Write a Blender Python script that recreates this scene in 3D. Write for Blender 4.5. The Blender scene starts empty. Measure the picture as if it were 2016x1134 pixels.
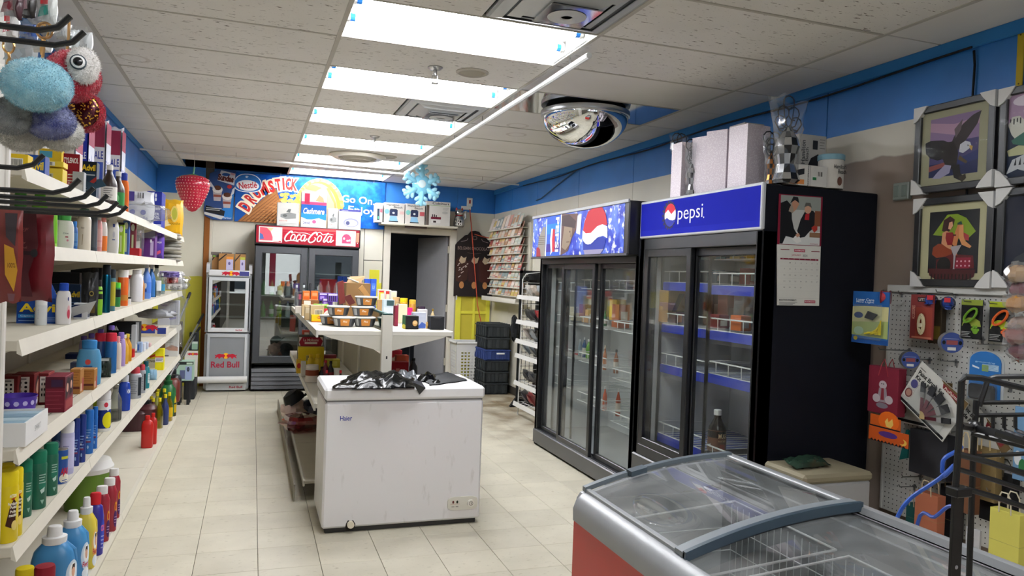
import bpy, math, random
from mathutils import Matrix, Vector
rnd = random.Random(7)
C = bpy.context.scene.collection
scene = bpy.context.scene
# ---------------------------------------------------------------- camera, world, exposure
FPX = 1466.0
YAW, PITCH, ROLL = math.radians(19.2), math.radians(-0.72), math.radians(-2.13)
CAM = Vector((0, 0, 1.5))
_f = Vector((math.sin(YAW)*math.cos(PITCH), math.cos(YAW)*math.cos(PITCH), math.sin(PITCH)))
_r = Vector((math.cos(YAW), -math.sin(YAW), 0))
_d = -(_r.cross(_f))
_r2 = math.cos(ROLL)*_r + math.sin(ROLL)*_d
_d2 = -math.sin(ROLL)*_r + math.cos(ROLL)*_d
cam = bpy.data.objects.new('camera', bpy.data.cameras.new('camera'))
C.objects.link(cam)
cam.data.sensor_width = 36; cam.data.lens = FPX/2016*36; cam.data.clip_start = 0.02
m3 = Matrix((_r2, -_d2, -_f)).transposed()
cam.matrix_world = Matrix.Translation(CAM) @ m3.to_4x4()
scene.camera = cam
scene.view_settings.view_transform = 'Standard'; scene.view_settings.look = 'None'
scene.view_settings.gamma = 1; scene.view_settings.use_curve_mapping = False
scene.view_settings.exposure = 0.0
TUBE = 95.0; DAY = 3.0
w = bpy.data.worlds.new('sky'); scene.world = w; w.use_nodes = True
w.node_tree.nodes['Background'].inputs[0].default_value = (.86, .93, 1, 1)
w.node_tree.nodes['Background'].inputs[1].default_value = DAY
cy = scene.cycles
cy.use_denoising = True; cy.max_bounces = 10; cy.diffuse_bounces = 4; cy.glossy_bounces = 4
cy.transparent_max_bounces = 24; cy.transmission_bounces = 6; cy.sample_clamp_indirect = 6
cy.caustics_reflective = False; cy.caustics_refractive = False

def ray(x, y):
    return _r2*((x-1008)/FPX) + _d2*((y-567)/FPX) + _f
def at(x, y, X=None, Y=None, Z=None):
    """point of the room seen at photo pixel (x, y) on a plane of the room"""
    d = ray(x, y)
    if Z is not None: t = (Z-CAM.z)/d.z
    elif Y is not None: t = Y/d.y
    else: t = X/d.x
    return CAM + d*t
def pix(P):
    q = Vector(P)-CAM; z = q.dot(_f)
    return 1008+FPX*q.dot(_r2)/z, 567+FPX*q.dot(_d2)/z
def depth(P): return (Vector(P)-CAM).dot(_f)
# ---------------------------------------------------------------- materials
def lin(h):
    h = h.lstrip('#')
    c = [int(h[i:i+2], 16)/255 for i in (0, 2, 4)]
    return tuple(x/12.92 if x <= .04045 else ((x+.055)/1.055)**2.4 for x in c)
_M = {}
def newmat(name):
    m = bpy.data.materials.new(name); m.use_nodes = True
    nt = m.node_tree; return m, nt, nt.nodes['Principled BSDF']
def N(nt, t, **kw):
    n = nt.nodes.new(t)
    for k, v in kw.items():
        if k[0] == 'i': n.inputs[int(k[1:])].default_value = v
        else: setattr(n, k, v)
    return n
def mat(s):
    """'#rrggbb' + finish letter: none matt, g glossy, s satin, m metal, t see-through tint, e glows"""
    if s in _M: return _M[s]
    col = lin(s[:7]); fin = s[7:]
    m, nt, p = newmat('paint_'+s[1:7]+fin)
    if fin == 't':
        nt.nodes.remove(p)
        tr = N(nt, 'ShaderNodeBsdfTransparent'); tr.inputs[0].default_value = (*col, 1)
        gl = N(nt, 'ShaderNodeBsdfGlossy'); gl.inputs[1].default_value = .08
        di = N(nt, 'ShaderNodeBsdfDiffuse'); di.inputs[0].default_value = (*col, 1)
        lw = N(nt, 'ShaderNodeLayerWeight', i0=.35)
        m1 = N(nt, 'ShaderNodeMixShader', i0=.14); m2 = N(nt, 'ShaderNodeMixShader')
        nt.links.new(tr.outputs[0], m1.inputs[1]); nt.links.new(di.outputs[0], m1.inputs[2])
        nt.links.new(lw.outputs[1], m2.inputs[0]); nt.links.new(m1.outputs[0], m2.inputs[1]); nt.links.new(gl.outputs[0], m2.inputs[2])
        nt.links.new(m2.outputs[0], nt.nodes['Material Output'].inputs[0])
    elif fin.startswith('e'):
        p.inputs['Base Color'].default_value = (*col, 1)
        p.inputs['Emission Color'].default_value = (*col, 1); p.inputs['Emission Strength'].default_value = float(fin[1:])
    else:
        tc = N(nt, 'ShaderNodeTexCoord'); no = N(nt, 'ShaderNodeTexNoise'); no.inputs['Scale'].default_value = 9
        mx = N(nt, 'ShaderNodeMix', data_type='RGBA')
        mx.inputs[6].default_value = (*[c*.93 for c in col], 1); mx.inputs[7].default_value = (*[min(1, c*1.05) for c in col], 1)
        nt.links.new(tc.outputs['Object'], no.inputs['Vector']); nt.links.new(no.outputs[0], mx.inputs[0]); nt.links.new(mx.outputs[2], p.inputs['Base Color'])
        p.inputs['Roughness'].default_value = {'': .6, 'g': .18, 's': .35, 'm': .28, 'n': .7}[fin]
        if fin == 'n': p.inputs['Specular IOR Level'].default_value = .03
        if fin == '': p.inputs['Specular IOR Level'].default_value = .2
        if fin == 'm': p.inputs['Metallic'].default_value = 1
    _M[s] = m; return m
def _glass(name, col, refl, haze=0.0, rough=0.0):
    m, nt, p = newmat(name); nt.nodes.remove(p)
    tr = N(nt, 'ShaderNodeBsdfTransparent'); tr.inputs[0].default_value = (*col, 1)
    gl = N(nt, 'ShaderNodeBsdfGlossy'); gl.inputs[1].default_value = rough
    lw = N(nt, 'ShaderNodeLayerWeight', i0=.5); fr = N(nt, 'ShaderNodeMath', operation='POWER'); fr.inputs[1].default_value = 4.5; nt.links.new(lw.outputs[1], fr.inputs[0])
    mu = N(nt, 'ShaderNodeMath', operation='MULTIPLY_ADD', use_clamp=True); mu.inputs[1].default_value = .85; mu.inputs[2].default_value = refl
    m2 = N(nt, 'ShaderNodeMixShader')
    nt.links.new(fr.outputs[0], mu.inputs[0]); nt.links.new(mu.outputs[0], m2.inputs[0]); nt.links.new(gl.outputs[0], m2.inputs[2])
    src = tr
    if haze:
        di = N(nt, 'ShaderNodeBsdfDiffuse'); di.inputs[0].default_value = (.75, .78, .78, 1)
        no = N(nt, 'ShaderNodeTexNoise'); no.inputs['Scale'].default_value = 3.5; no.inputs['Detail'].default_value = 6
        rp = N(nt, 'ShaderNodeMapRange'); rp.inputs[1].default_value = .35; rp.inputs[2].default_value = .75; rp.inputs[4].default_value = haze
        m1 = N(nt, 'ShaderNodeMixShader'); tc = N(nt, 'ShaderNodeTexCoord')
        nt.links.new(tc.outputs['Object'], no.inputs['Vector']); nt.links.new(no.outputs[0], rp.inputs[0]); nt.links.new(rp.outputs[0], m1.inputs[0])
        nt.links.new(tr.outputs[0], m1.inputs[1]); nt.links.new(di.outputs[0], m1.inputs[2]); src = m1
    nt.links.new(src.outputs[0], m2.inputs[1])
    nt.links.new(m2.outputs[0], nt.nodes['Material Output'].inputs[0]); return m
_M['glass'] = _glass('clear_glass', (.96, .98, .97), .035, .05)
_M['glass_dusty'] = _glass('dusty_glass', (.9, .92, .91), .09, .36)
_M['glass_mirror'] = _glass('reflective_glass', (.84, .88, .87), .3)
_M['film'] = _glass('clear_film', (.96, .97, .97), .02, .14, .1)
_M['wrap'] = _glass('tight_wrap', (.96, .97, .97), .0, .06, .03)
_M['film_shiny'] = _glass('crinkled_film', (.93, .94, .95), .1, .3, .12)
def tex_paint(name, build):
    m, nt, p = newmat(name); build(nt, p); _M[name] = m; return m
def pos(nt):
    g = N(nt, 'ShaderNodeNewGeometry'); s = N(nt, 'ShaderNodeSeparateXYZ')
    nt.links.new(g.outputs['Position'], s.inputs[0]); return g, s
def ramp(nt, src, a, b, ca, cb, smooth=True):
    r = N(nt, 'ShaderNodeMapRange', clamp=True); r.inputs[1].default_value = a; r.inputs[2].default_value = b
    nt.links.new(src, r.inputs[0])
    m = N(nt, 'ShaderNodeMix', data_type='RGBA')
    for i, c in ((6, ca), (7, cb)):
        if isinstance(c, tuple): m.inputs[i].default_value = (*c, 1)
        else: nt.links.new(c, m.inputs[i])
    nt.links.new(r.outputs[0], m.inputs[0]); return m.outputs[2]
def noise(nt, vec, scale, detail=3, map_scale=None):
    n = N(nt, 'ShaderNodeTexNoise'); n.inputs['Scale'].default_value = scale; n.inputs['Detail'].default_value = detail
    if map_scale:
        mp = N(nt, 'ShaderNodeMapping'); mp.inputs[3].default_value = map_scale; nt.links.new(vec, mp.inputs[0]); vec = mp.outputs[0]
    nt.links.new(vec, n.inputs['Vector']); return n.outputs[0]
def _wall(name, low, low_z, mid, wob=.0):
    def b(nt, p):
        g, s = pos(nt)
        n = noise(nt, g.outputs['Position'], 3.0)
        z = s.outputs[2]
        if wob:
            a = N(nt, 'ShaderNodeMath', operation='MULTIPLY_ADD'); a.inputs[1].default_value = wob; nt.links.new(n, a.inputs[0]); nt.links.new(z, a.inputs[2]); z = a.outputs[0]
        c1 = ramp(nt, n, .3, .75, tuple(x*.93 for x in lin(mid)), lin(mid))
        if low: c1 = ramp(nt, z, low_z, low_z+.01, lin(low), c1)
        c2 = ramp(nt, n, .3, .7, lin('#266cb4'), lin('#2c78c6'))
        c = ramp(nt, s.outputs[2], 2.409, 2.412, c1, c2)
        nt.links.new(c, p.inputs['Base Color']); p.inputs['Roughness'].default_value = .5
    return tex_paint(name, b)
_wall('wall_paint_plain', None, 0, '#dcd8c8')
_wall('wall_paint_taupe', '#93857a', 2.28, '#d2cec0', .1)
_wall('wall_paint_yellow', '#d2cc3c', 1.40, '#d9d5c2', .06)
def _tile(nt, p):
    oi = N(nt, 'ShaderNodeObjectInfo'); g, s = pos(nt)
    P = g.outputs['Position']
    n = noise(nt, P, 5, 6); n2 = noise(nt, P, 26, 4, (1, 2.4, 1)); n3 = noise(nt, P, 1.1, 4)
    c = ramp(nt, n, .3, .7, lin('#c9c3af'), lin('#d6d0bc'))
    c = ramp(nt, n2, .62, .76, c, lin('#a89f88'))
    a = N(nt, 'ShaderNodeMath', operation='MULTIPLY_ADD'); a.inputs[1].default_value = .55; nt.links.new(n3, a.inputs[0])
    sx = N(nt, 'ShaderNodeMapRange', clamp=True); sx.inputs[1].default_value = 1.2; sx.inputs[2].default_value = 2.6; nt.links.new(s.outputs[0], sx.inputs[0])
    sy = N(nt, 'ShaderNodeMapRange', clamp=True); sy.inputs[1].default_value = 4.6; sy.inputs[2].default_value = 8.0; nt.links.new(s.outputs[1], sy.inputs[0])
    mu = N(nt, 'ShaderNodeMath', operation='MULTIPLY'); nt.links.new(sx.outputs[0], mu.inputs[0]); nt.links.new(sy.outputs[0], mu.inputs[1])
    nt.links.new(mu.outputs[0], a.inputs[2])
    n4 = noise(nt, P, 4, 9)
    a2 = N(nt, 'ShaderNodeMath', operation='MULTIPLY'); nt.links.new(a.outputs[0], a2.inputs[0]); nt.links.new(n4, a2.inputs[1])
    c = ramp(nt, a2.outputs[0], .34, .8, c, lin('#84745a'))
    mx = N(nt, 'ShaderNodeHueSaturation'); mr = N(nt, 'ShaderNodeMapRange'); mr.inputs[3].default_value = .93; mr.inputs[4].default_value = 1.04
    nt.links.new(oi.outputs['Random'], mr.inputs[0]); nt.links.new(mr.outputs[0], mx.inputs['Value']); nt.links.new(c, mx.inputs['Color'])
    nt.links.new(mx.outputs[0], p.inputs['Base Color'])
    r = N(nt, 'ShaderNodeMapRange'); r.inputs[3].default_value = .28; r.inputs[4].default_value = .55; nt.links.new(n, r.inputs[0]); nt.links.new(r.outputs[0], p.inputs['Roughness'])
tex_paint('floor_tile', _tile)
def _ceil(fiss):
    def b(nt, p):
        g, s = pos(nt); P = g.outputs['Position']
        n = noise(nt, P, 2, 3)
        c = ramp(nt, n, .3, .7, lin('#dbd9d4'), lin('#e5e3df'))
        if fiss:
            f = noise(nt, P, 22, 2, (1, 4.5, 1)); f2 = noise(nt, P, 60, 2, (1, 3.5, 1))
            c = ramp(nt, f, .665, .70, c, lin('#6a645a')); c = ramp(nt, f2, .70, .74, c, lin('#7c766a'))
        for cx, cy_, r in ((-.72, 5.05, .09), (2.0, 5.75, .07), (2.12, 6.12, .075), (-.6, 3.75, .14)):
            vd = N(nt, 'ShaderNodeVectorMath', operation='DISTANCE'); vd.inputs[1].default_value = (cx, cy_, 2.745); nt.links.new(P, vd.inputs[0])
            ad = N(nt, 'ShaderNodeMath', operation='MULTIPLY_ADD'); ad.inputs[1].default_value = .12; nt.links.new(n, ad.inputs[0]); nt.links.new(vd.outputs['Value'], ad.inputs[2])
            cc = N(nt, 'ShaderNodeMath', operation='COMPARE'); cc.inputs[1].default_value = r+.06; cc.inputs[2].default_value = .012; nt.links.new(ad.outputs[0], cc.inputs[0])
            m = N(nt, 'ShaderNodeMath', operation='MULTIPLY'); m.inputs[1].default_value = .26; nt.links.new(cc.outputs[0], m.inputs[0])
            c = ramp(nt, m.outputs[0], 0, 1, c, lin('#8a775c'))
        nt.links.new(c, p.inputs['Base Color']); p.inputs['Roughness'].default_value = .9
    return b
tex_paint('ceiling_fissured', _ceil(True)); tex_paint('ceiling_plain', _ceil(False))
def _splash(nt, p):
    g, s = pos(nt); P = g.outputs['Position']
    n = noise(nt, P, 9, 6, (1, 1, .8)); n2 = noise(nt, P, 22, 5)
    c = ramp(nt, n, .38, .62, lin('#2436a8'), lin('#5f7fe0')); c = ramp(nt, n2, .56, .66, c, lin('#e8eefc'))
    nt.links.new(c, p.inputs['Base Color']); p.inputs['Roughness'].default_value = .4; p.inputs['Specular IOR Level'].default_value = .2
tex_paint('splash_print', _splash)
def _bann(nt, p):
    g, s = pos(nt); n = noise(nt, g.outputs['Position'], 14, 5)
    c = ramp(nt, n, .4, .7, lin('#0b46a2'), lin('#1868c4')); nt.links.new(c, p.inputs['Base Color']); p.inputs['Roughness'].default_value = .5; p.inputs['Specular IOR Level'].default_value = .15
tex_paint('banner_blue', _bann)
def _damask(nt, p):
    tc = N(nt, 'ShaderNodeTexCoord'); v = N(nt, 'ShaderNodeTexVoronoi'); v.inputs['Scale'].default_value = 130; nt.links.new(tc.outputs['Object'], v.inputs['Vector'])
    c = ramp(nt, v.outputs['Distance'], .25, .5, lin('#e6dfe4'), lin('#d3c8d0')); nt.links.new(c, p.inputs['Base Color']); p.inputs['Roughness'].default_value = .5
tex_paint('damask_paper', _damask)
def _fur(col, tip):
    def b(nt, p):
        tc = N(nt, 'ShaderNodeTexCoord'); n = noise(nt, tc.outputs['Object'], 60, 6); n2 = noise(nt, tc.outputs['Object'], 400, 3)
        c = ramp(nt, n, .3, .7, lin(col), lin(tip)); nt.links.new(c, p.inputs['Base Color']); p.inputs['Roughness'].default_value = 1
        p.inputs['Sheen Weight'].default_value = .6
        bp = N(nt, 'ShaderNodeBump', i0=.8); bp.inputs['Distance'].default_value = .002; nt.links.new(n2, bp.inputs['Height']); nt.links.new(bp.outputs[0], p.inputs['Normal'])
    return b
for k, (a_, b_) in {'fur_aqua': ('#7fbcd2', '#a5d3df'), 'fur_grey': ('#6d7274', '#a6a9a8'), 'fur_blue': ('#3b4588', '#8d92b4'), 'fur_white': ('#c4c2bb', '#dddbd4'), 'fur_red': ('#a0122c', '#c4213c'), 'fur_cream': ('#dcd8d2', '#f2efec')}.items():
    tex_paint(k, _fur(a_, b_))
def _sequin(nt, p):
    tc = N(nt, 'ShaderNodeTexCoord'); v = N(nt, 'ShaderNodeTexVoronoi'); v.inputs['Scale'].default_value = 420; nt.links.new(tc.outputs['Object'], v.inputs['Vector'])
    s = N(nt, 'ShaderNodeSeparateColor'); nt.links.new(v.outputs['Color'], s.inputs[0])
    c = ramp(nt, s.outputs[0], .78, .84, lin('#3c0a12'), lin('#d8a23a')); nt.links.new(c, p.inputs['Base Color']); p.inputs['Roughness'].default_value = .25; p.inputs['Metallic'].default_value = .6
tex_paint('sequins', _sequin)
# white enamel with scuffs
def _enamel(nt, p):
    g, s = pos(nt); P = g.outputs['Position']
    n = noise(nt, P, 22, 9, (1, 1, .3)); c = ramp(nt, n, .62, .9, lin('#e4e4e6'), lin('#b4b3ae'))
    nt.links.new(c, p.inputs['Base Color']); p.inputs['Roughness'].default_value = .35
tex_paint('scuffed_enamel', _enamel)
def M(s): return _M[s] if s in _M else mat(s)
# ---------------------------------------------------------------- mesh building
class MB:
    def __init__(s): s.v = []; s.f = []; s.c = []
    def add(s, vs, fs, col):
        o = len(s.v); s.v += [tuple(v) for v in vs]; s.f += [tuple(i+o for i in f) for f in fs]
        s.c += [col]*len(fs) if isinstance(col, str) else list(col); return s
    def box(s, x0, x1, y0, y1, z0, z1, col, b=0):
        if x0 > x1: x0, x1 = x1, x0
        if y0 > y1: y0, y1 = y1, y0
        if z0 > z1: z0, z1 = z1, z0
        if b <= 0:
            v = [(x, y, z) for x in (x0, x1) for y in (y0, y1) for z in (z0, z1)]
            return s.add(v, [(0, 1, 3, 2), (4, 6, 7, 5), (0, 4, 5, 1), (2, 3, 7, 6), (0, 2, 6, 4), (1, 5, 7, 3)], col)
        b = min(b, (x1-x0)*.49, (y1-y0)*.49, (z1-z0)*.49)
        v = []; ix = {}
        lo = (x0, y0, z0); hi = (x1, y1, z1)
        for sx in (0, 1):
            for sy in (0, 1):
                for sz in (0, 1):
                    sg = (sx, sy, sz)
                    for a in range(3):
                        q = []
                        for k in range(3):
                            e = hi[k] if sg[k] else lo[k]
                            q.append(e if k == a else e+(-b if sg[k] else b))
                        ix[sg, a] = len(v); v.append(tuple(q))
        f = []
        for a in range(3):
            u, w_ = (a+1) % 3, (a+2) % 3
            for sa in (0, 1):
                q = []
                for du, dw in ((0, 0), (1, 0), (1, 1), (0, 1)):
                    sg = [0]*3; sg[a] = sa; sg[u] = du; sg[w_] = dw; q.append(ix[tuple(sg), a])
                f.append(tuple(q if sa else q[::-1]))
            for du in (0, 1):
                for dw in (0, 1):
                    s0 = [0]*3; s1 = [0]*3
                    s0[u] = s1[u] = du; s0[w_] = s1[w_] = dw; s1[a] = 1
                    q = [ix[tuple(s0), u], ix[tuple(s0), w_], ix[tuple(s1), w_], ix[tuple(s1), u]]
                    f.append(tuple(q if du == dw else q[::-1]))
        for sg in [(i, j, k) for i in (0, 1) for j in (0, 1) for k in (0, 1)]:
            q = (ix[sg, 0], ix[sg, 1], ix[sg, 2]); f.append(q if sum(sg) % 2 else q[::-1])
        return s.add(v, f, col)
    def hexa(s, pts, col):
        """8 corners: bottom four counter-clockwise, then top four"""
        return s.add(pts, [(3, 2, 1, 0), (4, 5, 6, 7), (0, 1, 5, 4), (1, 2, 6, 5), (2, 3, 7, 6), (3, 0, 4, 7)], col)
    def lathe(s, prof, col, n=16, sx=1, sy=1, o=(0, 0, 0), pw=1.0):
        """prof: (radius, z[, colour]); pw < 1 squares the section"""
        v = []; f = []; cs = []; o = Vector(o)
        for q in prof:
            for k in range(n):
                a = 2*math.pi*(k+.5)/n; c, d = math.cos(a), math.sin(a)
                if pw != 1: c = math.copysign(abs(c)**pw, c); d = math.copysign(abs(d)**pw, d)
                v.append((o.x+q[0]*c*sx, o.y+q[0]*d*sy, o.z+q[1]))
        cc = col
        for i in range(len(prof)-1):
            if len(prof[i]) > 2: cc = prof[i][2]
            for k in range(n):
                f.append((i*n+k, i*n+(k+1) % n, (i+1)*n+(k+1) % n, (i+1)*n+k)); cs.append(cc)
        f.append(tuple(range(n-1, -1, -1))); cs.append(col if len(prof[0]) < 3 else prof[0][2])
        f.append(tuple((len(prof)-1)*n+k for k in range(n))); cs.append(cc)
        return s.add(v, f, cs)
    def tube(s, pts, r, col, n=6, closed=False):
        pts = [Vector(p) for p in pts]; m = len(pts); v = []; f = []
        up = Vector((.123, .31, .943))
        for i, p in enumerate(pts):
            a = pts[i-1] if (i or closed) else p; b = pts[(i+1) % m] if (i < m-1 or closed) else p
            t = (b-a).normalized(); x = t.cross(up)
            if x.length < .05: x = t.cross(Vector((1, 0, 0)))
            x.normalize(); y = t.cross(x); rr = r[i] if isinstance(r, (list, tuple)) else r
            for k in range(n):
                an = 2*math.pi*k/n; v.append(p+x*math.cos(an)*rr+y*math.sin(an)*rr)
        for i in range(m if closed else m-1):
            j = (i+1) % m
            for k in range(n): f.append((i*n+k, i*n+(k+1) % n, j*n+(k+1) % n, j*n+k))
        if not closed: f += [tuple(range(n-1, -1, -1)), tuple((m-1)*n+k for k in range(n))]
        return s.add(v, f, col)
    def prism(s, poly, a, b, col, axis='y'):
        """2-D outline swept from a to b along an axis"""
        def P(u, w_, t): return (u, t, w_) if axis == 'y' else ((t, u, w_) if axis == 'x' else (u, w_, t))
        n = len(poly); v = [P(u, w_, a) for u, w_ in poly]+[P(u, w_, b) for u, w_ in poly]
        f = [tuple(range(n)), tuple(range(2*n-1, n-1, -1))]+[(i, i+n, (i+1) % n+n, (i+1) % n) for i in range(n)]
        return s.add(v, f, col)
    def ball(s, c, r, col, n=14, m=9, wob=0, seed=0):
        R = random.Random(seed); v = []; f = []; rx, ry, rz = r if isinstance(r, (list, tuple)) else (r, r, r)
        for j in range(m+1):
            t = math.pi*j/m
            for k in range(n):
                a = 2*math.pi*k/n; q = 1+wob*R.uniform(-1, 1)
                v.append((c[0]+rx*math.sin(t)*math.cos(a)*q, c[1]+ry*math.sin(t)*math.sin(a)*q, c[2]-rz*math.cos(t)*q))
        for j in range(m):
            for k in range(n): f.append((j*n+k, j*n+(k+1) % n, (j+1)*n+(k+1) % n, (j+1)*n+k))
        return s.add(v, f, col)
    def grid(s, fn, nu, nv, col):
        v = [fn(i/nu, j/nv) for j in range(nv+1) for i in range(nu+1)]
        f = [(j*(nu+1)+i, j*(nu+1)+i+1, (j+1)*(nu+1)+i+1, (j+1)*(nu+1)+i) for j in range(nv) for i in range(nu)]
        return s.add(v, f, col)
    def mesh(s, name, ang=.6, flat=False):
        me = bpy.data.meshes.new(name)
        cols = []
        for c in s.c:
            if c not in cols: cols.append(c)
        me.from_pydata(s.v, [], s.f)
        for c in cols: me.materials.append(M(c))
        me.polygons.foreach_set('material_index', [cols.index(c) for c in s.c])
        me.shade_smooth(); me.set_sharp_from_angle(angle=ang); me.update()
        return me
    def build(s, name, parent=None, loc=(0, 0, 0), rot=(0, 0, 0), ang=.6):
        return link(name, s.mesh(name, ang), parent, loc, rot)
def link(name, me, parent=None, loc=(0, 0, 0), rot=(0, 0, 0)):
    o = bpy.data.objects.new(name, me); C.objects.link(o); o.location = loc; o.rotation_euler = rot
    if parent: o.parent = parent
    return o
def tag(o, label, cat, group=None):
    o['label'] = label; o['category'] = cat
    if group: o['group'] = group
    return o
def thing(name, label, cat, loc=(0, 0, 0), rz=0, group=None):
    o = bpy.data.objects.new(name, None); C.objects.link(o); o.empty_display_size = .05
    o.location = loc; o.rotation_euler = (0, 0, rz) if not isinstance(rz, tuple) else rz
    return tag(o, label, cat, group)
def struct(o): o['kind'] = 'structure'; return o
def stuff(o): o['kind'] = 'stuff'; return o
def dup(o, loc, rz=None, label=None):
    r = o.copy(); C.objects.link(r); r.location = loc
    if rz is not None: r.rotation_euler = (0, 0, rz)
    if label: r['label'] = label
    for ch in o.children:
        c = ch.copy(); C.objects.link(c); c.parent = r
        for g in ch.children: d = g.copy(); C.objects.link(d); d.parent = c
    return r
# ---------------------------------------------------------------- flat print
_TG = {}
def textgeo(t, bold=0, shear=0):
    k = (t, bold, shear)
    if k not in _TG:
        cu = bpy.data.curves.new('t', 'FONT'); cu.body = t; cu.offset = bold; cu.shear = shear; cu.resolution_u = 3; cu.align_x = 'CENTER'
        o = bpy.data.objects.new('t', cu); C.objects.link(o); me = o.to_mesh()
        v = [(p.co.x, p.co.y) for p in me.vertices]; f = [tuple(p.vertices) for p in me.polygons]
        o.to_mesh_clear(); bpy.data.objects.remove(o); bpy.data.curves.remove(cu)
        x0 = min(p[0] for p in v); x1 = max(p[0] for p in v); y0 = min(p[1] for p in v); y1 = max(p[1] for p in v)
        _TG[k] = ([((x-x0)/(x1-x0)-.5, (y-y0)/(y1-y0)-.5) for x, y in v], f)
    return _TG[k]
FACES = {'F': ((1, 0, 0), (0, 0, 1)), 'R': ((0, 1, 0), (0, 0, 1)), 'L': ((0, -1, 0), (0, 0, 1)), 'B': ((-1, 0, 0), (0, 0, 1)), 'U': ((1, 0, 0), (0, 1, 0)), 'D': ((1, 0, 0), (0, -1, 0))}
class Print:
    """flat ink on a face: every shape lies 0.3 mm over the last"""
    def __init__(s, o, face='F', step=.00015):
        u, v = FACES[face] if isinstance(face, str) else face
        s.o = Vector(o); s.u = Vector(u); s.w = Vector(v); s.n = s.u.cross(s.w); s.k = step; s.step = step; s.mb = MB()
    def _p(s, x, y): return s.o+s.u*x+s.w*y+s.n*s.k
    def poly(s, pts, col):
        a = sum(pts[i-1][0]*pts[i][1]-pts[i][0]*pts[i-1][1] for i in range(len(pts)))
        if a < 0: pts = pts[::-1]
        s.mb.add([s._p(*p) for p in pts], [tuple(range(len(pts)))], col); s.k += s.step; return s
    def rect(s, x0, y0, x1, y1, col): return s.poly([(x0, y0), (x1, y0), (x1, y1), (x0, y1)], col)
    def ell(s, cx, cy_, rx, ry, col, n=20, a0=0, a1=6.2832): return s.poly([(cx+rx*math.cos(a0+(a1-a0)*i/(n if a1-a0 > 6.28 else n-1)), cy_+ry*math.sin(a0+(a1-a0)*i/(n if a1-a0 > 6.28 else n-1))) for i in range(n)], col)
    def text(s, t, cx, cy_, w_, h, col, bold=0, shear=0, rot=0, warp=None):
        v, f = textgeo(t, bold, shear); c, d = math.cos(rot), math.sin(rot); q = []
        for x, y in v:
            x *= w_; y *= h; x, y = (x*c-y*d, x*d+y*c)
            if warp: x, y = warp(x, y)
            q.append(s._p(cx+x, cy_+y))
        s.mb.add(q, f, col); s.k += s.step; return s
    def lines(s, x0, y0, x1, n, dy, h, col):
        for i in range(n): s.rect(x0, y0-i*dy-h, x1-(x1-x0)*(.25*((i*37) % 3)/2), y0-i*dy, col); s.k -= s.step
        s.k += s.step; return s
    def build(s, name='printed_face', parent=None, loc=(0, 0, 0)): return s.mb.build(name, parent, loc)
# ---------------------------------------------------------------- the room
XL, XR, YB, YF, H = -1.16, 3.23, 10.15, -4.5, 2.75
fl = struct(MB().box(XL-.3, XR+.4, YF, YB+3.2, -.1, -.006, '#5f5747').build('floor'))
tile_me = MB().box(-.1513, .1513, -.1513, .1513, -.006, 0, 'floor_tile', .0012).mesh('tile')
cells = []
for i in range(-5, 12):
    for j in range(-2, 26):
        x, y = .069+.305*(i+.5), 5.105+.3045*(j-8.5)
        if XL-.1 < x < XR+.1 and 1.9 < y < 10.2:
            u, v = pix((x, y, 0)); cells.append((0 if -60 < u < 2080 and v < 1220 else 1, y, x))
cells.sort()
for k, (_, y, x) in enumerate(cells[:300]): link('floor_tile', tile_me, fl, (x, y, 0))
rest = MB()
for _, y, x in cells[300:]: rest.box(x-.1513, x+.1513, y-.1513, y+.1513, -.006, 0, 'floor_tile')
for i in range(-5, 12):
    for j in range(-24, -2):
        x, y = .069+.305*(i+.5), 5.105+.3045*(j-8.5)
        rest.box(x-.1513, x+.1513, y-.1513, y+.1513, -.006, 0, 'floor_tile')
o = stuff(rest.build('floor_tiles', fl))
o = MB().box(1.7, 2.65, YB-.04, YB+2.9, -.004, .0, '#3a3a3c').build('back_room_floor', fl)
# ceiling
ceil = struct(MB().box(XL-.2, XR+.2, YF, YB+.15, 3.05, 3.1, '#4c463e').build('ceiling'))
cols = [XL, -.842, .39, 1.62, 2.856, XR]
yk = lambda k: 2.849+.6007*k
bar = '#b9b6ad'
LIGHT_ROWS = (1, 3, 5, 7, 9, 11, -4, -7)  # the last two rows are unseen lights added to brighten the foreground
tcache = {}
def ctile(x0, x1, y0, y1, m):
    k = (round(x1-x0, 3), round(y1-y0, 3), m)
    if k not in tcache: tcache[k] = MB().box(-(x1-x0)/2+.009, (x1-x0)/2-.009, -(y1-y0)/2+.006, (y1-y0)/2-.006, 0, .014, m, .003).mesh('ceiling_tile')
    o = link('ceiling_tile', tcache[k], ceil, ((x0+x1)/2, (y0+y1)/2, H-.001)); return o
for k in range(-12, 12):
    y0, y1 = yk(k), min(yk(k+1), YB) if k < 11 else YB
    for c in range(5):
        if c == 2 and k in LIGHT_ROWS: continue
        if c == 1 and k == 11: continue
        if c == 3 and k == 3: continue
        m = 'ceiling_fissured' if (c in (1, 2) and k < 7) or (c == 3 and k < 2) else 'ceiling_plain'
        if c == 2 and k in (0, 4): ctile(cols[2], 1.005, y0, y1, m); continue
        ctile(cols[c], cols[c+1], y0, y1, m)
gcache = {}
def cbar(x0, x1, y0, y1, z=.0035):
    k = (round(x1-x0, 3), round(y1-y0, 3), z)
    if k not in gcache: gcache[k] = MB().box(-(x1-x0)/2, (x1-x0)/2, -(y1-y0)/2, (y1-y0)/2, -z, .012, bar, .001).mesh('grid_bar')
    return link('grid_bar', gcache[k], ceil, ((x0+x1)/2, (y0+y1)/2, H))
for x in cols[1:5]: cbar(x-.012, x+.012, YF, YB, .005)
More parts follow.
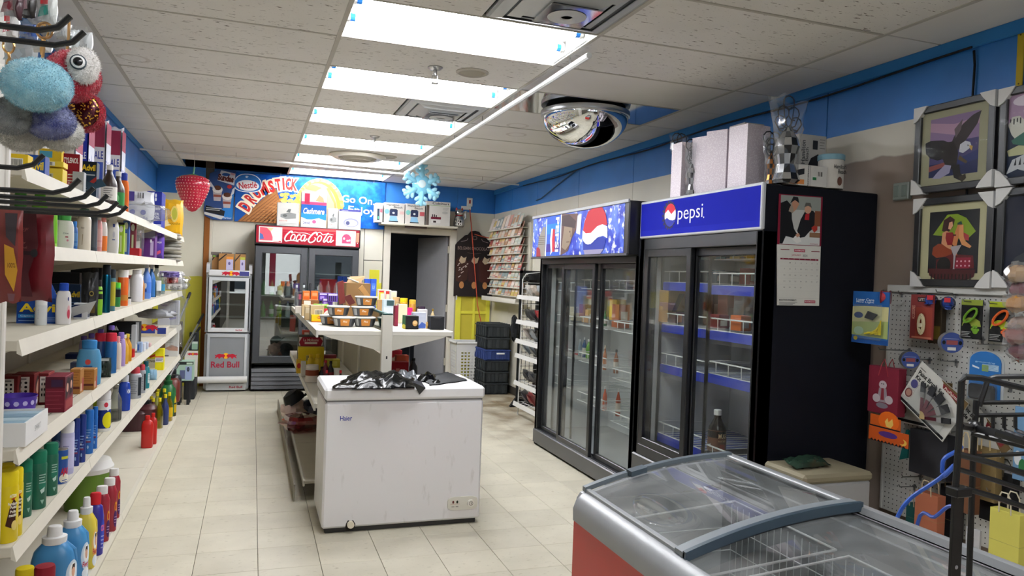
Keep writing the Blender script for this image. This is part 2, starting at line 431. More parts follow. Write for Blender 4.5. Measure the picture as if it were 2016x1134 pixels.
for k in range(-11, 12):
    for c in range(1, 4): cbar(cols[c]+.012, cols[c+1]-.012, yk(k)-.008, yk(k)+.008, .0035 if k > 0 else .006)
    if k in (-4, -1, 2, 5, 8, 11):
        for c in (0, 4): cbar(cols[c], cols[c+1]-.012 if c == 0 else cols[c+1], yk(k)-.004, yk(k)+.004, .002)
# plenum above the missing tile
hole = MB().box(cols[1], cols[2], yk(11), YB+.02, 2.98, 3.0, '#2e2922').box(cols[1], cols[2], YB+.0, YB+.02, 2.75, 3.0, '#4a4136').build('ceiling_void', ceil)
# ---------------------------------------------------------------- walls
def wall(name, x0, x1, y0, y1, z0, z1, m):
    return struct(MB().box(x0, x1, y0, y1, z0, z1, m).build(name))
wr = wall('wall_right', XR+.012, XR+.2, YF, YB+.2, -.1, 3.05, '#4d4a44')
for a, b, m in [(-4.5, 1.22, 'wall_paint_taupe'), (1.22, 2.42, 'wall_paint_taupe'), (2.42, 3.632, 'wall_paint_taupe'), (3.632, 4.84, 'wall_paint_taupe'), (4.84, 6.047, 'wall_paint_plain'), (6.047, 7.245, 'wall_paint_plain'), (7.245, 8.471, 'wall_paint_plain'), (8.471, 9.4, 'wall_paint_plain'), (9.4, YB, 'wall_paint_plain')]:
    MB().box(XR, XR+.012, a+.003, b-.003, 0, 3.0, m, .002).build('wall_panel', wr)
wl = wall('wall_left', XL-.2, XL-.012, YF, YB+.2, -.1, 3.05, '#4d4a44')
for a, b in [(-4.5, 1.2), (1.2, 2.5), (2.5, 3.7), (3.7, 4.9), (4.9, 6.1), (6.1, 7.34), (7.34, 8.56), (8.56, YB)]:
    MB().box(XL-.012, XL, a+.002, b-.002, 0, 3.0, 'wall_paint_plain', .002).build('wall_panel', wl)
wb = wall('wall_back', XL-.2, 1.74, YB+.012, YB+.15, -.1, 3.05, '#55514a')
MB().box(2.58, XR+.2, YB+.012, YB+.15, -.1, 3.05, '#55514a').build('wall_section', wb)
MB().box(1.74, 2.58, YB+.012, YB+.15, 2.08, 3.05, '#55514a').build('wall_section', wb)
for x0, x1, z0, z1, m in [(XL, -.6, 0, 3, 'wall_paint_yellow'), (-.5, .62, 1.21, 3, 'wall_paint_plain'), (-.5, .62, 0, 1.2, 'wall_paint_plain'), (.62, 1.40, 0, 3, 'wall_paint_plain'), (1.405, 1.655, 1.68, 3, 'wall_paint_plain'), (1.405, 1.655, 0, 1.67, 'wall_paint_yellow'),
                          (2.68, XR, 0, 3, 'wall_paint_plain'), (1.655, 2.68, 2.16, 3, 'wall_paint_plain')]:
    MB().box(x0+.001, x1-.001, YB, YB+.012, z0, z1, m, .002).build('wall_panel', wb)
MB().box(-.598, -.535, YB-.018, YB+.012, 0, 2.2, '#8a5424', .003).build('wooden_batten', wb)
MB().box(-.535, -.5, YB-.008, YB+.012, 0, 2.16, '#d8d3c2', .003).build('wooden_batten', wb)
MB().box(1.485, 1.62, YB-.004, YB+.0, 1.0, 1.55, '#d6cf3a').build('paint_patch', wb)
wf = wall('wall_front', XL-.2, XR+.2, YF-.15, YF, -.1, .75, '#8d877b')
MB().box(XL-.2, XR+.2, YF-.15, YF, 2.35, 3.05, '#3b6ea4').build('wall_section', wf)
for x in (XL, .3, 1.75, XR): MB().box(x-.05, x+.05, YF-.12, YF, .75, 2.35, '#6f6f6f', .004).build('window_post', wf)
MB().box(XL-.2, XR+.2, YF-.6, YF-.15, -.1, 0, '#8b8983').build('pavement', wf)
# trims
t1 = struct(MB().box(XR-.022, XR, YF, YB, 2.685, 2.75, '#3278b8', .004).build('trim_1'))
struct(MB().box(XL, XL+.02, YF, YB, 2.70, 2.75, '#3278b8', .004).build('trim_2'))
struct(MB().box(XR-.012, XR, 6.6, YB, 0, .1, '#3c3832', .003).build('baseboard_right'))
# door
dt = struct(MB().box(1.665, 1.755, YB-.03, YB+.14, 0, 2.15, '#ded9cb', .004).box(2.585, 2.68, YB-.03, YB+.14, 0, 2.15, '#ded9cb', .004).box(1.755, 2.585, YB-.03, YB+.14, 2.065, 2.15, '#ded9cb', .004).build('trim_3'))
for z in (.25, 1.0, 1.82): MB().box(2.565, 2.59, YB-.004, YB+.03, z, z+.1, '#c9c4b4', .002).tube([(2.575, YB-.008, z), (2.575, YB-.008, z+.1)], .007, '#b9b3a2', 6).build('hinge', dt)
dr = struct(link('door_1', None)); dr.location = (2.575, YB+.06, 0); dr.rotation_euler = (0, 0, math.radians(-72))
dr.empty_display_size = .05
MB().box(-.8, 0, -.02, .02, .01, 2.05, '#9a9a9c', .003).build('door_leaf', dr)
MB().lathe([(.0, .0), (.026, .005), (.03, .03), (.012, .05), (.012, .06), (.03, .062)], '#c9b27a'+'m', 14).build('door_knob', dr, (-.74, -.085, 1.0), (-math.pi/2, 0, 0))
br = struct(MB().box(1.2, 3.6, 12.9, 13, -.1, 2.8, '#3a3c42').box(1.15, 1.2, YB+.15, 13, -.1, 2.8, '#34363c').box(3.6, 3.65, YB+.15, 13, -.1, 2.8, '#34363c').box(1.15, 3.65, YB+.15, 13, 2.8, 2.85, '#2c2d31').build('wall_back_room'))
ch = thing('tubular_chair', 'dark tubular chair standing in the unlit back room doorway', 'chair', (2.13, 11.4, 0))
MB().tube([(-.2, 0, .45), (-.2, .02, .86), (-.16, .03, .9), (.16, .03, .9), (.2, .02, .86), (.2, 0, .45)], .013, '#8d8f92s').build('back_frame', ch)
MB().box(-.2, .2, -.42, .0, .43, .47, '#1d1e20', .015).build('seat', ch); MB().box(-.17, .17, .0, .03, .6, .85, '#24262a', .012).build('backrest', ch)
for sx in (-.19, .19):
    for sy in (-.4, -.01): MB().tube([(sx, sy, .44), (sx*1.05, sy, 0)], .011, '#8d8f92s').build('leg', ch)
# yellow panelled lower wall beside the door
yp = struct(MB().box(2.70, 3.2, YB-.012, YB, .06, 1.52, '#cdbf45', .002).build('trim_4'))
for b in [(2.70, 2.775, .06, 1.52), (3.145, 3.2, .06, 1.52), (2.95, 2.985, .06, 1.5), (2.775, 3.145, 1.4, 1.46), (2.775, 3.145, .98, 1.02), (2.775, 3.145, .06, .2)]:
    MB().box(b[0], b[1], YB-(.03 if b[3]-b[2] > 1 else .0285), YB-.012, b[2], b[3], '#e6df4c', .002).build('panel_rail', yp)
# ---------------------------------------------------------------- ceiling lights
CAPB = '#2f7fd8'
for n_, k in enumerate(LIGHT_ROWS):
    y0, y1 = yk(k)+.012, min(yk(k+1), YB)-.012; x0, x1 = .402, 1.608; yc = (y0+y1)/2
    t = thing('ceiling_light', ['nearest fluorescent ceiling light, blue-capped tubes showing', 'second fluorescent ceiling light from the front, just before the small square vent', 'third fluorescent ceiling light from the front, behind the small square vent', 'fourth fluorescent ceiling light from the front, in front of the round diffuser', 'fifth fluorescent ceiling light, just behind the round diffuser', 'furthest fluorescent ceiling light, above the blue ice cream banner', 'fluorescent ceiling light just behind the photographer', 'fluorescent ceiling light near the shop front'][n_], 'ceiling light', ((x0+x1)/2, yc, H), 0, 'fluorescent ceiling lights')
    hw, hd = (x1-x0)/2, (y1-y0)/2
    b = MB()
    Wt = '#f2f2ee'
    prof = [(-hd, 0), (-hd+.05, .07), (-.16, .105), (-.03, .06), (.03, .06), (.16, .105), (hd-.05, .07), (hd, 0)]
    b.add([(-hw, y, z) for y, z in prof]+[(hw, y, z) for y, z in prof], [(i, i+1, i+9, i+8) for i in range(7)], Wt)
    for s in (-1, 1): b.add([(s*hw, y, z) for y, z in prof], [tuple(range(8))], Wt)
    b.build('reflector', t)
    for yy in (-.13, .13):
        tb = MB().tube([(-hw+.05, yy, .05), (hw-.05, yy, .05)], .019, '#f5f6fbe%g' % TUBE, 10).build('tube', t)
        for s in (-1, 1):
            MB().tube([(s*(hw-.05), yy, .05), (s*(hw-.025), yy, .05)], .02, CAPB, 10).build('tube_cap', tb)
            MB().box(s*(hw-.025), s*(hw-.004), yy-.02, yy+.02, .03, .085, '#e8e8e4', .004).build('lamp_holder', tb)
# square plastic air deflectors
for n_, (k, lab) in enumerate(((0, 'clear plastic air deflector over the ceiling vent at the top of the picture'), (4, 'smaller looking clear plastic vent deflector between the second and third lights'))):
    y0, y1 = yk(k), yk(k+1); xc, yc = 1.312, (y0+y1)/2
    t = thing('vent_deflector', lab, 'air vent', (xc, yc, H), 0, 'square ceiling vents')
    MB().box(-.3, .3, -.29, .29, 0, .02, '#a9adb0', .004).build('vent_plate', t)
    b = MB()
    for q, (r, z0, z1) in enumerate(((.235, -.002, -.014), (.165, -.008, -.026), (.11, -.016, -.036))):
        for s in (-1, 1):
            b.hexa([(s*r, -r, z1), (s*(r+.05), -r-.05, z0), (s*(r+.05), r+.05, z0), (s*r, r, z1), (s*r, -r, z1+.004), (s*(r+.05), -r-.05, z0+.004), (s*(r+.05), r+.05, z0+.004), (s*r, r, z1+.004)], '#b7bbbes')
            b.hexa([(-r, s*r, z1), (-r-.05, s*(r+.05), z0), (r+.05, s*(r+.05), z0), (r, s*r, z1), (-r, s*r, z1+.004), (-r-.05, s*(r+.05), z0+.004), (r+.05, s*(r+.05), z0+.004), (r, s*r, z1+.004)], '#b7bbbes')
    b.build('louvre', t)
    MB().box(-.26, .26, -.25, .25, -.002, .0, '#5c6066').build('duct_opening', t)
    MB().box(-.125, .125, -.125, .125, -.05, -.044, '#cfd2d3t', .004).lathe([(.09, -.052), (.07, -.057), (.03, -.057), (.025, -.052)], '#c6c9cbs', 24).build('clear_cover', t)
P = at(703, 307, Z=H)
t = thing('round_diffuser', 'round white ceiling air diffuser in front of the fifth light', 'air vent', (P.x, P.y-.05, H))
MB().lathe([(.29, 0), (.3, -.012), (.25, -.04), (.2, -.035), (.2, -.01)], '#d6d2c6s', 28).build('outer_ring', t)
MB().lathe([(.17, -.02), (.13, -.06), (.12, -.055), (.1, -.02)], '#bdb9ad', 28).lathe([(.19, -.004), (.19, -.003)], '#2d2c2a', 28).build('inner_cone', t)
for n_, (px, py, lab) in enumerate(((930, 142, 'recessed round ceiling speaker grille between the first two lights'), (763, 308, 'small recessed ceiling ring right of the round diffuser'))):
    P = at(px, py, Z=H); t = thing('ceiling_speaker', lab, 'speaker', (P.x, P.y, H))
    MB().lathe([(.10, 0), (.10, -.006), (.085, -.012), (.078, -.004)], '#bcb8ae', 24).build('trim_ring', t); MB().lathe([(.075, -.006), (.03, .0), (.02, -.002)], '#a19c90s', 24).build('cone', t)
for px, py, lab in ((857, 132, 'chrome fire sprinkler hanging between the first two ceiling lights'), (738, 268, 'smaller chrome fire sprinkler before the fourth ceiling light')):
    P = at(px, py, Z=H); t = thing('fire_sprinkler', lab, 'sprinkler', (P.x, P.y, H))
    MB().lathe([(.045, 0), (.045, -.006), (.03, -.018), (.012, -.02), (.012, -.05), (.008, -.055)], '#b8b9bbm', 16).build('escutcheon', t)
    MB().tube([(-.015, 0, -.05), (-.017, 0, -.075), (0, 0, -.095)], .003, '#b8b9bbm').tube([(.015, 0, -.05), (.017, 0, -.075), (0, 0, -.095)], .003, '#b8b9bbm').lathe([(.022, -.096), (.022, -.099)], '#b8b9bbm', 12).build('deflector', t)
# hanging sign rails
def rail(name, lab, a, b, r, col):
    t = thing(name, lab, 'rail', a); d = Vector(b)-Vector(a)
    MB().tube([(0, 0, 0), d], r, col, 8).build('rod', t)
    n = 6
    for i in range(n):
        q = d*((i+.3)/n); MB().tube([q, (q.x, q.y, H-a[2])], .0016, '#3a3a3a', 4).build('hook', t)
    return t
rail('sign_rail', 'long clear plastic sign rail hung right of the ceiling lights', (1.635, 3.6, 2.69), (1.645, 8.7, 2.69), .017, '#d5d8d9s')
rail('cross_rail', 'thin white rod hung across the room near the back wall', (-1.14, 8.52, 2.69), (3.14, 8.9, 2.69), .011, '#dfe0dfs')
# ---------------------------------------------------------------- security dome mirror
t = thing('dome_mirror', 'chrome security dome mirror hanging under the ceiling on the right', 'mirror', (2.245, 4.97, 2.705), (math.radians(0), 0, 0))
_M['mirror'] = mat('#f0f2f3m').copy(); _M['mirror'].node_tree.nodes['Principled BSDF'].inputs['Roughness'].default_value = .02
_M['panel_mirror'] = mat('#b4b8bcm').copy(); _M['panel_mirror'].node_tree.nodes['Principled BSDF'].inputs['Roughness'].default_value = .06
b = MB(); b.lathe([(.315*math.cos(a*math.pi/2/14), -.235*math.sin(a*math.pi/2/14)) for a in range(15)], 'mirror', 48).build('dome', t, ang=3)
MB().lathe([(.322, -.012), (.325, .0), (.322, .02), (.30, .022)], '#c7cacdm', 48).build('rim', t)
MB().lathe([(.29, .022), (.25, .04)], '#9a9b98', 24).build('mount', t)
o = MB().box(cols[3]+.012, cols[4]-.012, yk(3)+.01, yk(4)-.01, H-.003, H+.004, 'panel_mirror', .002).build('mirror_panel'); tag(o, 'shiny mirrored panel set in the ceiling above the dome mirror', 'panel')
# wall cables
def cable(name, pts, r, col, lab, cat='cable'):
    o = MB().tube(pts, r, col, 6).build(name); tag(o, lab, cat); return o
cable('power_cable', [(XR-.03, y, 2.672+.012*math.sin(y*3)) for y in [2.66+i*.25 for i in range(26)]], .006, '#16181c', 'black cable run along the top of the right blue wall')
cable('hanging_cable', [(XR-.015, 2.66, 2.67), (XR-.012, 2.655, 2.6), (XR-.012, 2.665, 2.2), (XR-.02, 2.66, 1.98)], .006, '#101215', 'black cable hanging down the right wall beside the framed pictures')
cable('sloping_cable', [(XR-.012, 7.3, 2.68), (XR-.012, 7.8, 2.58), (XR-.012, 8.3, 2.47), (XR-.012, 8.47, 2.46)], .008, '#35506a', 'dark cable sloping down the blue wall behind the coolers')
red = [at(925, 412, Y=10.02), at(930, 470, Y=10.03), at(937, 560, Y=10.05), at(940, 600, Y=10.02), at(950, 650, Y=10.0), at(956, 672, Y=9.95)]
cable('extension_lead', red, .007, '#c0523a', 'red extension lead hanging over the chocolate sign')
cable('red_lead', [at(934, 461, Y=10.05), at(950, 466, Y=10.05), at(972, 470, Y=10.08)], .006, '#b8553f', 'short red lead strung right towards the card rack')
P = at(925, 398, Y=10.13)
t = thing('wall_socket', 'small white socket with red switch high on the blue back wall', 'socket', (P.x, YB, P.z))
MB().box(-.04, .04, -.02, 0, -.06, .06, '#e3e1d8', .004).build('cover_plate', t); MB().box(-.012, .012, -.026, -.02, -.02, .03, '#a0342c', .002).build('switch', t)
MB().box(-.12, .02, -.03, 0, -.11, -.06, '#d8d6cc', .004).build('adapter', t)
P = at(1781, 377, X=XR)
t = thing('outlet_box', 'grey metal outlet box on the taupe wall beside the eagle picture', 'socket', (XR, P.y, P.z))
MB().box(-.03, 0, -.05, .05, -.045, .045, '#8f9a94s', .004).build('box', t)
for s in (-.025, .025): MB().box(-.034, -.03, s-.016, s+.016, -.03, .03, '#7b8781', .002).build('receptacle', t)
def wroot(name, lab, cat, loc, group=None): return thing(name, lab, cat, loc, 0, group)
def bw(mb, name, par):
    """mesh given in room coordinates, hung under a thing (or a part of it)"""
    l = Vector(par.location); q = par.parent
    while q: l += q.location; q = q.parent
    return mb.build(name, par, tuple(-l))
BEIGE = '#cfc9b8'; BEIGE2 = '#bdb7a6'
# ---------------------------------------------------------------- left wall shelving
XF = -.62
SH = {5: .672, 4: .952, 3: 1.268, 2: 1.548, 1: 1.772, 0: .105}
SEC = [2.48, 3.54, 4.6, 5.65, 6.7, 7.66]
g = wroot('store_shelving', 'long beige metal store shelving along the left wall, full of goods', 'shelves', (-.88, 2.48, 0))
for i in range(5):
    a, b = SEC[i]+.002, SEC[i+1]-.002
    mb = MB()
    for j in range(6): mb.box(-1.135, -1.12, a, b, .1+j*.335, .1+(j+1)*.335-.008, BEIGE2)
    bw(mb, 'back_panel', g)
    for lv, z in SH.items():
        if lv == 0:
            d = bw(MB().box(-1.12, XF-.03, a, b, z-.02, z, BEIGE, .003), 'base_deck', g)
            bw(MB().hexa([(XF-.05, a, z-.03), (XF-.02, a, z-.035), (XF-.02, b, z-.035), (XF-.05, b, z-.03), (XF-.05, a, z), (XF-.03, a, z+.002), (XF-.03, b, z+.002), (XF-.05, b, z)], '#d6d1c2'), 'price_channel', d)
            bw(MB().box(XF-.06, XF-.045, a, b, 0, z-.02, BEIGE2), 'kick_plate', d)
            continue
        d = bw(MB().box(-1.12, XF-.012, a, b, z-.03, z, BEIGE, .002), 'shelf', g)
        bw(MB().hexa([(XF-.014, a, z-.036), (XF, a, z-.044), (XF, b, z-.044), (XF-.014, b, z-.036), (XF-.014, a, z), (XF-.01, a, z+.003), (XF-.01, b, z+.003), (XF-.014, b, z)], '#dad5c6'), 'price_channel', d)
        bw(MB().prism([(-1.118, z-.03), (XF-.03, z-.03), (XF-.08, z-.05), (-1.118, z-.12)], a+.004, a+.008, BEIGE2), 'bracket', d)
        if i < 2 and lv in (4, 5):
            s = MB()
            for k in range(int((b-a)/.0254)): s.box(XF-.055, XF-.05, a+.02+k*.0254, a+.032+k*.0254, z, z+.0005, '#6b665a')
            stuff(bw(s, 'slot_row', d))
for y in SEC:
    bw(MB().box(-1.14, -1.11, y-.02, y+.02, 0, 2.1, '#c5bfae', .003), 'upright', g)
# ---------------------------------------------------------------- centre aisle shelving
GX = .862
g2 = wroot('aisle_shelving', 'double sided beige aisle shelving standing behind the white chest freezer', 'shelves', (GX, 5.0, 0))
G0, G1 = 5.0, 8.35
GZ = {2: 1.115, 1: .635}
for i, (a, b) in enumerate(((G0, 6.12), (6.12, 7.24), (7.24, G1))):
    mb = MB()
    for j in range(2): mb.box(GX-.022, GX+.022, a+.01, b-.01, .12+j*.42, .12+(j+1)*.42-.008, BEIGE2)
    bw(mb, 'back_panel', g2)
    for s in (-1, 1):
        for lv, z in GZ.items():
            x0, x1 = GX+s*.03, GX+s*.455
            d = bw(MB().box(x0, x1, a+.002, b-.002, z-.03, z, '#dcd8cb', .002), 'shelf', g2)
            bw(MB().hexa([(x1-.005, a, z-.046), (x1+.007, a, z-.046), (x1+.007, b, z-.046), (x1-.005, b, z-.046), (x1-.005, a, z), (x1+.007, a, z+.002), (x1+.007, b, z+.002), (x1-.005, b, z)], '#cfccc2'), 'price_channel', d)
            bw(MB().prism([(x0, z-.03), (x1-s*.04, z-.03), (x1-s*.07, z-.045), (x0, z-.135)], a+.004, a+.008, '#d0ccbd'), 'bracket', d)
        z = .13; x1 = GX+s*.51
        d = bw(MB().box(GX+s*.03, x1, a+.002, b-.002, z-.02, z, '#b9b3a2', .003), 'base_deck', g2)
        bw(MB().box(x1-.004, x1+.01, a+.002, b-.002, z-.035, z+.003, '#cfccc2', .003), 'price_channel', d)
        bw(MB().box(x1-.06, x1-.05, a+.002, b-.002, 0, z-.02, '#8f8a7c'), 'kick_plate', d)
for y in (G0, 6.12, 7.24, G1):
    o = bw(MB().box(GX-.036, GX+.036, y-.025, y+.025, 0, 1.225, '#dedacc', .004), 'upright', g2)
    bw(MB().box(GX-.034, GX+.034, y-.024, y+.024, 1.225, 1.236, '#23423f', .003), 'end_cap', o)
    bw(MB().box(GX-.005, GX+.005, y-.026, y-.0245, .93, .95, '#2b2a28'), 'slot', o)
bw(MB().box(GX-.008, GX+.008, G0+.03, G1-.03, 1.118, 1.228, '#2f8a80t', .001), 'glass_divider', g2)
bw(MB().box(GX-.011, GX+.011, G0+.03, G1-.03, 1.222, 1.236, '#1f4a46', .002), 'divider_rail', g2)
# ---------------------------------------------------------------- white chest freezer
fz = wroot('chest_freezer', 'white chest freezer with scuffed front at the end of the aisle shelving', 'freezer', (.885, 4.62, 0))
FX0, FX1, FY0, FY1 = .412, 1.352, 4.33, 4.88
bw(MB().box(FX0, FX1, FY0, FY1, .03, .755, 'scuffed_enamel', .012), 'cabinet', fz)
bw(MB().box(FX0+.004, FX1-.004, FY0+.012, FY1, .752, .768, '#7d7d7c', .003), 'gasket', fz)
bw(MB().box(FX0-.006, FX1+.006, FY0-.008, FY1+.004, .766, .838, '#e9e9ea', .014), 'lid', fz)
bw(MB().box(FX0+.02, FX1-.02, FY0+.02, FY1-.02, .0, .035, '#333332', .004), 'plinth', fz)
pr = Print((0, FY0-.0005, 0), 'F'); pr.text('Haier', .53, .664, .068, .027, '#2b3c9c', .012); pr.build('lettering', fz, tuple(-fz.location))
cp = bw(MB().prism([(1.24+.093*math.copysign(abs(math.cos(a))**.45, math.cos(a)), .132+.04*math.copysign(abs(math.sin(a))**.45, math.sin(a))) for a in [i*math.pi/16 for i in range(32)]], FY0-.012, FY0, '#d9d7cb'), 'control_panel', fz)
bw(MB().tube([(1.288, FY0-.012, .132), (1.288, FY0-.026, .132)], .021, '#e4e2d8', 18), 'dial', cp)
pr = Print((0, FY0-.0125, 0), 'F'); pr.ell(1.18, .142, .006, .009, '#5b2320').ell(1.205, .142, .006, .009, '#23301f').rect(1.163, .129, 1.22, .131, '#b9876a').rect(1.17, .112, 1.188, .116, '#77756c').rect(1.196, .112, 1.212, .116, '#77756c'); bw(pr.mb, 'printed_face', cp)
pr = Print((0, FY0-.027, 0), 'F'); pr.ell(1.288, .132, .013, .013, '#55534c').ell(1.288, .132, .010, .010, '#e4e2d8').rect(1.286, .125, 1.29, .139, '#55534c'); bw(pr.mb, 'printed_face', cp)
bw(MB().tube([(.575, FY0-.02, .05), (.575, FY0+.002, .05)], .02, '#e6dfca', 16).prism([(.545, .03), (.56, .02), (.6, .024), (.603, .05), (.59, .072), (.575, .066), (.56, .074), (.55, .055)], FY0-.0015, FY0, '#26221e'), 'drain_plug', fz)
# ---------------------------------------------------------------- ribbons for script lettering and logos
def smooth(pts, n=6):
    q = [pts[0]]+list(pts)+[pts[-1]]; out = []
    for i in range(1, len(q)-2):
        p0, p1, p2, p3 = q[i-1:i+3]
        for k in range(n):
            t = k/n
            out.append(tuple(.5*(2*b+(c-a)*t+(2*a-5*b+4*c-d)*t*t+(3*b-a-3*c+d)*t**3) for a, b, c, d in zip(p0, p1, p2, p3)))
    return out+[tuple(pts[-1])]
def ribbon(pr, pts, w_, col, n=6):
    p = smooth(pts, n); L = []; R = []
    for i in range(len(p)):
        a, b = p[max(0, i-1)], p[min(len(p)-1, i+1)]; dx, dy = b[0]-a[0], b[1]-a[1]; l = math.hypot(dx, dy) or 1
        t = i/(len(p)-1); ww = (w_(t) if callable(w_) else w_)/2
        L.append((p[i][0]-dy/l*ww, p[i][1]+dx/l*ww)); R.append((p[i][0]+dy/l*ww, p[i][1]-dx/l*ww))
    m = len(p); vs = [pr._p(*q) for q in L+R]
    pr.mb.add(vs, [(i+m, i+m+1, i+1, i) for i in range(m-1)], col); pr.k += pr.step
def bulls(pr, cx, cy_, w_, gold='#f2b21c', red='#b81f35'):
    """two charging bulls before a yellow disc, as on the cooler"""
    s = w_/2
    pr.ell(cx, cy_, s*.27, s*.27, gold, 18)
    bull = [(-.04, -.02), (-.10, .10), (-.22, .17), (-.40, .16), (-.55, .20), (-.72, .16), (-.86, .05), (-.98, .14), (-.93, .0), (-.84, -.07), (-.98, -.2), (-.9, -.22), (-.72, -.11), (-.6, -.22), (-.68, -.27), (-.54, -.26), (-.42, -.12), (-.26, -.14), (-.2, -.24), (-.14, -.23), (-.16, -.1)]
    for sg in (1, -1): pr.poly([(cx+sg*x*s, cy_+y*s) for x, y in bull], red)
# ---------------------------------------------------------------- tall mini cooler with bulls
rb = wroot('can_cooler', 'narrow silver two-part drinks cooler with two red bulls, against the back wall', 'fridge', (-.27, 9.88, 0))
x0, x1, y0, y1 = -.527, -.012, 9.63, 10.12
SIL = '#a8abaes'
bw(MB().box(x0, x1, y0+.03, y1, .02, .712, SIL, .02), 'lower_cabinet', rb)
bw(MB().box(x0, x0+.02, y0+.03, y1, .72, 1.40, SIL, .006).box(x1-.02, x1, y0+.03, y1, .72, 1.40, SIL, .006).box(x0, x1, y1-.02, y1, .72, 1.40, SIL).box(x0, x1, y0+.03, y1, .72, .74, SIL).box(x0, x1, y0+.03, y1, 1.38, 1.42, SIL, .004), 'upper_cabinet', rb)
bw(MB().box(x0+.02, x1-.02, y1-.03, y1-.02, .74, 1.38, '#59626a'), 'liner', rb)
for z in (.9, 1.05, 1.2): bw(MB().box(x0+.03, x1-.03, y0+.06, y1-.04, z, z+.008, '#b9bcbds'), 'shelf', rb)
dd = bw(MB().box(x0+.03, x0+.07, y0, y0+.028, .745, 1.375, '#c9cdd0s', .004).box(x1-.07, x1-.03, y0, y0+.028, .745, 1.375, '#c9cdd0s', .004).box(x0+.031, x1-.031, y0+.001, y0+.028, 1.345, 1.385, '#c9cdd0s', .004).box(x0+.031, x1-.031, y0+.001, y0+.028, .725, .775, '#d9dbdcs', .004), 'door', rb)
bw(MB().box(x0+.065, x1-.065, y0+.008, y0+.018, .775, 1.345, 'glass_mirror'), 'pane', dd)
pr = Print((0, y0-.0005, 0), 'F'); pr.text('Red Bull', x1-.13, .75, .075, .02, '#a5243a', .02); bw(pr.mb, 'lettering', dd)
hd = bw(MB().box(x0+.02, x1-.02, y0-.005, y1, 1.40, 1.475, '#d8dadbs', .012), 'header', rb)
pr = Print((0, y0-.0055, 0), 'F'); bulls(pr, -.25, 1.437, .22); pr.rect(-.155, 1.41, -.045, 1.465, '#3b3d78'); bw(pr.mb, 'printed_face', hd)
for x in (x0-.002, x1-.036): bw(MB().prism([(y0+.06, 1.40), (y0+.0, 1.44), (y0+.03, 1.54), (y0+.1, 1.56), (y1-.1, 1.5), (y1-.05, 1.40)], x, x+.038, '#b9bbbds', 'x'), 'side_fin', hd)
fr = bw(MB().box(x0+.031, x1-.031, y0+.001, y0+.03, .66, .705, '#b5b8bbs', .004).box(x0+.03, x0+.06, y0, y0+.03, .05, .7, '#b5b8bbs', .004).box(x1-.06, x1-.03, y0, y0+.03, .05, .7, '#c9cccfs', .004).box(x0+.031, x1-.031, y0+.001, y0+.03, .02, .10, '#c2c5c8s', .004), 'front_frame', rb)
bw(MB().box(x0+.06, x1-.06, y0+.012, y0+.02, .1, .66, '#85888cs'), 'front_panel', fr)
pr = Print((0, y0+.0115, 0), 'F'); bulls(pr, -.28, .435, .26); pr.text('Red Bull', -.285, .33, .32, .075, '#a01f38', .022); bw(pr.mb, 'lettering', fr)
pr = Print((0, y0-.0005, 0), 'F'); pr.text('Red Bull', x1-.145, .058, .15, .028, '#a01f38', .022); bw(pr.mb, 'lettering', fr)
o = MB().tube([(-.62, 9.57, .155), (-.03, 9.59, .155)], .04, '#dcdcda', 18).tube([(-.621, 9.57, .155), (-.622, 9.57, .155)], .02, '#8a7a5e', 12).build('paper_roll'); tag(o, 'white paper roll lying across the foot of the narrow silver cooler', 'roll')
# ---------------------------------------------------------------- red topped double door fridge
ck = wroot('drinks_fridge', 'black double door drinks fridge with red script header, against the back wall', 'fridge', (.64, 9.85, 0))
x0, x1, y0, y1 = .012, 1.268, 9.585, 10.13
BK = '#34373bs'; BK2 = '#1e2023'
bw(MB().box(x0, x0+.04, y0+.05, y1, .0, 2.03, BK2, .004).box(x1-.04, x1, y0+.05, y1, 0, 2.03, BK2, .004).box(x0, x1, y1-.03, y1, 0, 2.03, BK2).box(x0, x1, y0+.05, y1, 1.78, 1.81, BK2).box(x0, x1, y0+.05, y1, .3, .34, BK2), 'cabinet', ck)
bw(MB().box(x0+.04, x1-.04, y1-.04, y1-.03, .34, 1.78, '#aab3b3').box(.62, .66, y0+.08, y0+.1, .34, 1.78, '#9aa2a2'), 'liner', ck)
gr = bw(MB().box(x0+.005, x1-.005, y0+.05, y0+.07, .02, .33, BK2), 'grille', ck)
for k in range(5): bw(MB().prism([(y0+.02, .03+k*.052), (y0+.05, .03+k*.052), (y0+.05, .075+k*.052), (y0+.035, .075+k*.052)], x0+.005, x1-.005, '#35383cs', 'x'), 'slat', gr)
for z in (.62, .9, 1.17, 1.46): bw(MB().box(x0+.05, x1-.05, y0+.1, y1-.05, z, z+.012, '#b5bcba'), 'shelf', ck)
for a, b in ((x0+.004, .634), (.646, x1-.004)):
    d = bw(MB().box(a, a+.085, y0, y0+.045, .35, 1.79, BK, .008).box(b-.085, b, y0, y0+.045, .35, 1.79, BK, .008).box(a+.001, b-.001, y0+.001, y0+.045, 1.70, 1.79, BK, .008).box(a+.001, b-.001, y0+.001, y0+.045, .35, .44, BK, .008), 'door', ck)
    bw(MB().box(a+.08, b-.08, y0+.015, y0+.025, .43, 1.71, 'glass_mirror'), 'pane', d)
    hx = b-.03 if a < .3 else a+.03
    bw(MB().box(hx-.014, hx+.014, y0-.02, y0, .8, 1.35, '#2a2c30', .008), 'handle', d)
hd = bw(MB().box(x0-.005, x1+.005, y0-.02, y1, 1.805, 2.045, '#1f1d1e', .01), 'header', ck)
pr = Print((0, y0-.021, 0), 'F')
X0, X1, Z0, Z1 = x0+.01, x1-.01, 1.825, 2.035
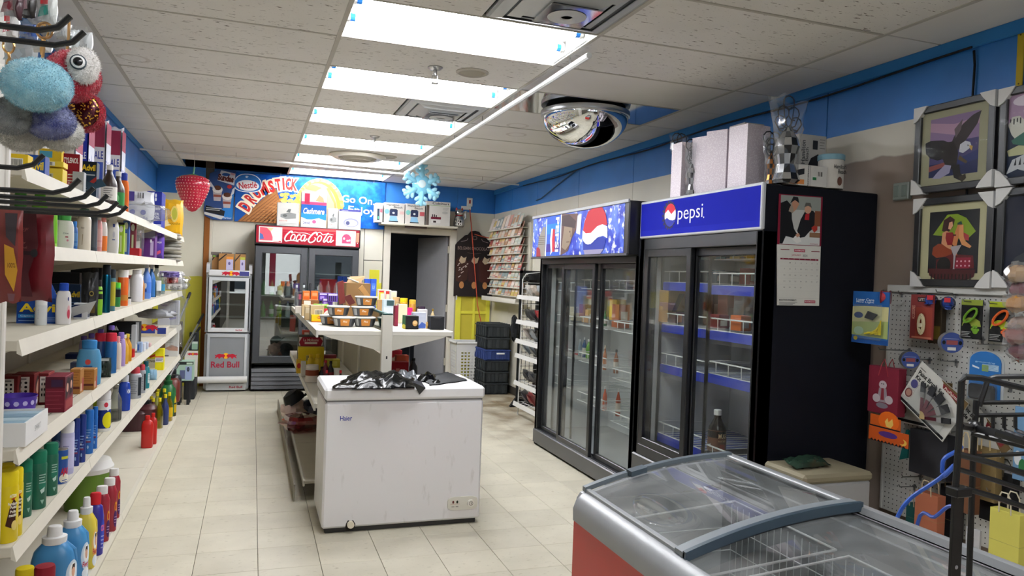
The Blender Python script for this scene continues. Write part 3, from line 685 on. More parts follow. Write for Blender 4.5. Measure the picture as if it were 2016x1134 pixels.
pr.rect(X0, Z0, X1, Z1, '#8e1126'); pr.rect(X0+.3, Z0+.06, X1-.29, Z1, '#a8152c'); pr.rect(X0+.3, Z1-.035, X1-.29, Z1-.008, '#cf5a58'); pr.rect(X0+.3, Z1-.06, X1-.29, Z1-.05, '#b83744')
pr.rect(X0+.03, Z0+.012, X0+.3, Z1-.012, '#f0ebe4'); pr.poly([(X0+.04, Z0+.03), (X0+.19, Z0+.03), (X0+.19, Z0+.075), (X0+.165, Z0+.14), (X0+.12, Z0+.185), (X0+.04, Z1-.02)], '#d8586a')
pr.poly([(X0+.04, Z0+.04), (X0+.09, Z0+.05), (X0+.075, Z0+.1), (X0+.04, Z0+.12)], '#4f6fae'); pr.poly([(X0+.12, Z0+.185), (X0+.165, Z0+.14), (X0+.2, Z0+.185)], '#e9c9a0'); pr.rect(X0+.2, Z0+.02, X0+.29, Z0+.025, '#b83744'); pr.rect(X0+.262, Z0+.016, X0+.29, Z0+.03, '#b83744')
pr.lines(X0+.2, Z1-.03, X0+.285, 7, .016, .0025, '#c9c2b8')
pr.rect(X1-.29, Z0+.008, X1-.045, Z1-.012, '#efe9e6'); pr.poly([(X1-.215, Z0+.04), (X1-.105, Z0+.04), (X1-.105, Z0+.12), (X1-.13, Z0+.15), (X1-.16, Z0+.16), (X1-.19, Z0+.15), (X1-.215, Z0+.12)], '#cf4a70'); pr.ell(X1-.19, Z0+.1, .012, .016, '#f3d6dd').ell(X1-.145, Z0+.075, .018, .012, '#f3d6dd').ell(X1-.12, Z0+.08, .008, .014, '#f3d6dd')
pr.rect(X1-.04, Z0+.06, X1-.004, Z1-.03, '#b88d72').ell(X1-.022, Z0+.05, .006, .006, '#f2e4d8', 10)
# the script: each letter a pen stroke
Wm = '#f6ece6'; ox_, oz_ = X0+.325, 1.868; S = .106
def st(pts, wd=.017): ribbon(pr, [(ox_+x*S+y*S*.28, oz_+y*S) for x, y in pts], wd, Wm)
def ring(cx, rx=.22, ry=.36, cy_=.38): st([(cx+rx*math.cos(a), cy_+ry*math.sin(a)) for a in [i*math.pi/5+1.2 for i in range(11)]], .014)
st([(.62, .85), (.55, 1.05), (.35, 1.0), (.08, .6), (.02, .2), (.2, -.08), (.5, -.02), (.8, .02), (1.2, .0), (1.65, -.12)], lambda t: .021*(1-.55*t))
st([(.62, .85), (.9, 1.0), (1.3, .92), (2.0, .95), (2.7, .8)], lambda t: .004+.004*t)
ring(.86); st([(1.62, .6), (1.5, .74), (1.32, .6), (1.28, .25), (1.42, .03), (1.7, .2)], .014); ring(1.98); st([(2.2, .72), (2.16, .2), (2.28, .02), (2.5, .3)], .014)
st([(3.45, .75), (3.35, 1.05), (3.05, 1.0), (2.75, .55), (2.7, .1), (2.95, -.12), (3.3, .02), (3.42, .35), (3.25, .5)], lambda t: .022*(1-.45*t))
st([(3.3, .98), (3.7, 1.12), (4.1, .86), (4.6, .98), (5.3, .9)], lambda t: .005+.006*math.sin(3.14*t))
ring(3.85); st([(4.75, .95), (4.62, 1.02), (4.45, .5), (4.4, .1), (4.55, .02), (4.72, .3)], .015); ring(4.98); st([(5.2, .72), (5.16, .2), (5.28, .02), (5.5, .3)], .014)
bw(pr.mb, 'lettering', hd)
# bottles on the fridge shelves
def bottle_mb(h, r, col, cap, liq=None, lab=None, neck=.36):
    b = MB(); z1 = h*.58; z2 = h*.8
    b.lathe([(r*.86, 0, liq or col), (r, h*.03), (r, h*.2, lab or col), (r, h*.5, liq or col), (r*.97, z1), (r*.75, h*.7, col), (r*neck, z2), (r*neck, h*.9, cap), (r*neck*1.12, h*.9), (r*neck*1.12, h*.985), (r*neck*.95, h)], col, 12)
    return b
k = 0
for z, ys in ((.912, 9.75), (1.182, 9.78)):
    for i, (c, cap) in enumerate([('#3f8a3a', '#2d6b2c'), ('#4a9a40', '#2d6b2c'), ('#7aa83a', '#d8d24a'), ('#c8cfd0', '#3657a8'), ('#c8cfd0', '#3657a8'), ('#3f8a3a', '#2d6b2c'), ('#8a3a24', '#b7322c'), ('#c8cfd0', '#3657a8'), ('#c8cfd0', '#d9d9d9'), ('#c8cfd0', '#3657a8'), ('#9fb7c0', '#3657a8')]):
        x = .13+i*.098
        if i == 5: continue
        o = bottle_mb(.2, .031, c+'s', cap, None, '#d6dcd6' if i % 2 else None).build('drink_bottle', None, (x, ys, z))
        tag(o, ['green', 'bright green', 'lime', 'clear blue capped', 'second clear blue capped', '', 'amber', 'third clear blue capped', 'clear white capped', 'fourth clear blue capped', 'pale blue'][i]+' drink bottle on the '+('lower' if z < 1 else 'upper')+' shelf behind the reflecting fridge door', 'bottle', 'bottles inside the double door fridge')
# ---------------------------------------------------------------- sliding door coolers on the right
CX = 2.47
BLK = '#141619s'; BLK3 = '#0d0e10'
WIRE = '#d9dad8'
def wire_shelf(par, xa, xb, ya, yb, z, lip=.075, front=None, deck=None):
    """white wire shelf: rods front to back, a front fence and a coloured price strip"""
    mb = MB(); n = max(4, int((yb-ya)/.055))
    mb.tube([(xa, ya, z), (xa, yb, z)], .003, WIRE, 5).tube([(xa, ya, z+lip), (xa, yb, z+lip)], .005, WIRE, 5).tube([(xb, ya, z), (xb, yb, z)], .003, WIRE, 5)
    for i in range(n+1):
        y = ya+(yb-ya)*i/n
        mb.tube([(xb, y, z), (xa+.002, y, z), (xa, y, z+lip)] if i % 2 == 0 else [(xb, y, z), (xa, y, z)], .003, WIRE, 4)
    for y in (ya, yb): mb.tube([(xa, y, z+lip), (xa+.06, y, z+lip+.004), (xb, y, z+.05)], .003, WIRE, 5)
    s = bw(mb, 'wire_shelf', par)
    if front: bw(MB().box(xa+.03, xb, ya+.01, yb-.01, z-.006, z-.003, '#5a649c'), 'shelf_mat', s)
    if front: bw(MB().box(xa-.012, xa-.007, ya, yb, z-.055, z+.0, front, .001), 'price_strip', s)
    return s
def cooler(lab, ya, yb, zt, hdr, panes, shelves, base_z, d_top, d_bot):
    t = wroot('sliding_cooler', lab, 'cooler', (2.85, (ya+yb)/2, 0), 'tall black sliding door coolers')
    xb = 3.215
    bw(MB().box(CX, xb, ya, ya+.05, 0, zt-.004, '#070a14', .006), 'side_panel', t)
    bw(MB().box(CX, xb, yb-.05, yb, 0, zt-.004, '#070a14', .006), 'side_panel', t)
    bw(MB().box(xb-.02, xb, ya+.05, yb-.05, 0, zt, BLK3), 'back_panel', t)
    bw(MB().box(CX+.02, xb-.02, ya+.05, yb-.05, zt-.06, zt, BLK3).box(CX+.06, xb-.02, ya+.05, yb-.05, d_bot-.03, d_bot, '#8a8d90'), 'top_panel', t)
    bw(MB().box(xb-.03, xb-.02, ya+.05, yb-.05, d_bot, d_top+.05, '#d4d7d8').box(CX+.1, xb-.02, ya+.05, ya+.055, d_bot, d_top+.05, '#d0d3d4').box(CX+.1, xb-.02, yb-.055, yb-.05, d_bot, d_top+.05, '#d0d3d4'), 'liner', t)
    bw(MB().box(CX-.012, CX+.06, ya, yb, .02, base_z, '#3a3b3bs', .008).box(CX+.03, CX+.06, ya+.02, yb-.02, 0, .02, '#111'+'111'), 'base_panel', t)
    fr = bw(MB().box(CX, CX+.09, ya, ya+.055, base_z, hdr, BLK, .006).box(CX, CX+.09, yb-.055, yb, base_z, hdr, BLK, .006).box(CX+.001, CX+.09, ya+.05, yb-.05, d_top, hdr, '#24272bs', .004).box(CX+.001, CX+.09, ya+.05, yb-.05, base_z, d_bot, '#1b1d20s', .004), 'door_frame', t)
    for (a, b, dx, st_) in panes:
        d = bw(MB().box(CX+dx, CX+dx+.03, a, a+st_, d_bot, d_top, BLK, .004).box(CX+dx, CX+dx+.03, b-st_, b, d_bot, d_top, BLK, .004).box(CX+dx+.001, CX+dx+.03, a+.001, b-.001, d_top-st_, d_top, BLK, .004).box(CX+dx+.001, CX+dx+.03, a+.001, b-.001, d_bot, d_bot+st_, BLK, .004), 'sliding_door', t)
        bw(MB().box(CX+dx+.012, CX+dx+.018, a+st_-.004, b-st_+.004, d_bot+st_-.004, d_top-st_+.004, 'glass'), 'pane', d)
    for (a, b, z, strip) in shelves: wire_shelf(t, CX+.15, xb-.04, a, b, z, .072, strip)
    for y in [q for s in shelves[:3] for q in (s[0]-.012, s[1]+.012)][:6]:
        bw(MB().box(CX+.13, CX+.145, y-.008, y+.008, d_bot, d_top, '#c3c6c6s'), 'shelf_rail', t)
    return t
NV = '#2a3aa0'
c2 = cooler('tall black sliding door cooler under the plain blue header, calendar on its side', 3.2, 4.475, 2.042, 1.80, [(3.86, 4.42, .0, .05), (3.255, 3.9, .035, .05)],
            [(3.87, 4.40, z, NV) for z in (1.515, 1.235, .965, .50)]+[(3.29, 3.84, z, NV) for z in (1.505, 1.235, .975, .47)]+[(3.29, 3.84, 1.66, None)], .36, 1.725, .43)
c1 = cooler('tall black three door sliding cooler with blue splash header', 4.49, 6.335, 2.06, 1.69, [(5.78, 6.28, .035, .035), (5.18, 5.82, .0, .045), (4.545, 5.16, .035, .04)],
            [(5.84, 6.24, z, None) for z in (1.41, 1.12, .83, .57)]+[(5.22, 5.74, z, None) for z in (1.44, 1.13, .83, .50)]+[(4.60, 5.12, z, None) for z in (1.445, 1.13, .77, .44)], .145, 1.64, .15)
# headers
h2 = bw(MB().box(CX-.012, CX+.012, 3.199, 4.476, 1.80, 2.046, '#b9bcc0s', .006), 'header', c2)
pr = Print((CX-.0125, 0, 0), 'L'); q = lambda y: -y       # u runs towards the camera
pr.rect(-4.465, 1.815, -3.215, 2.03, '#1a2090n'); pr.rect(-4.465, 1.815, -3.215, 1.85, '#20269an')
cx, cz = -4.10, 1.935
pr.ell(cx, cz, .075, .082, '#15173c', 24)
for i in range(18): a = i*math.pi/9; pr.ell(cx-.006+.078*math.cos(a), cz+.084*math.sin(a), .009, .009, '#15173c', 8); pr.k -= pr.step
pr.k += pr.step
pr.ell(cx+.006, cz, .066, .072, '#f2f2f4', 28); pr.poly([(cx+.006+.066*math.cos(a), cz+.072*math.sin(a)) for a in [.45+i*(2.5)/12 for i in range(13)]]+[(cx-.02, cz+.035), (cx+.02, cz+.005)], '#c61f34')
pr.poly([(cx+.006+.066*math.cos(a), cz+.072*math.sin(a)) for a in [3.5+i*2.35/12 for i in range(13)]]+[(cx+.04, cz-.035), (cx, cz-.03), (cx-.03, cz-.015)], '#23309a')
pr.text('pepsi', -3.87, 1.925, .27, .105, '#eef0fa', -.004); pr.ell(-3.722, 1.897, .005, .005, '#eef0fa', 8)
bw(pr.mb, 'lettering', h2)
h1 = bw(MB().box(2.385, 3.1, 4.50, 6.335, 1.69, 2.06, '#17181bs', .008), 'header', c1)
bw(MB().box(2.375, 2.39, 4.50, 6.335, 2.045, 2.07, '#9a9d9fs', .003).box(2.375, 2.39, 4.50, 6.335, 1.685, 1.70, '#3c3e41s', .003), 'header_trim', h1)
pr = Print((2.3835, 0, 0), 'L')
U0, U1 = -6.32, -4.56; w_ = U1-U0; Z0, Z1 = 1.705, 2.045; hh = Z1-Z0
fx = lambda t: U0+w_*t
fz_ = lambda t: Z0+hh*t
pr.rect(U0, Z0, U1, Z1, 'splash_print')
pr.rect(fx(.185), fz_(0), fx(.365), fz_(1), '#3c60c0'); pr.rect(fx(.18), fz_(0), fx(.19), fz_(.95), '#e6ecf8'); pr.rect(fx(.362), fz_(.02), fx(.372), fz_(1), '#e6ecf8'); pr.rect(fx(.19), fz_(.55), fx(.36), fz_(.8), '#2f7fd0'); pr.rect(fx(.19), fz_(.1), fx(.36), fz_(.3), '#3a2f86')
pr.poly([(fx(.245), fz_(.02)), (fx(.27), fz_(.1)), (fx(.262), fz_(.4)), (fx(.27), fz_(.68)), (fx(.25), fz_(.68)), (fx(.238), fz_(.4)), (fx(.25), fz_(.12))], '#f0f2f8'); pr.poly([(fx(.27), fz_(.1)), (fx(.30), fz_(.1)), (fx(.295), fz_(.66)), (fx(.27), fz_(.66)), (fx(.263), fz_(.4))], '#b9303c')
pr.text('PEPSI', fx(.325), fz_(.52), .29, .075, '#f4f6fc', .03, 0, -math.pi/2)
pr.poly([(fx(.06), fz_(0)), (fx(.175), fz_(0)), (fx(.175), fz_(.75)), (fx(.14), fz_(.75)), (fx(.09), fz_(.5))], '#8d8880'); pr.poly([(fx(.06), fz_(0)), (fx(.12), fz_(0)), (fx(.11), fz_(.18)), (fx(.08), fz_(.25)), (fx(.06), fz_(.22))], '#8c2c34')
for i in range(5): pr.rect(fx(.08), fz_(.5-i*.05), fx(.17), fz_(.52-i*.05), '#6d655c'); pr.k -= pr.step
# a face in a dark cap, then the can top with wave
pr.poly([(fx(.375), fz_(.0)), (fx(.46), fz_(.1)), (fx(.5), fz_(.4)), (fx(.55), fz_(.6)), (fx(.56), fz_(.95)), (fx(.375), fz_(1))], '#5b4440'); pr.poly([(fx(.385), fz_(.2)), (fx(.43), fz_(.12)), (fx(.475), fz_(.25)), (fx(.5), fz_(.45)), (fx(.5), fz_(.72)), (fx(.41), fz_(.74))], '#8a7a68'); pr.poly([(fx(.375), fz_(.72)), (fx(.53), fz_(.62)), (fx(.54), fz_(.78)), (fx(.46), fz_(.96)), (fx(.375), fz_(.95))], '#3a2c2e')
pr.ell(fx(.475), fz_(.55), .012, .008, '#4a3a32', 10).rect(fx(.44), fz_(.3), fx(.475), fz_(.325), '#5e463c').poly([(fx(.485), fz_(.55)), (fx(.505), fz_(.42)), (fx(.48), fz_(.42))], '#75624f')
pr.poly([(fx(.545), fz_(.5)), (fx(.59), fz_(.45)), (fx(.6), fz_(.93)), (fx(.555), fz_(.9))], '#cfd2e6')
c_ = lambda pts, col: pr.poly([(fx(a), fz_(b)) for a, b in pts], col)
c_([(.62, .55), (.635, .75), (.665, .95), (.70, 1), (.80, 1), (.835, .85), (.855, .6), (.8, .62), (.72, .45), (.66, .44)], '#b3303a')
c_([(.615, .55), (.65, .47), (.70, .47), (.76, .6), (.81, .63), (.855, .57), (.86, .32), (.82, .38), (.77, .36), (.70, .22), (.65, .23), (.615, .35)], '#eef0f4')
c_([(.625, .3), (.66, .22), (.70, .21), (.77, .35), (.82, .36), (.845, .3), (.83, .1), (.63, .1)], '#26358f')
c_([(.63, .1), (.83, .1), (.8, .0), (.645, .0)], '#8f8aa8')
bw(pr.mb, 'printed_face', h1)
# ---------------------------------------------------------------- goods: placing and building
def placex(px, x, z):
    v = 567
    for _ in range(12):
        P = at(px, v, X=x); v = pix((x, P.y, z))[1]
    return Vector((x, P.y, z))
CL = None
def spot(px, ty, pw, z, by=None, x=None):
    """standing place, width and height of a thing from where the photo shows it on a shelf of height z"""
    P = at(px, by, Z=z) if by else placex(px, x, z)
    if CL:
        x0, x1, y1 = CL; hw = pw*depth(P)/FPX/2
        if P.y > y1:
            q = 567
            for _ in range(12): P = at(px, q, Y=y1); q = pix((P.x, y1, z))[1]
            P = Vector((P.x, y1, z))
        if P.x > x1-hw: P = placex(px, x1-hw, z); P.y = min(P.y, y1)
    dp = depth(P); b = pix(P)[1]
    return P, pw*dp/FPX, (b-ty)*dp/FPX
def prints(par, w_, d, h, faces, y0=0.0, r=0):
    """ink on the faces of a box w_ x d x h whose front lies at y0; shapes in 0..1 of the face"""
    for F, ops in faces.items():
        o, W_, H_ = {'F': ((-w_/2, y0-.0004, 0), w_, h), 'R': ((w_/2+.0004, y0, 0), d, h), 'L': ((-w_/2-.0004, y0+d, 0), d, h), 'U': ((-w_/2, y0, h+.0004), w_, d), 'B': ((w_/2, y0+d+.0004, 0), w_, h)}[F]
        pr = Print(o, F)
        ink(pr, ops, W_, H_); pr.build('printed_face', par)
def ink(pr, ops, W_, H_):
    for q in ops:
        k = q[0]
        if k == 'r': pr.rect(q[1]*W_, q[2]*H_, q[3]*W_, q[4]*H_, q[5])
        elif k == 'e': pr.ell(q[1]*W_, q[2]*H_, q[3]*W_, q[4]*H_, q[5], 16)
        elif k == 'p': pr.poly([(a*W_, b*H_) for a, b in q[1]], q[2])
        elif k == 't': pr.text(q[1], q[2]*W_, q[3]*H_, q[4]*W_, q[5]*H_, q[6], *q[7:])
        elif k == 'l': pr.lines(q[1]*W_, q[2]*H_, q[3]*W_, q[4], q[5]*H_, q[6]*H_, q[7])
        elif k == 'bar':
            R = random.Random(3); x = q[1]
            while x < q[3]:
                u = R.uniform(.008, .03); pr.rect(x*W_, q[2]*H_, min(q[3], x+u)*W_, q[4]*H_, '#222222'); pr.k -= pr.step; x += u+R.uniform(.01, .03)
            pr.k += pr.step
def carton(name, L, cat, loc, w_, d, h, c, faces=None, rz=0, g=None, bev=.0015, flap=None):
    o = MB().box(-w_/2, w_/2, 0, d, 0, h, c, bev).build(name, None, loc, (0, 0, rz)); tag(o, L, cat, g)
    if faces: prints(o, w_, d, h, faces)
    return o
PROF = {
 'can': ([(.94, 0), (1, .02), (1, .76), (.93, .795)], [(.95, .79), (.96, .96), (.88, .995), (.3, 1)], (.12, .70)),
 'canlow': ([(.94, 0), (1, .02), (1, .97), (.9, .985)], [(.97, .975), (.97, 1), (.9, 1)], (.08, .9)),
 'dome': ([(.94, 0), (1, .02), (1, .72), (.9, .77), (.7, .8)], [(.72, .79), (.74, .93), (.6, .99), (.2, 1)], (.1, .66)),
 'shampoo': ([(.8, 0), (.95, .02), (1, .3), (.96, .62), (.8, .78), (.5, .82)], [(.6, .815), (.62, .98), (.5, 1)], (.15, .6)),
 'tube': ([(1, .0), (1, .08), (.98, .1), (.95, .6), (.88, .97), (.86, 1)], [(.98, .0), (.98, .12), (.95, .125)], (.25, .7)),
 'bottle': ([(.86, 0), (1, .03), (1, .52), (.9, .62), (.55, .74), (.36, .82), (.36, .9)], [(.42, .88), (.42, .99), (.36, 1)], (.16, .48)),
 'wide': ([(.9, 0), (1, .02), (1, .74), (.8, .83), (.66, .86)], [(.7, .86), (.7, .98), (.62, 1)], (.2, .62)),
 'jug': ([(.86, 0), (1, .03), (1, .55), (.88, .68), (.5, .79), (.45, .8)], [(.56, .77), (.58, .86), (.5, .865), (.36, .87), (.33, .985), (.28, 1)], (.12, .5)),
 'jar': ([(.9, 0), (1, .03), (1, .76), (.86, .8)], [(.93, .79), (.93, .985), (.88, 1)], (.15, .65)),
 'pill': ([(.95, 0), (1, .02), (1, .78), (.9, .8)], [(.98, .79), (.98, .99), (.9, 1)], (.1, .7)),
 'jerry': ([(.92, 0), (1, .03), (1, .72), (.8, .82), (.38, .87), (.36, .9)], [(.44, .88), (.44, .985), (.38, 1)], (.2, .6)),
}
def fine(mb):
    """cut wide ink shapes narrow enough to bend round a can"""
    import bmesh
    bm = bmesh.new(); vs = [bm.verts.new(v) for v in mb.v]
    names = sorted(set(mb.c))
    for f, c in zip(mb.f, mb.c):
        try: bm.faces.new([vs[i] for i in f]).material_index = names.index(c)
        except ValueError: pass
    for _ in range(4):
        bmesh.ops.triangulate(bm, faces=[f for f in bm.faces if len(f.verts) > 3])
        es = [e for e in bm.edges if abs(e.verts[0].co.x-e.verts[1].co.x) > .09]
        if not es: break
        bmesh.ops.subdivide_edges(bm, edges=es, cuts=1)
    bm.verts.index_update()
    mb.v = [tuple(v.co) for v in bm.verts]; mb.f = [tuple(v.index for v in f.verts) for f in bm.faces]; mb.c = [names[f.material_index] for f in bm.faces]; bm.free()
def vessel(kind, name, L, cat, loc, w_, h, c, cap, lab=None, dep=1.0, rz=0, g=None, ink_=None, n=16, lz=None, up=None):
    body, cp, (l0, l1) = PROF[kind]; r = w_/2
    pw = {'jug': .62, 'jerry': .5, 'tube': .8}.get(kind, 1.0 if dep > .75 else .8)
    if lz: l0, l1 = lz
    o = MB().lathe([(a*r, b*h) for a, b in body], c, n, 1, dep, (0, 0, 0), pw).build(name, None, loc, (0, 0, rz)); tag(o, L, cat, g)
    MB().lathe([(a*r, b*h) for a, b in cp], cap, n, 1, min(1, dep*1.25) if dep < 1 else 1, (0, 0, 0), 1 if kind != 'tube' else pw).build('cap', o)
    if kind == 'jug':
        MB().tube([(r*.42, 0, h*.78), (r*.9, 0, h*.66), (r*.95, 0, h*.5)], r*.13, c, 8).build('handle', o)
    if lab:
        def rr(z):
            for (a, b), (a2, b2) in zip(body, body[1:]):
                if b <= z <= b2: return a+(a2-a)*(z-b)/max(1e-6, b2-b)
            return 1
        zs = [l0, (l0+l1)/2, l1]
        MB().lathe([(rr(z)*r*1.012, z*h) for z in zs], lab, n, 1, dep, (0, 0, 0), pw).build('label', o)
    if ink_:       # ink wrapped on the front half: x in -1..1 is angle / 90 degrees
        for F, ops in ink_.items():
            a0 = {'F': -math.pi/2, 'R': 0, 'FR': -math.pi/4}[F]
            pr = Print((0, 0, 0), 'F'); ink(pr, ops, 2, 1)
            fine(pr.mb); V_ = []
            for (x, y, z) in pr.mb.v:
                a = a0+(x-1)*math.pi/2*.95; R_ = r*1.02+(-y)*.9
                cc, dd = math.cos(a), math.sin(a)
                if pw != 1: cc = math.copysign(abs(cc)**pw, cc); dd = math.copysign(abs(dd)**pw, dd)
                V_.append((R_*cc, R_*dd*dep if dep < 1 else R_*dd, z*h))
            pr.mb.v = V_; pr.build('printed_face', o)
    return o
def puff(name, L, cat, loc, w_, d, h, c, seed=1, wob=.12, rz=0, g=None, faces=None, flat=.55, nm=(12, 8)):
    """a soft pack: a pillow with crumples"""
    R = random.Random(seed); mb = MB(); nx, nz = nm
    def sheet(s):
        def f(u, v):
            e = (math.sin(math.pi*u)*math.sin(math.pi*v))**flat
            j = R.uniform(-1, 1)*wob
            return ((u-.5)*w_*(1-.04*math.sin(v*9)), d/2-s*d/2*(e+(j if 0 < u < 1 and 0 < v < 1 else 0)*min(1, e*2)), v*h+(.012*h*math.sin(u*14+seed) if v in (0, 1) else 0))
        return f
    for s in (1, -1): mb.grid(sheet(s), nx, nz, c)
    o = mb.build(name, None, loc, (0, 0, rz)); tag(o, L, cat, g)
    if faces: prints(o, w_, d, h, faces, -.002)
    return o
def crumple(name, L, cat, loc, w_, d, h, c='film_shiny', seed=1, g=None, parent=None, nm=(13, 8)):
    o = MB().ball((0, 0, h*.5), (w_/2, d/2, h/2), c, nm[0], nm[1], .22, seed).build(name, parent, loc, ang=.2)
    if not parent: tag(o, L, cat, g)
    return o
CL = (-1.1, XF-.015, 7.55)
# short hands for the left shelving: lv is the shelf
def V(kind, name, px, ty, pw, lv, L, cat, c, cap, by=None, x=-.68, **k):
    P, w_, h = spot(px, ty, pw, SH[lv] if lv in SH else lv, by, x)
    return vessel(kind, name, L, cat, P, w_, h, c, cap, **k)
def B(name, px, ty, pw, lv, L, cat, c, d=.08, by=None, x=-.72, faces=None, rz=0, g=None, dz=0):
    P, w_, h = spot(px, ty, pw, (SH[lv] if lv in SH else lv)+dz, by, x)
    return carton(name, L, cat, P, w_, d, h, c, faces, rz, g)
YEL, NAVY = '#e8c52a', '#14306e'
advil = lambda bg: [('r', 0, 0, 1, 1, bg), ('t', 'Advil', .5, .56, .86, .34, '#f2d22c', .03), ('r', .06, .12, .94, .16, '#5f86c2'), ('r', .06, .2, .6, .32, '#2f86cc')]
# --- top shelf
B('medicine_carton', 35, 303, 33, 1, 'yellow medicine carton with barcode, at the near end of the top shelf', 'box', YEL, .06, faces={'F': [('r', .1, .25, .75, .8, '#e9e6da'), ('bar', .15, .3, .7, .75)]})
B('painkiller_carton', 68, 305, 34, 1, 'blue painkiller carton with yellow lettering on the top shelf', 'box', '#1c3f8a', .06, faces={'F': advil('#1c4a9c')+[('e', .12, .75, .13, .13, '#c8502c')]}, x=-.70)
B('medicine_carton', 102, 331, 36, 1, 'lower of two yellow medicine cartons stacked beside the red carton, top shelf', 'box', '#e2c63a', .07, faces={'F': [('r', .1, .15, .55, .7, '#cfc9a0'), ('bar', .12, .2, .5, .65)]}, x=-.69)
B('medicine_carton', 104, 305, 36, 1, 'upper of two yellow medicine cartons stacked beside the red carton, top shelf', 'box', '#ecd044', .07, faces={'F': [('r', .1, .15, .6, .85, '#e6e2d0'), ('bar', .15, .2, .5, .8)]}, x=-.69, dz=.069)
bpy.data.objects['medicine_carton.002'].scale.z = .48
B('medicine_carton', 96, 293, 40, 1, 'yellow and light blue medicine carton behind the stacked yellow ones, top shelf', 'box', '#e6c22e', .05, faces={'F': [('r', .05, .82, .6, .95, '#58a8c4')]}, x=-.84)
B('painkiller_carton', 139, 303, 28, 1, 'tall red and white painkiller carton on the top shelf', 'box', '#8e1722', .05, faces={'F': [('r', 0, .55, 1, 1, '#8e1722'), ('t', 'TYLENOL', .48, .83, .9, .14, '#f4efe8', .03, .2), ('r', .05, .02, .95, .5, '#b23038'), ('l', .3, .48, .95, 3, .08, .03, '#f0e4dc'), ('t', 'EXTRA', .62, .2, .6, .12, '#f2ece2', .02), ('r', .35, .02, .75, .12, '#2d4e9a')], 'R': [('r', 0, 0, 1, 1, '#dcc3b6')]}, x=-.685)
B('silver_carton', 153, 338, 20, 1, 'small silver carton in front of the navy carton, top shelf', 'box', '#a9adac', .04, faces={'F': [('r', .1, .1, .9, .4, '#cfd2d0')]}, x=-.645)
o = B('painkiller_carton', 174, 318, 26, 1, 'dark navy opened carton with yellow lettering and a hanging flap, top shelf', 'box', '#1a2a3c', .06, faces={'F': [('r', 0, 0, 1, 1, '#22384c'), ('r', 0, .72, 1, 1, '#141c26'), ('t', 'Advil', .46, .83, .9, .17, '#f0cf2a', .03), ('r', .05, .62, .9, .65, '#b9c2c4'), ('p', [(.55, .45), (1, .6), (1, .48), (.8, .4)], '#a3342e'), ('l', .08, .3, .7, 4, .07, .02, '#8b9aa4')]}, x=-.66)
w_ = .1; MB().hexa([(.0, -.02, .03), (.065, .0, .055), (.066, .002, .057), (.0, -.018, .033), (-.015, -.005, .065), (.04, .02, .085), (.041, .022, .087), (-.015, -.003, .068)], '#28404f').build('flap', o)
for i, (px, ty, pw, col, x, lab) in enumerate(((126, 262, 34, '#e4e3ea', -.80, 'white and blue tissue pack standing behind the painkiller cartons'), (150, 240, 36, '#2533a0', -.86, 'plain blue tall tissue pack second from the near end, top shelf'), (180, 230, 44, '#dcdce6', -.90, 'tall white tissue pack with maroon top band, top shelf'), (212, 247, 42, '#e0dfe6', -.93, 'tall white tissue pack with maroon corner, furthest of the tall packs'))):
    P, w_, h = spot(px, ty, pw, SH[1], None, x)
    f = {'F': [('r', .06, .05, .94, .95, col), ('r', .06, .7, .94, .95, '#8c2c48') if i > 1 else ('r', .06, .02, .94, .06, '#2d2f8e'), ('r', .1, .3, .9, .55, '#3f57ae') if i != 1 else ('r', .1, .3, .4, .34, '#5a66c4'), ('t', 'ROYALE', .5, .62, .8, .08, '#eef0f8' if i == 1 else '#34429a', .02), ('e', .5, .2, .3, .1, '#e6cfd8')],
         'R': [('r', .05, .04, .95, .96, '#d6d8e4'), ('r', .05, .75, .95, .96, '#96304c'), ('t', 'ROYALE', .5, .5, .5, .3, '#3a4aa6', .02, 0, math.pi/2), ('r', .05, .1, .95, .28, '#3b4fb0')]}
    puff('tissue_pack', lab, 'tissue pack', P, w_, .16, h, col+'s', i+3, .05, g='tall tissue packs', faces=f, flat=.25)
V('bottle', 'brown_bottle', 214, 325, 28, 1, 'brown plastic bottle with white cap and white label, top shelf', 'bottle', '#2e1f18s', '#e9e7e2', lab='#e6e3da', ink_={'F': [('l', .3, .44, .7, 6, .05, .014, '#55524c')]}, x=-.67)
V('bottle', 'brown_bottle', 231, 338, 24, 1, 'dark brown bottle with green label beside the white-labelled one, top shelf', 'bottle', '#2a1c18s', '#dedcd6', lab='#2e7d3c', ink_={'F': [('e', .5, .32, .12, .1, '#6fc07a')]}, x=-.68)
V('shampoo', 'spray_bottle', 243, 341, 18, 1, 'orange bottle with red and blue nozzle on the top shelf', 'bottle', '#e8722c', '#2d3f9c', x=-.655, dep=.6)
P, w_, h = spot(269, 374, 42, SH[1], None, -.80)
puff('toilet_roll_pack', 'white toilet roll pack with blue print, top shelf near the back corner', 'tissue pack', P, w_*1.3, .2, h, '#d9dade', 11, .06, faces={'F': [('r', .08, .7, .4, .95, '#4b3f86'), ('bar', .5, .78, .7, .93), ('e', .35, .4, .09, .07, '#6a6fae'), ('e', .7, .4, .09, .07, '#6a6fae'), ('t', 'cottonelle', .5, .25, .7, .1, '#54609e')]}, flat=.3)
B('paper_towel_pack', 302, 377, 27, 1, 'tall blue paper towel pack beside the yellow pack, top shelf', 'tissue pack', '#23308e', .25, faces={'F': [('e', .6, .9, .06, .05, '#e8eaf6'), ('e', .6, .8, .06, .05, '#e8eaf6'), ('t', 'Royale', .52, .56, .8, .1, '#f2f3fa', .02, .2), ('t', 'TIGER', .5, .42, .7, .07, '#f2f3fa', .02), ('t', 'TOWEL', .5, .33, .8, .07, '#f2f3fa', .02), ('r', 0, 0, 1, .16, '#cfd1e4')]}, x=-.74)
P, w_, h = spot(337, 391, 44, SH[1], None, -.74)
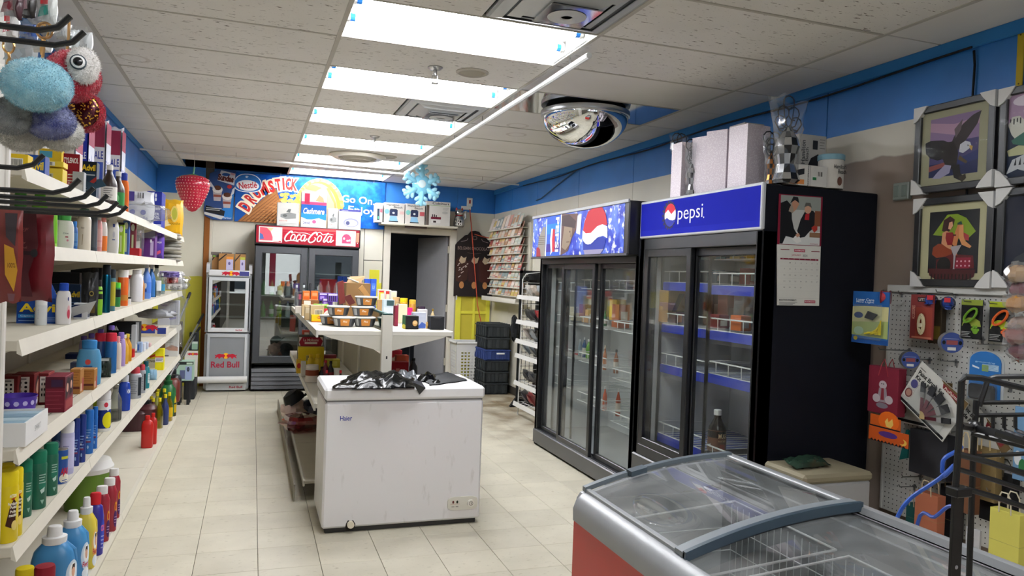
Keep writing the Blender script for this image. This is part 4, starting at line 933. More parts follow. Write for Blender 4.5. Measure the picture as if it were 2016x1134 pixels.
puff('tissue_pack', 'bright yellow wrapped tissue pack at the far end of the top shelf', 'tissue pack', P, w_, .2, h, '#edb40cs', 5, .05, faces={'F': [('p', [(.08, .35), (.3, .42), (.35, .75), (.42, .4), (.55, .3), (.3, .25)], '#f6e2a4'), ('e', .68, .6, .16, .22, '#f2d878'), ('e', .68, .6, .11, .16, '#c4c24a'), ('t', 'noodle', .68, .35, .5, .06, '#8a6a1c')]}, flat=.22)
P = placex(284, -.66, SH[1]); crumple('plastic_bag', 'crumpled clear plastic wrap in front of the white toilet roll pack', 'plastic bag', P, .3, .12, .12, seed=4)
# --- second shelf
V('tube', 'shampoo_bottle', 38, 370, 22, 2, 'dark green shampoo bottle partly behind the red bag, second shelf', 'bottle', '#3f8a34s', '#2c6a2a', x=-.78, dep=.6)
V('shampoo', 'shampoo_bottle', 76, 372, 30, 2, 'tall light green shampoo bottle behind the black hooks, second shelf', 'bottle', '#7ec044s', '#5da836', lab='#9ad25a', x=-.74, dep=.6, ink_={'F': [('t', 'Garnier', .5, .78, .22, .05, '#2c5a2a')]})
V('tube', 'shampoo_tube', 101, 421, 20, 2, 'bright green tube with white letter, second shelf', 'tube', '#7fcf2cs', '#a8dc6a', x=-.66, dep=.6, ink_={'F': [('e', .5, .45, .06, .06, '#d8e8d0'), ('e', .5, .45, .045, .045, '#2a6a9a'), ('t', 'FRUCTIS', .5, .7, .2, .06, '#eaf4e0')]})
V('shampoo', 'shampoo_bottle', 115, 420, 16, 2, 'shampoo bottle with dark green cap next to the green tube, second shelf', 'bottle', '#d9ddd4', '#2f8a46', x=-.72, dep=.6)
V('shampoo', 'shampoo_bottle', 128, 421, 30, 2, 'white shampoo bottle with wide green cap, second shelf', 'bottle', '#e8e8e0s', '#4ca052', x=-.67, dep=.6, ink_={'F': [('t', 'Dove', .55, .45, .15, .05, '#51606a'), ('e', .6, .25, .04, .03, '#d98aa0'), ('r', .52, .33, .62, .36, '#a33a4a')]})
V('shampoo', 'lotion_bottle', 146, 436, 11, 2, 'small blue bottle between the white and cream bottles, second shelf', 'bottle', '#2866b4s', '#3a80d0', x=-.68, dep=.7, lab='#5c8cc0')
V('wide', 'lotion_bottle', 164, 411, 25, 2, 'cream curvy bottle with teal cap, second shelf', 'bottle', '#dcd2bes', '#58766c', x=-.68, ink_={'F': [('t', 'Aveeno', .5, .55, .16, .05, '#7a6a56'), ('p', [(.48, .15), (.5, .4), (.53, .4), (.51, .15)], '#a89878')]})
V('tube', 'shampoo_bottle', 182, 417, 16, 2, 'slate grey upright bottle, second shelf', 'bottle', '#4a525as', '#3a4048', x=-.69, dep=.7)
V('shampoo', 'spray_bottle', 193, 419, 13, 2, 'slim pale pink bottle with white top, second shelf', 'bottle', '#eaa7a4s', '#ecebe8', x=-.68, dep=.7, lab='#f0c0ba')
V('shampoo', 'spray_bottle', 202, 423, 15, 2, 'white pump bottle with pink cap and orange label, second shelf', 'bottle', '#ecebe6s', '#e69a92', x=-.67, dep=.7, lab='#e9833c', lz=(.06, .45))
V('shampoo', 'shampoo_bottle', 220, 420, 24, 2, 'big white shampoo bottle with blue logo, second shelf', 'bottle', '#e9e9e6s', '#e2e2e0', x=-.68, dep=.6, ink_={'F': [('r', .53, .66, .62, .74, '#3a4a94'), ('e', .58, .48, .05, .08, '#c9ccd8'), ('r', .52, .34, .64, .37, '#707aa8')]})
for i, (px, ty, c, lab) in enumerate(((237, 438, '#9fc23a', 'green toothbrush pack standing in the red-based clear tray, second shelf'), (247, 430, '#4a66a8', 'blue and pink toothbrush pack in the clear tray, second shelf'), (260, 434, '#7a2030', 'dark red toothbrush pack with black cap in the clear tray, second shelf'))):
    B('toothbrush_pack', px, ty, 11, 2, lab, 'toothbrush', c, .03, x=-.67, faces={'F': [('e', .5, .8, .3, .1, '#e8ead8'), ('r', .35, .1, .65, .6, '#ccd8a0'), ('r', 0, .93, 1, 1, '#2a2430')]}, g='toothbrush packs')
P, w_, h = spot(252, 488, 40, SH[2], None, -.645)
t = carton('display_tray', 'clear display tray with red base holding toothbrush packs, second shelf', 'tray', P, w_, .09, h, '#b82028s')
MB().box(-w_/2, w_/2, 0, .09, h, h*3.2, 'film', .004).build('clear_cover', t)
P, w_, h = spot(268, 444, 24, SH[2], None, -.66); puff('plastic_pack', 'clear plastic bag of small goods beside the toothbrush tray, second shelf', 'plastic bag', P, w_, .06, h, 'film_shiny', 4, .3)
B('pad_carton', 290, 452, 26, 2, 'purple carton with pale top and printed bottle, second shelf', 'box', '#5a2c72', .12, faces={'F': [('r', 0, .7, 1, 1, '#85829a'), ('r', .68, .1, .9, .6, '#c7b2d8'), ('r', .66, .55, .78, .66, '#f0f0f4')]}, x=-.70)
P, w_, h = spot(309, 450, 20, SH[2], None, -.68)
puff('pad_pack', 'violet soft pack with white print near the far end of the second shelf', 'packet', P, w_*1.1, .1, h, '#5a3aa0s', 8, .06, flat=.25, faces={'F': [('r', .3, .75, .8, .95, '#7a5ac8'), ('t', 'Always', .55, .55, .6, .1, '#e8e0f4', .02), ('p', [(.3, .1), (.8, .2), (.75, .3), (.3, .2)], '#e05a78')]})
for i in range(8):
    P = placex(331+(i % 3)*2, -.69, SH[2]+i*.031); o = puff('folded_packet', ['lowest', 'second', 'third', 'fourth', 'fifth', 'sixth', 'seventh', 'topmost'][i]+' grey packet from below in the stack at the far end, second shelf', 'packet', P, .20-.006*(i % 3), .1, .2, ['#a8a69c', '#c2c0b8', '#8d897c', '#b6b3aa'][i % 4]+'s', i, .1, flat=.4, g='stacked grey packets'); o.rotation_euler = (-math.pi/2+.03*(i % 2), 0, .05*(i % 3)); o.scale = (1, .35, .55); o.location.z += .02
# --- third shelf
o = B('painkiller_carton', 75, 587, 74, 3, 'large blue painkiller carton with big yellow lettering on the middle shelf', 'box', '#163a80', .10, by=637, faces={'F': [('r', 0, 0, 1, 1, '#17408c'), ('t', 'Advil', .52, .62, .92, .34, '#f2d42c', .03), ('r', .04, .22, .42, .36, '#2f8cd0'), ('t', 'Caplets', .24, .29, .3, .08, '#e4eef6'), ('r', .05, .1, .45, .13, '#7f9cc8'), ('l', .68, .26, .98, 4, .05, .02, '#7f9cc8')], 'R': [('r', 0, 0, 1, 1, '#122f6c')]})
MB().hexa([(.022, .0, .102), (.066, .0, .085), (.066, .002, .087), (.022, .003, .104), (.016, .03, .165), (.03, .03, .155), (.03, .033, .157), (.016, .033, .167)], '#204a9a').build('flap', o)
B('painkiller_carton', 123, 559, 60, 3, 'dark navy painkiller carton standing behind the shampoo with blue cap', 'box', '#1c2c44', .09, x=-.80, faces={'F': [('r', 0, 0, 1, 1, '#1c3150'), ('t', 'Advil', .25, .66, .45, .2, '#f0d02c', .03), ('t', 'Advil', .8, .66, .36, .2, '#f0d02c', .03), ('l', .05, .4, .95, 3, .1, .03, '#5d7aa6')]})
V('pill', 'deodorant_stick', 80, 590, 21, 3, 'white upright stick in front of the large blue carton', 'bottle', '#d8dcdds', '#e6e8e8', by=640, ink_={'F': [('t', 'fresh', .42, .45, .2, .07, '#7a86a0', 0, 0, math.pi/2)]})
V('shampoo', 'shampoo_bottle', 124, 557, 27, 3, 'white shampoo bottle with blue cap and pink oval at the shelf edge', 'bottle', '#e6e4e4s', '#1f46a6', by=642, dep=.6, ink_={'FR': [('e', .5, .3, .1, .17, '#e8b8c0'), ('e', .5, .26, .085, .11, '#c8485e'), ('e', .46, .62, .03, .05, '#2a3a8c')]})
o = B('open_carton', 158, 597, 24, 3, 'opened small carton with silver flap beside the black pouches, middle shelf', 'box', '#c9cacb', .05, by=628, faces={'F': [('r', 0, .1, .6, .9, '#1e2a52')], 'R': [('r', .1, .1, .9, .5, '#3a3f4c')]})
MB().hexa([(-.07, -.03, .03), (.06, -.02, .075), (.06, -.018, .078), (-.07, -.027, .034), (-.05, .0, .0), (.03, .01, .02), (.03, .013, .022), (-.05, .003, .004)], '#b5b7b8s').build('flap', o)
P, w_, h = spot(173, 536, 30, SH[3], 623, None)
puff('shower_gel_pouch', 'black shower gel bottle with gold mark, nearest of the black ones', 'bottle', P, w_, .05, h, '#191a1cs', 2, .12, flat=.3, faces={'F': [('e', .68, .52, .14, .06, '#9a8a4e'), ('e', .68, .52, .09, .035, '#191a1c'), ('r', .55, .3, .85, .4, '#4a4c50'), ('r', .5, .08, .9, .26, '#5c4c24')]})
B('black_carton', 120, 536, 62, 3, 'wide black carton at the back of the middle shelf', 'box', '#1b1d22', .1, x=-.98); B('black_carton', 168, 526, 54, 3, 'taller black carton behind the black shower gel', 'box', '#202226', .1, x=-.93)
V('can', 'body_spray', 184, 527, 14, 3, 'black body spray can behind the shower gel', 'spray can', '#1d1e20s', '#141516', x=-.76)
V('shampoo', 'shower_gel_bottle', 194, 551, 13, 3, 'lime green and black shower gel bottle, middle shelf', 'bottle', '#8fd02es', '#1b1c1d', by=620, dep=.7, lab='#22251e', lz=(.45, .72))
V('can', 'hair_spray', 208, 521, 15, 3, 'tall teal spray can with black cap, middle shelf', 'spray can', '#1e6a86m', '#1b1e22', by=616)
V('can', 'hair_spray', 220, 530, 11, 3, 'slim teal and yellow spray can with dark cap, middle shelf', 'spray can', '#4a7a86s', '#20262c', by=612, lab='#b9b23a')
V('shampoo', 'lotion_bottle', 222, 534, 10, 3, 'light blue bottle peeking behind the teal spray cans', 'bottle', '#7fb2dcs', '#5b86d0', x=-.75, dep=.7)
V('can', 'body_spray', 229, 556, 14, 3, 'green and black can with lime cap, middle shelf', 'spray can', '#1f7a3as', '#58c83c', by=604, lab='#14181a', lz=(.4, .72))
V('can', 'spray_can', 241, 531, 19, 3, 'orange spray can with white cap, middle shelf', 'spray can', '#e0661es', '#e8e4e2', by=602, lz=(.15, .3), lab='#c8863c')
o = vessel('wide', 'powder_bottle', 'small white bottle behind the orange can, middle shelf', 'bottle', placex(252, -.78, SH[3]), .08, .16, '#d8d0c4', '#b04a4a')
V('pill', 'salve_pot', 253, 585, 9, 3, 'tiny white pot with black lid beside the big white bottle', 'jar', '#e4e4e2', '#1c1c1c', by=600)
V('wide', 'powder_bottle', 268, 531, 23, 3, 'large plain white bottle standing at the middle shelf edge', 'bottle', '#e6e5e8s', '#e2e1e4', by=594)
V('bottle', 'hand_sanitizer', 279, 541, 10, 3, 'small amber bottle behind the plain white bottle', 'bottle', '#c0803as', '#d8d8d4', by=590)
V('bottle', 'mouthwash_bottle', 287, 520, 18, 3, 'blue bottle with clear cap and cartoon label, middle shelf', 'bottle', '#5f8cdcs', '#b9bcc4', by=588, lab='#4f7fd8', ink_={'F': [('e', .5, .38, .08, .08, '#d8dce4'), ('r', .42, .2, .58, .28, '#23408c')]})
V('bottle', 'mouthwash_bottle', 297, 522, 15, 3, 'dark blue bottle with clear cap behind the cartoon bottle', 'bottle', '#2b6cb4s', '#c4c8cc', by=585)
V('bottle', 'clear_bottle', 307, 520, 18, 3, 'clear bottle with black cap near the far end, middle shelf', 'bottle', '#c9cfd2t', '#18191c', by=582, lab='#dfe3e4')
V('shampoo', 'gel_bottle', 302, 545, 10, 3, 'black and teal gel bottle in front of the clear ones, middle shelf', 'bottle', '#12343es', '#1a1c1e', by=585, dep=.7)
V('bottle', 'clear_bottle', 318, 538, 12, 3, 'small clear bottle with blue label, middle shelf', 'bottle', '#c4d4d8t', '#e0e4e4', by=579, lab='#3a86a8')
P = placex(349, -.70, SH[3]); crumple('packet_heap', 'heap of clear bagged goods at the far end of the middle shelf', 'plastic bag', P, .26, .24, .16, 'film_shiny', 9)
for i, (px, c, dz, w_) in enumerate(((340, '#d6d2ca', .0, .15), (348, '#e4e4e2', .0, .2), (342, '#c23a34', .06, .1), (348, '#dedad4', .06, .2), (340, '#8a7ac0', .12, .18), (349, '#e8e8e6', .12, .2))):
    P = placex(px, -.72, SH[3]+dz); puff('bagged_goods', ['beige', 'white', 'red', 'cream', 'lilac', 'plain white'][i]+' packet in the heap at the far end of the middle shelf', 'packet', P, w_, .2, .06, c+'s', i, .2, rz=.1*i, flat=.3)
# --- fourth shelf
for i, (px, ty, pw, by, lab) in enumerate(((16, 741, 30, 790, 'dark red hair dye box with dotted white panel, furthest left'), (44, 737, 38, 786, 'dark red hair dye box with dotted panel and face on its side'), (84, 735, 17, 797, 'narrow dark red hair dye box behind the large face box'))):
    dots = [('e', .38+.26*(k % 2), .66-.17*(k//2), .07, .05, '#221a1c') for k in range(6)]
    B('hair_dye_box', px, ty, pw, 4, lab, 'box', '#6a1a1e', .09, by=by, faces={'F': [('r', .16, .08, .8, .9, '#ddd6ce')]+dots+[('r', .3, .78, .66, .84, '#8c8480')], 'R': [('r', 0, 0, 1, 1, '#7a2422'), ('e', .6, .45, .25, .3, '#b98a72'), ('p', [(.3, .2), (.2, .6), (.5, .9), (.9, .8), (.6, .7), (.4, .5)], '#2a1614')]}, g='dark red hair dye boxes')
B('hair_dye_box', 107, 742, 34, 4, 'large opened maroon hair dye box with a dark haired face on the side', 'box', '#6c1c2a', .13, by=822, faces={'F': [('r', 0, .68, 1, 1, '#4a1420'), ('r', .3, .72, .9, .92, '#34203c'), ('l', .05, .6, .95, 5, .12, .012, '#9a4a58')], 'R': [('r', 0, 0, 1, 1, '#7c2432'), ('r', .02, .34, .98, .98, '#54222a'), ('p', [(.1, .35), (.08, .75), (.3, .95), (.55, .9), (.5, .6), (.35, .45)], '#1d1416'), ('e', .28, .66, .12, .13, '#c99a86'), ('p', [(.55, .4), (.55, .8), (.8, .95), (.95, .8), (.9, .45)], '#1d1416'), ('e', .72, .7, .1, .12, '#c99a86'), ('r', .1, .08, .9, .3, '#8e3a3a')]})
for i, (px, pw, lab) in enumerate(((147, 18, 'left one of two brown patterned cartons beside the blue lotion bottle'), (170, 26, 'right one of two brown patterned cartons beside the blue lotion bottle'))):
    B('patterned_carton', px, 727, pw, 4, lab, 'box', '#a0703a', .07, by=776, faces={'F': [('r', .04, .32, .96, .96, '#b0793c'), ('r', .04, .2, .96, .3, '#5e2c22'), ('l', .1, .9, .9, 5, .11, .03, '#8c5a2a')], 'R': [('r', .1, .1, .9, .4, '#c9a48c'), ('r', .5, .1, .9, .6, '#a04a48')]}, g='brown patterned cartons')
V('shampoo', 'baby_lotion_bottle', 174, 669, 44, 4, 'large sky blue lotion bottle with red drop mark, fourth shelf', 'bottle', '#5aa0ccs', '#3f8acc', by=765, dep=.5, ink_={'F': [('e', .5, .52, .05, .06, '#d0504a'), ('r', .41, .36, .59, .44, '#2f66a8'), ('l', .38, .32, .62, 2, .04, .015, '#3f76b0')]})
P, w_, h = spot(203, 705, 24, SH[4], 757)
puff('hair_colour_pouch', 'dark green foil pouch with torn silver top, fourth shelf', 'packet', P, w_, .05, h, '#14241es', 5, .15, faces={'F': [('r', .2, .85, .9, .99, '#b9bcba'), ('l', .2, .5, .8, 3, .06, .02, '#4a5a50')]}, flat=.3)
for i, (px, by, ty, pw, lab) in enumerate(((196, 733, 655, 20, 'blue spray bottle with red collar and lilac tip, left of its pair'), (217, 741, 655, 21, 'blue spray bottle with red collar and lilac tip, right of its pair'))):
    o = V('can', 'spray_bottle', px, ty, pw, 4, lab, 'spray can', ['#1d3e72s', '#1c5f9cs'][i], '#c42a3c', by=by, g='blue bottles with red collars')
    q = o.children[0]; r_ = .5*pw*depth(o.location)/FPX; hh = (by-ty)*depth(o.location)/FPX
    MB().lathe([(r_*.5, hh*.99), (r_*.52, hh*1.08), (r_*.4, hh*1.09)], '#6f5cb0', 12).build('nozzle', o)
for i, (px, x, ty, c, lab) in enumerate(((164, -.9, 661, '#5c4a8c', 'purple capped lilac bottle at the back left, fourth shelf'), (179, -.86, 656, '#6a58a4', 'purple capped lilac bottle behind the blue lotion, fourth shelf'))):
    V('shampoo', 'lotion_bottle', px, ty, 17, 4, lab, 'bottle', '#a394b8s', c, x=x, dep=.8)
V('shampoo', 'lotion_bottle', 230, 662, 15, 4, 'peach white bottle with pink cap, fourth shelf', 'bottle', '#ecdccas', '#e49a9c', by=734, dep=.7)
V('shampoo', 'lotion_bottle', 237, 654, 17, 4, 'lavender bottle with violet cap, fourth shelf', 'bottle', '#b49cd8s', '#8a72c8', by=726, dep=.7, ink_={'F': [('t', 'lavender', .5, .35, .5, .1, '#5a4488', 0, 0, math.pi/2)]})
V('bottle', 'oil_bottle', 250, 657, 16, 4, 'golden yellow bottle with yellow and white cap, fourth shelf', 'bottle', '#d8981cs', '#ecd044', by=713, ink_={'F': [('e', .5, .3, .12, .14, '#e8bc4a')]})
V('bottle', 'oil_bottle', 244, 659, 15, 4, 'paler golden bottle just behind, with cream cap, fourth shelf', 'bottle', '#e0ac3cs', '#efe6d0', by=720)
o = B('cologne_box', 241, 634, 57, 4, 'black sports cologne box with white striped triangle mark', 'box', '#15171b', .12, x=-.83, faces={'F': [('p', [(.16, .62), (.22, .62), (.25, .70), (.235, .72)], '#eceef0'), ('p', [(.24, .62), (.3, .62), (.31, .64), (.27, .78), (.255, .75)], '#eceef0'), ('p', [(.32, .62), (.38, .62), (.29, .84), (.275, .80)], '#eceef0'), ('r', .62, .1, .95, .5, '#2a2e34'), ('l', .66, .45, .92, 5, .07, .02, '#9aa0a4'), ('r', .9, .0, 1, 1, '#b9bcc0')]})
B('cologne_box', 262, 640, 8, 4, 'thin silver edged black box against the sports cologne box', 'box', '#b5b8bcs', .05, x=-.72)
B('red_carton', 258, 688, 9, 4, 'small red carton under the black cologne box', 'box', '#b41c20', .05, by=704)
o = B('drink_tray_box', 298, 645, 52, 4, 'cardboard drink tray with two red bulls on its side, fourth shelf', 'box', '#d6cfc0', .2, by=683, faces={'F': [('r', 0, 0, .8, .55, '#dccfae'), ('r', 0, .35, .62, 1, '#31408c'), ('r', .7, .3, 1, 1, '#2c3c86')]})
pr = Print((-.05, -.0015, .07), 'F'); bulls(pr, 0, 0, .2); pr.build('printed_face', o)
for i in range(4): B('small_packet', 274+i*6, 674+(i % 2)*2, 8, 4, ['small blue and white packet, first of the row under the drink tray box', 'small white packet with blue corner under the drink tray box', 'small pale packet, third of the row under the drink tray box', 'small packet with red edge, last of the row under the drink tray box'][i], 'packet', ['#9fb8dc', '#dfe4ec', '#c6cfe0', '#d8b8b8'][i], .05, by=694-i, faces={'F': [('r', .1, .2, .5, .8, ['#3f66b0', '#5f86c8', '#a8b4cc', '#b04a54'][i])]})
P = placex(305, -.72, SH[4]+.13); crumple('foil_bag', 'silver foil bag lying over the drink tray box', 'plastic bag', P, .3, .14, .07, '#84868as', 3)
P = placex(345, -.70, SH[4]+.10); crumple('plastic_bag', 'clear plastic bag hanging over the far end of the fourth shelf', 'plastic bag', P, .2, .16, .2, 'film', 8)
B('grey_carton', 331, 592, 37, 4, 'pale grey carton with small purple pictures at the far end of the fourth shelf', 'box', '#c6c7ce', .15, x=-.80, dz=.0, faces={'F': [('t', 'Swiss', .3, .82, .3, .1, '#8a6ab0'), ('r', .1, .92, .9, .95, '#9a9cb0'), ('p', [(.1, .6), (.3, .66), (.34, .56), (.14, .5)], '#8e88c0'), ('p', [(.5, .5), (.85, .58), (.9, .48), (.55, .4)], '#6a6ab0'), ('p', [(.55, .3), (.9, .36), (.9, .26), (.6, .22)], '#8e88c0')]})
B('navy_carton', 143, 697, 26, 4, 'flat navy carton at the back of the fourth shelf', 'box', '#1c2a58', .1, x=-.95); B('dark_carton', 148, 714, 18, 4, 'small white and navy carton behind the brown patterned cartons', 'box', '#3a3f56', .06, x=-.84)
P = placex(245, -.95, SH[4]+.2); crumple('black_bag', 'black crumpled bag on top of the black boxes, fourth shelf', 'bag', P, .3, .2, .16, '#151618', 6)
# polka dot tub and white tray
P, w_, h = spot(32, 778, 68, SH[4], 840)
r = w_/2; o = MB().lathe([(r*.8, 0), (r*.86, h*.3), (r, h), (r*1.03, h), (r*1.03, h*.97), (r*.97, h*.96), (r*.8, h*.06), (.0, h*.05)], '#4a2c96s', 28).build('polka_dot_tub', None, P); tag(o, 'purple plastic tub with pale polka dots, fourth shelf near end', 'tub')
b = MB()
for i in range(14):
    for j in range(3):
        a = i*2*math.pi/14+j*.22; z = h*(.2+.3*j); rr = r*(.83+.19*z/h); ux, uy = math.cos(a), math.sin(a)
        b.add([(rr*ux-uy*.008*math.cos(t), rr*uy+ux*.008*math.cos(t), z+.008*math.sin(t)) for t in [k*math.pi/4 for k in range(8)]], [tuple(range(8))], '#b7aed6')
b.build('polka_dots', o)
P = at(29, 868, Z=SH[4]); o = thing('display_tray', 'white cardboard tray of pale blue packs at the near end, fourth shelf', 'tray', (P.x-.02, P.y+.0, SH[4]), .0)
MB().box(-.09, .065, -.09, -.085, 0, .07, '#e4e4e2').box(.065, .07, -.09, .16, 0, .0705, '#e4e4e2').box(-.095, -.09, -.09, .16, 0, .07, '#dcdcda').box(-.09, .065, .155, .16, 0, .07, '#dcdcda').box(-.09, .065, -.085, .155, 0, .004, '#d0d0ce').build('tray', o)
pr = Print((.0705, -.08, 0), 'R'); pr.text('SMART', .12, .035, .07, .018, '#b0b2b0'); pr.build('lettering', o)
for i in range(4): MB().box(-.085, .062, -.08+i*.058, -.028+i*.058, .004, .066, ['#8fb2c4s', '#b4ccd6s', '#7f9fb0s', '#a6c0cc'+'s'][i], .004).build('pack', o)
# --- fifth shelf
fpol = {'FR': [('p', [(.28, .25), (.4, .5), (.52, .62), (.62, .55), (.6, .3), (.5, .2)], '#3a1c10'), ('e', .56, .24, .1, .07, '#e8d27a'), ('t', 'ACTION', .5, .66, .22, .045, '#f8f4e4', .03), ('t', 'Furniture', .5, .55, .3, .045, '#f8f4e4', .03), ('t', 'Polish', .52, .50, .2, .04, '#f8f4e4', .03), ('t', 'Polis', .5, .44, .18, .04, '#f8f4e4', .03), ('t', 'meuble', .5, .39, .24, .045, '#f8f4e4', .03), ('p', [(.42, .62), (.6, .64), (.5, .6)], '#b3321f')]}
for i, (px, ty, pw, by, lab) in enumerate(((12, 925, 38, 1080, 'yellow furniture polish can with brown print, nearest at the left edge'), (27, 920, 28, 1066, 'yellow furniture polish can half hidden behind the first'), (6, 913, 36, 1050, 'yellow furniture polish can at the back, only its top showing'))):
    V('can', 'polish_can', px, ty, pw, 5, lab, 'spray can', '#dcc40es', '#e2cc1c', by=by, ink_=fpol if i < 2 else None, g='yellow furniture polish cans')
for i, (px, ty, pw, by, lab) in enumerate(((48, 904, 24, 1016, 'dark green spray can behind the yellow polish, first of three'), (73, 886, 30, 1003, 'dark green spray can with white print, middle one of three'), (98, 871, 26, 982, 'dark green spray can beside the cleanser tin, last of three'))):
    V('can', 'cleaner_can', px, ty, pw, 5, lab, 'spray can', '#135c46s', '#176a50', by=by, g='green spray cans', ink_={'FR': [('e', .5, .42, .16, .1, '#2c7660'), ('p', [(.4, .33), (.6, .38), (.58, .3), (.46, .27)], '#b9cfc8'), ('l', .36, .6, .64, 4, .045, .016, '#a9c4ba'), ('p', [(.42, .16), (.58, .16), (.5, .08)], '#8fb5a8')]})
V('canlow', 'cleanser_tin', 120, 883, 22, 5, 'short blue cleanser tin with red lettering and silver top', 'tin', '#1b4f9cs', '#cfc8c0m', by=960, ink_={'FR': [('e', .5, .16, .3, .14, '#e9e4d0'), ('t', 'AJAX', .52, .34, .5, .26, '#c4202c', .03, .2), ('r', .3, .72, .7, .8, '#c8c83a'), ('l', .35, .12, .65, 2, .06, .02, '#23428c')]})
V('can', 'air_freshener', 131, 829, 24, 5, 'white and lavender spray can behind the cleanser tin', 'spray can', '#bdbce0s', '#ecebee', by=932, lab='#c9c8ea', ink_={'F': [('l', .35, .55, .65, 4, .08, .015, '#8a88b8')]})
V('can', 'air_freshener', 114, 838, 24, 5, 'dark blue spray can with fan print at the back, behind the lavender can', 'spray can', '#1a3a66s', '#14305a', x=-.76, ink_={'F': [('e', .5, .45, .15, .12, '#7a8ca8')]})
for i, (px, ty, pw, by, c, lab) in enumerate(((149, 823, 12, 917, '#142e78', 'navy spray can, first of the pair beside the lavender can'), (161, 815, 12, 911, '#142e78', 'navy spray can, second of the pair beside the lavender can'), (174, 806, 16, 896, '#1a66b8', 'bright blue spray can, left of the brighter pair'), (186, 800, 9, 889, '#1a66b8', 'bright blue spray can, right of the brighter pair'))):
    V('can', 'air_freshener', px, ty, pw, 5, lab, 'spray can', c+'s', c+'s', by=by, g='blue spray cans', ink_={'F': [('l', .3, .56, .7, 5, .06, .02, '#8fb0d8'), ('r', .36, .36, .5, .4, '#d8dce8'), ('e', .5, .16, .07, .04, '#9fc0e4'), ('r', .3, .26, .7, .3, '#7a3a5a')]})
V('can', 'wipes_tub', 203, 768, 25, 5, 'white wipes tub with navy and yellow label', 'tub', '#e6e6e4s', '#dedede', by=848, lab='#1a2f78', lz=(.08, .78), ink_={'FR': [('e', .52, .28, .28, .2, '#e0d81c'), ('p', [(.3, .6), (.6, .72), (.7, .62), (.5, .5)], '#e8eaf0'), ('e', .4, .66, .1, .06, '#c03848')]})
V('can', 'yellow_can', 187, 789, 10, 5, 'yellow green can behind the wipes tub', 'spray can', '#b5c41c', '#a8b81a', x=-.72)
V('bottle', 'cleaner_bottle', 226, 756, 23, 5, 'empty clear plastic bottle on the fifth shelf', 'bottle', '#cfd2cct', '#dadad6t', by=838, lab='#b8b9b2t', lz=(.05, .3))
V('shampoo', 'cleaner_bottle', 244, 738, 22, 5, 'royal blue cleaner bottle with white cap and white lettering', 'bottle', '#1840a8s', '#d8dde4', by=816, dep=.6, ink_={'FR': [('t', 'VIM', .5, .55, .28, .12, '#e6ecf6', .03, .3)]})
for i, (px, ty, pw, by, lab) in enumerate(((265, 722, 23, 790, 'grey labelled can with red top, nearer of two'), (279, 717, 13, 780, 'grey labelled can with red top, further of two'))):
    V('dome', 'insect_spray', px, ty, pw, 5, lab, 'spray can', '#a8acb2s', '#b8404a', by=by, ink_={'F': [('l', .3, .6, .66, 8, .06, .015, '#6d7178'), ('r', .7, .1, .95, .68, '#22262c')]}, g='grey cans with red tops')
V('shampoo', 'mouthwash_bottle', 286, 711, 15, 5, 'teal mouthwash bottle with white label, fifth shelf', 'bottle', '#1e7e88s', '#134a54', by=768, dep=.7, ink_={'FR': [('r', .42, .2, .64, .56, '#d8e4e4'), ('l', .45, .52, .62, 4, .06, .015, '#7aa0a4')]})
V('can', 'teal_can', 256, 735, 9, 5, 'teal can edge behind the royal blue bottle', 'spray can', '#2a6a70s', '#2a6a70', x=-.70)
P, w_, h = spot(299, 728, 16, SH[5], 752); puff('sachet', 'pale blue sachet slumped beside the teal bottle', 'packet', P, w_, .04, h, '#8fb8d4s', 3, .15)
B('yellow_carton', 313, 687, 15, 5, 'bright yellow carton with white band, fifth shelf', 'box', '#ece01c', .08, by=729, faces={'F': [('r', 0, .38, 1, .6, '#e6e4dc'), ('r', 0, .6, 1, .66, '#d8602c'), ('l', .1, .54, .9, 2, .07, .03, '#4a4c9c')]})
B('yellow_carton', 295, 692, 26, 5, 'yellow and white cleaning carton with red sweep, fifth shelf', 'box', '#e4dc2c', .1, by=724, faces={'F': [('r', .1, 0, 1, .55, '#e8e6d8'), ('p', [(.4, .7), (1, .9), (1, .75), (.5, .6)], '#c8402c'), ('t', 'POWER', .6, .4, .6, .14, '#22262c', .02)]})
B('white_carton', 337, 648, 23, 5, 'tall white carton showing a hand, fifth shelf far end', 'box', '#d9d8d4', .12, by=716, faces={'F': [('p', [(.0, .3), (.5, .42), (1, .35), (1, .2), (.3, .22)], '#b98f7c'), ('e', .5, .82, .28, .05, '#33343a'), ('l', .1, .7, .6, 4, .06, .012, '#9a9a9a'), ('r', .0, .0, .3, .05, '#6a6a6a')]})
# --- base deck
for i, (px, ty, pw, by, c, lab) in enumerate(((104, 1034, 76, 1180, '#3f86bc', 'blue fabric softener jug, nearest to the camera'), (140, 1004, 56, 1142, '#4790c6', 'blue fabric softener jug behind the nearest one'), (167, 978, 38, 1118, '#e2cc4a', 'yellow fabric softener jug on the base deck'))):
    V('jug', 'softener_jug', px, ty, pw, 0, lab, 'jug', c+'s', '#e3e3e2', by=by, dep=.72, g='fabric softener jugs', ink_={'FR': [('e', .62, .36, .2, .2, '#cfe0ee' if i < 2 else '#f0c46a'), ('e', .62, .40, .12, .12, '#f4f4f2'), ('e', .64, .40, .07, .075, '#d9a88e'), ('p', [(.57, .43), (.6, .5), (.7, .5), (.7, .43), (.64, .46)], '#2a1d18'), ('t', 'Fleecy', .62, .24, .3, .1, '#c02a44', .02, .2), ('e', .62, .12, .16, .08, '#e8f0f6')]})
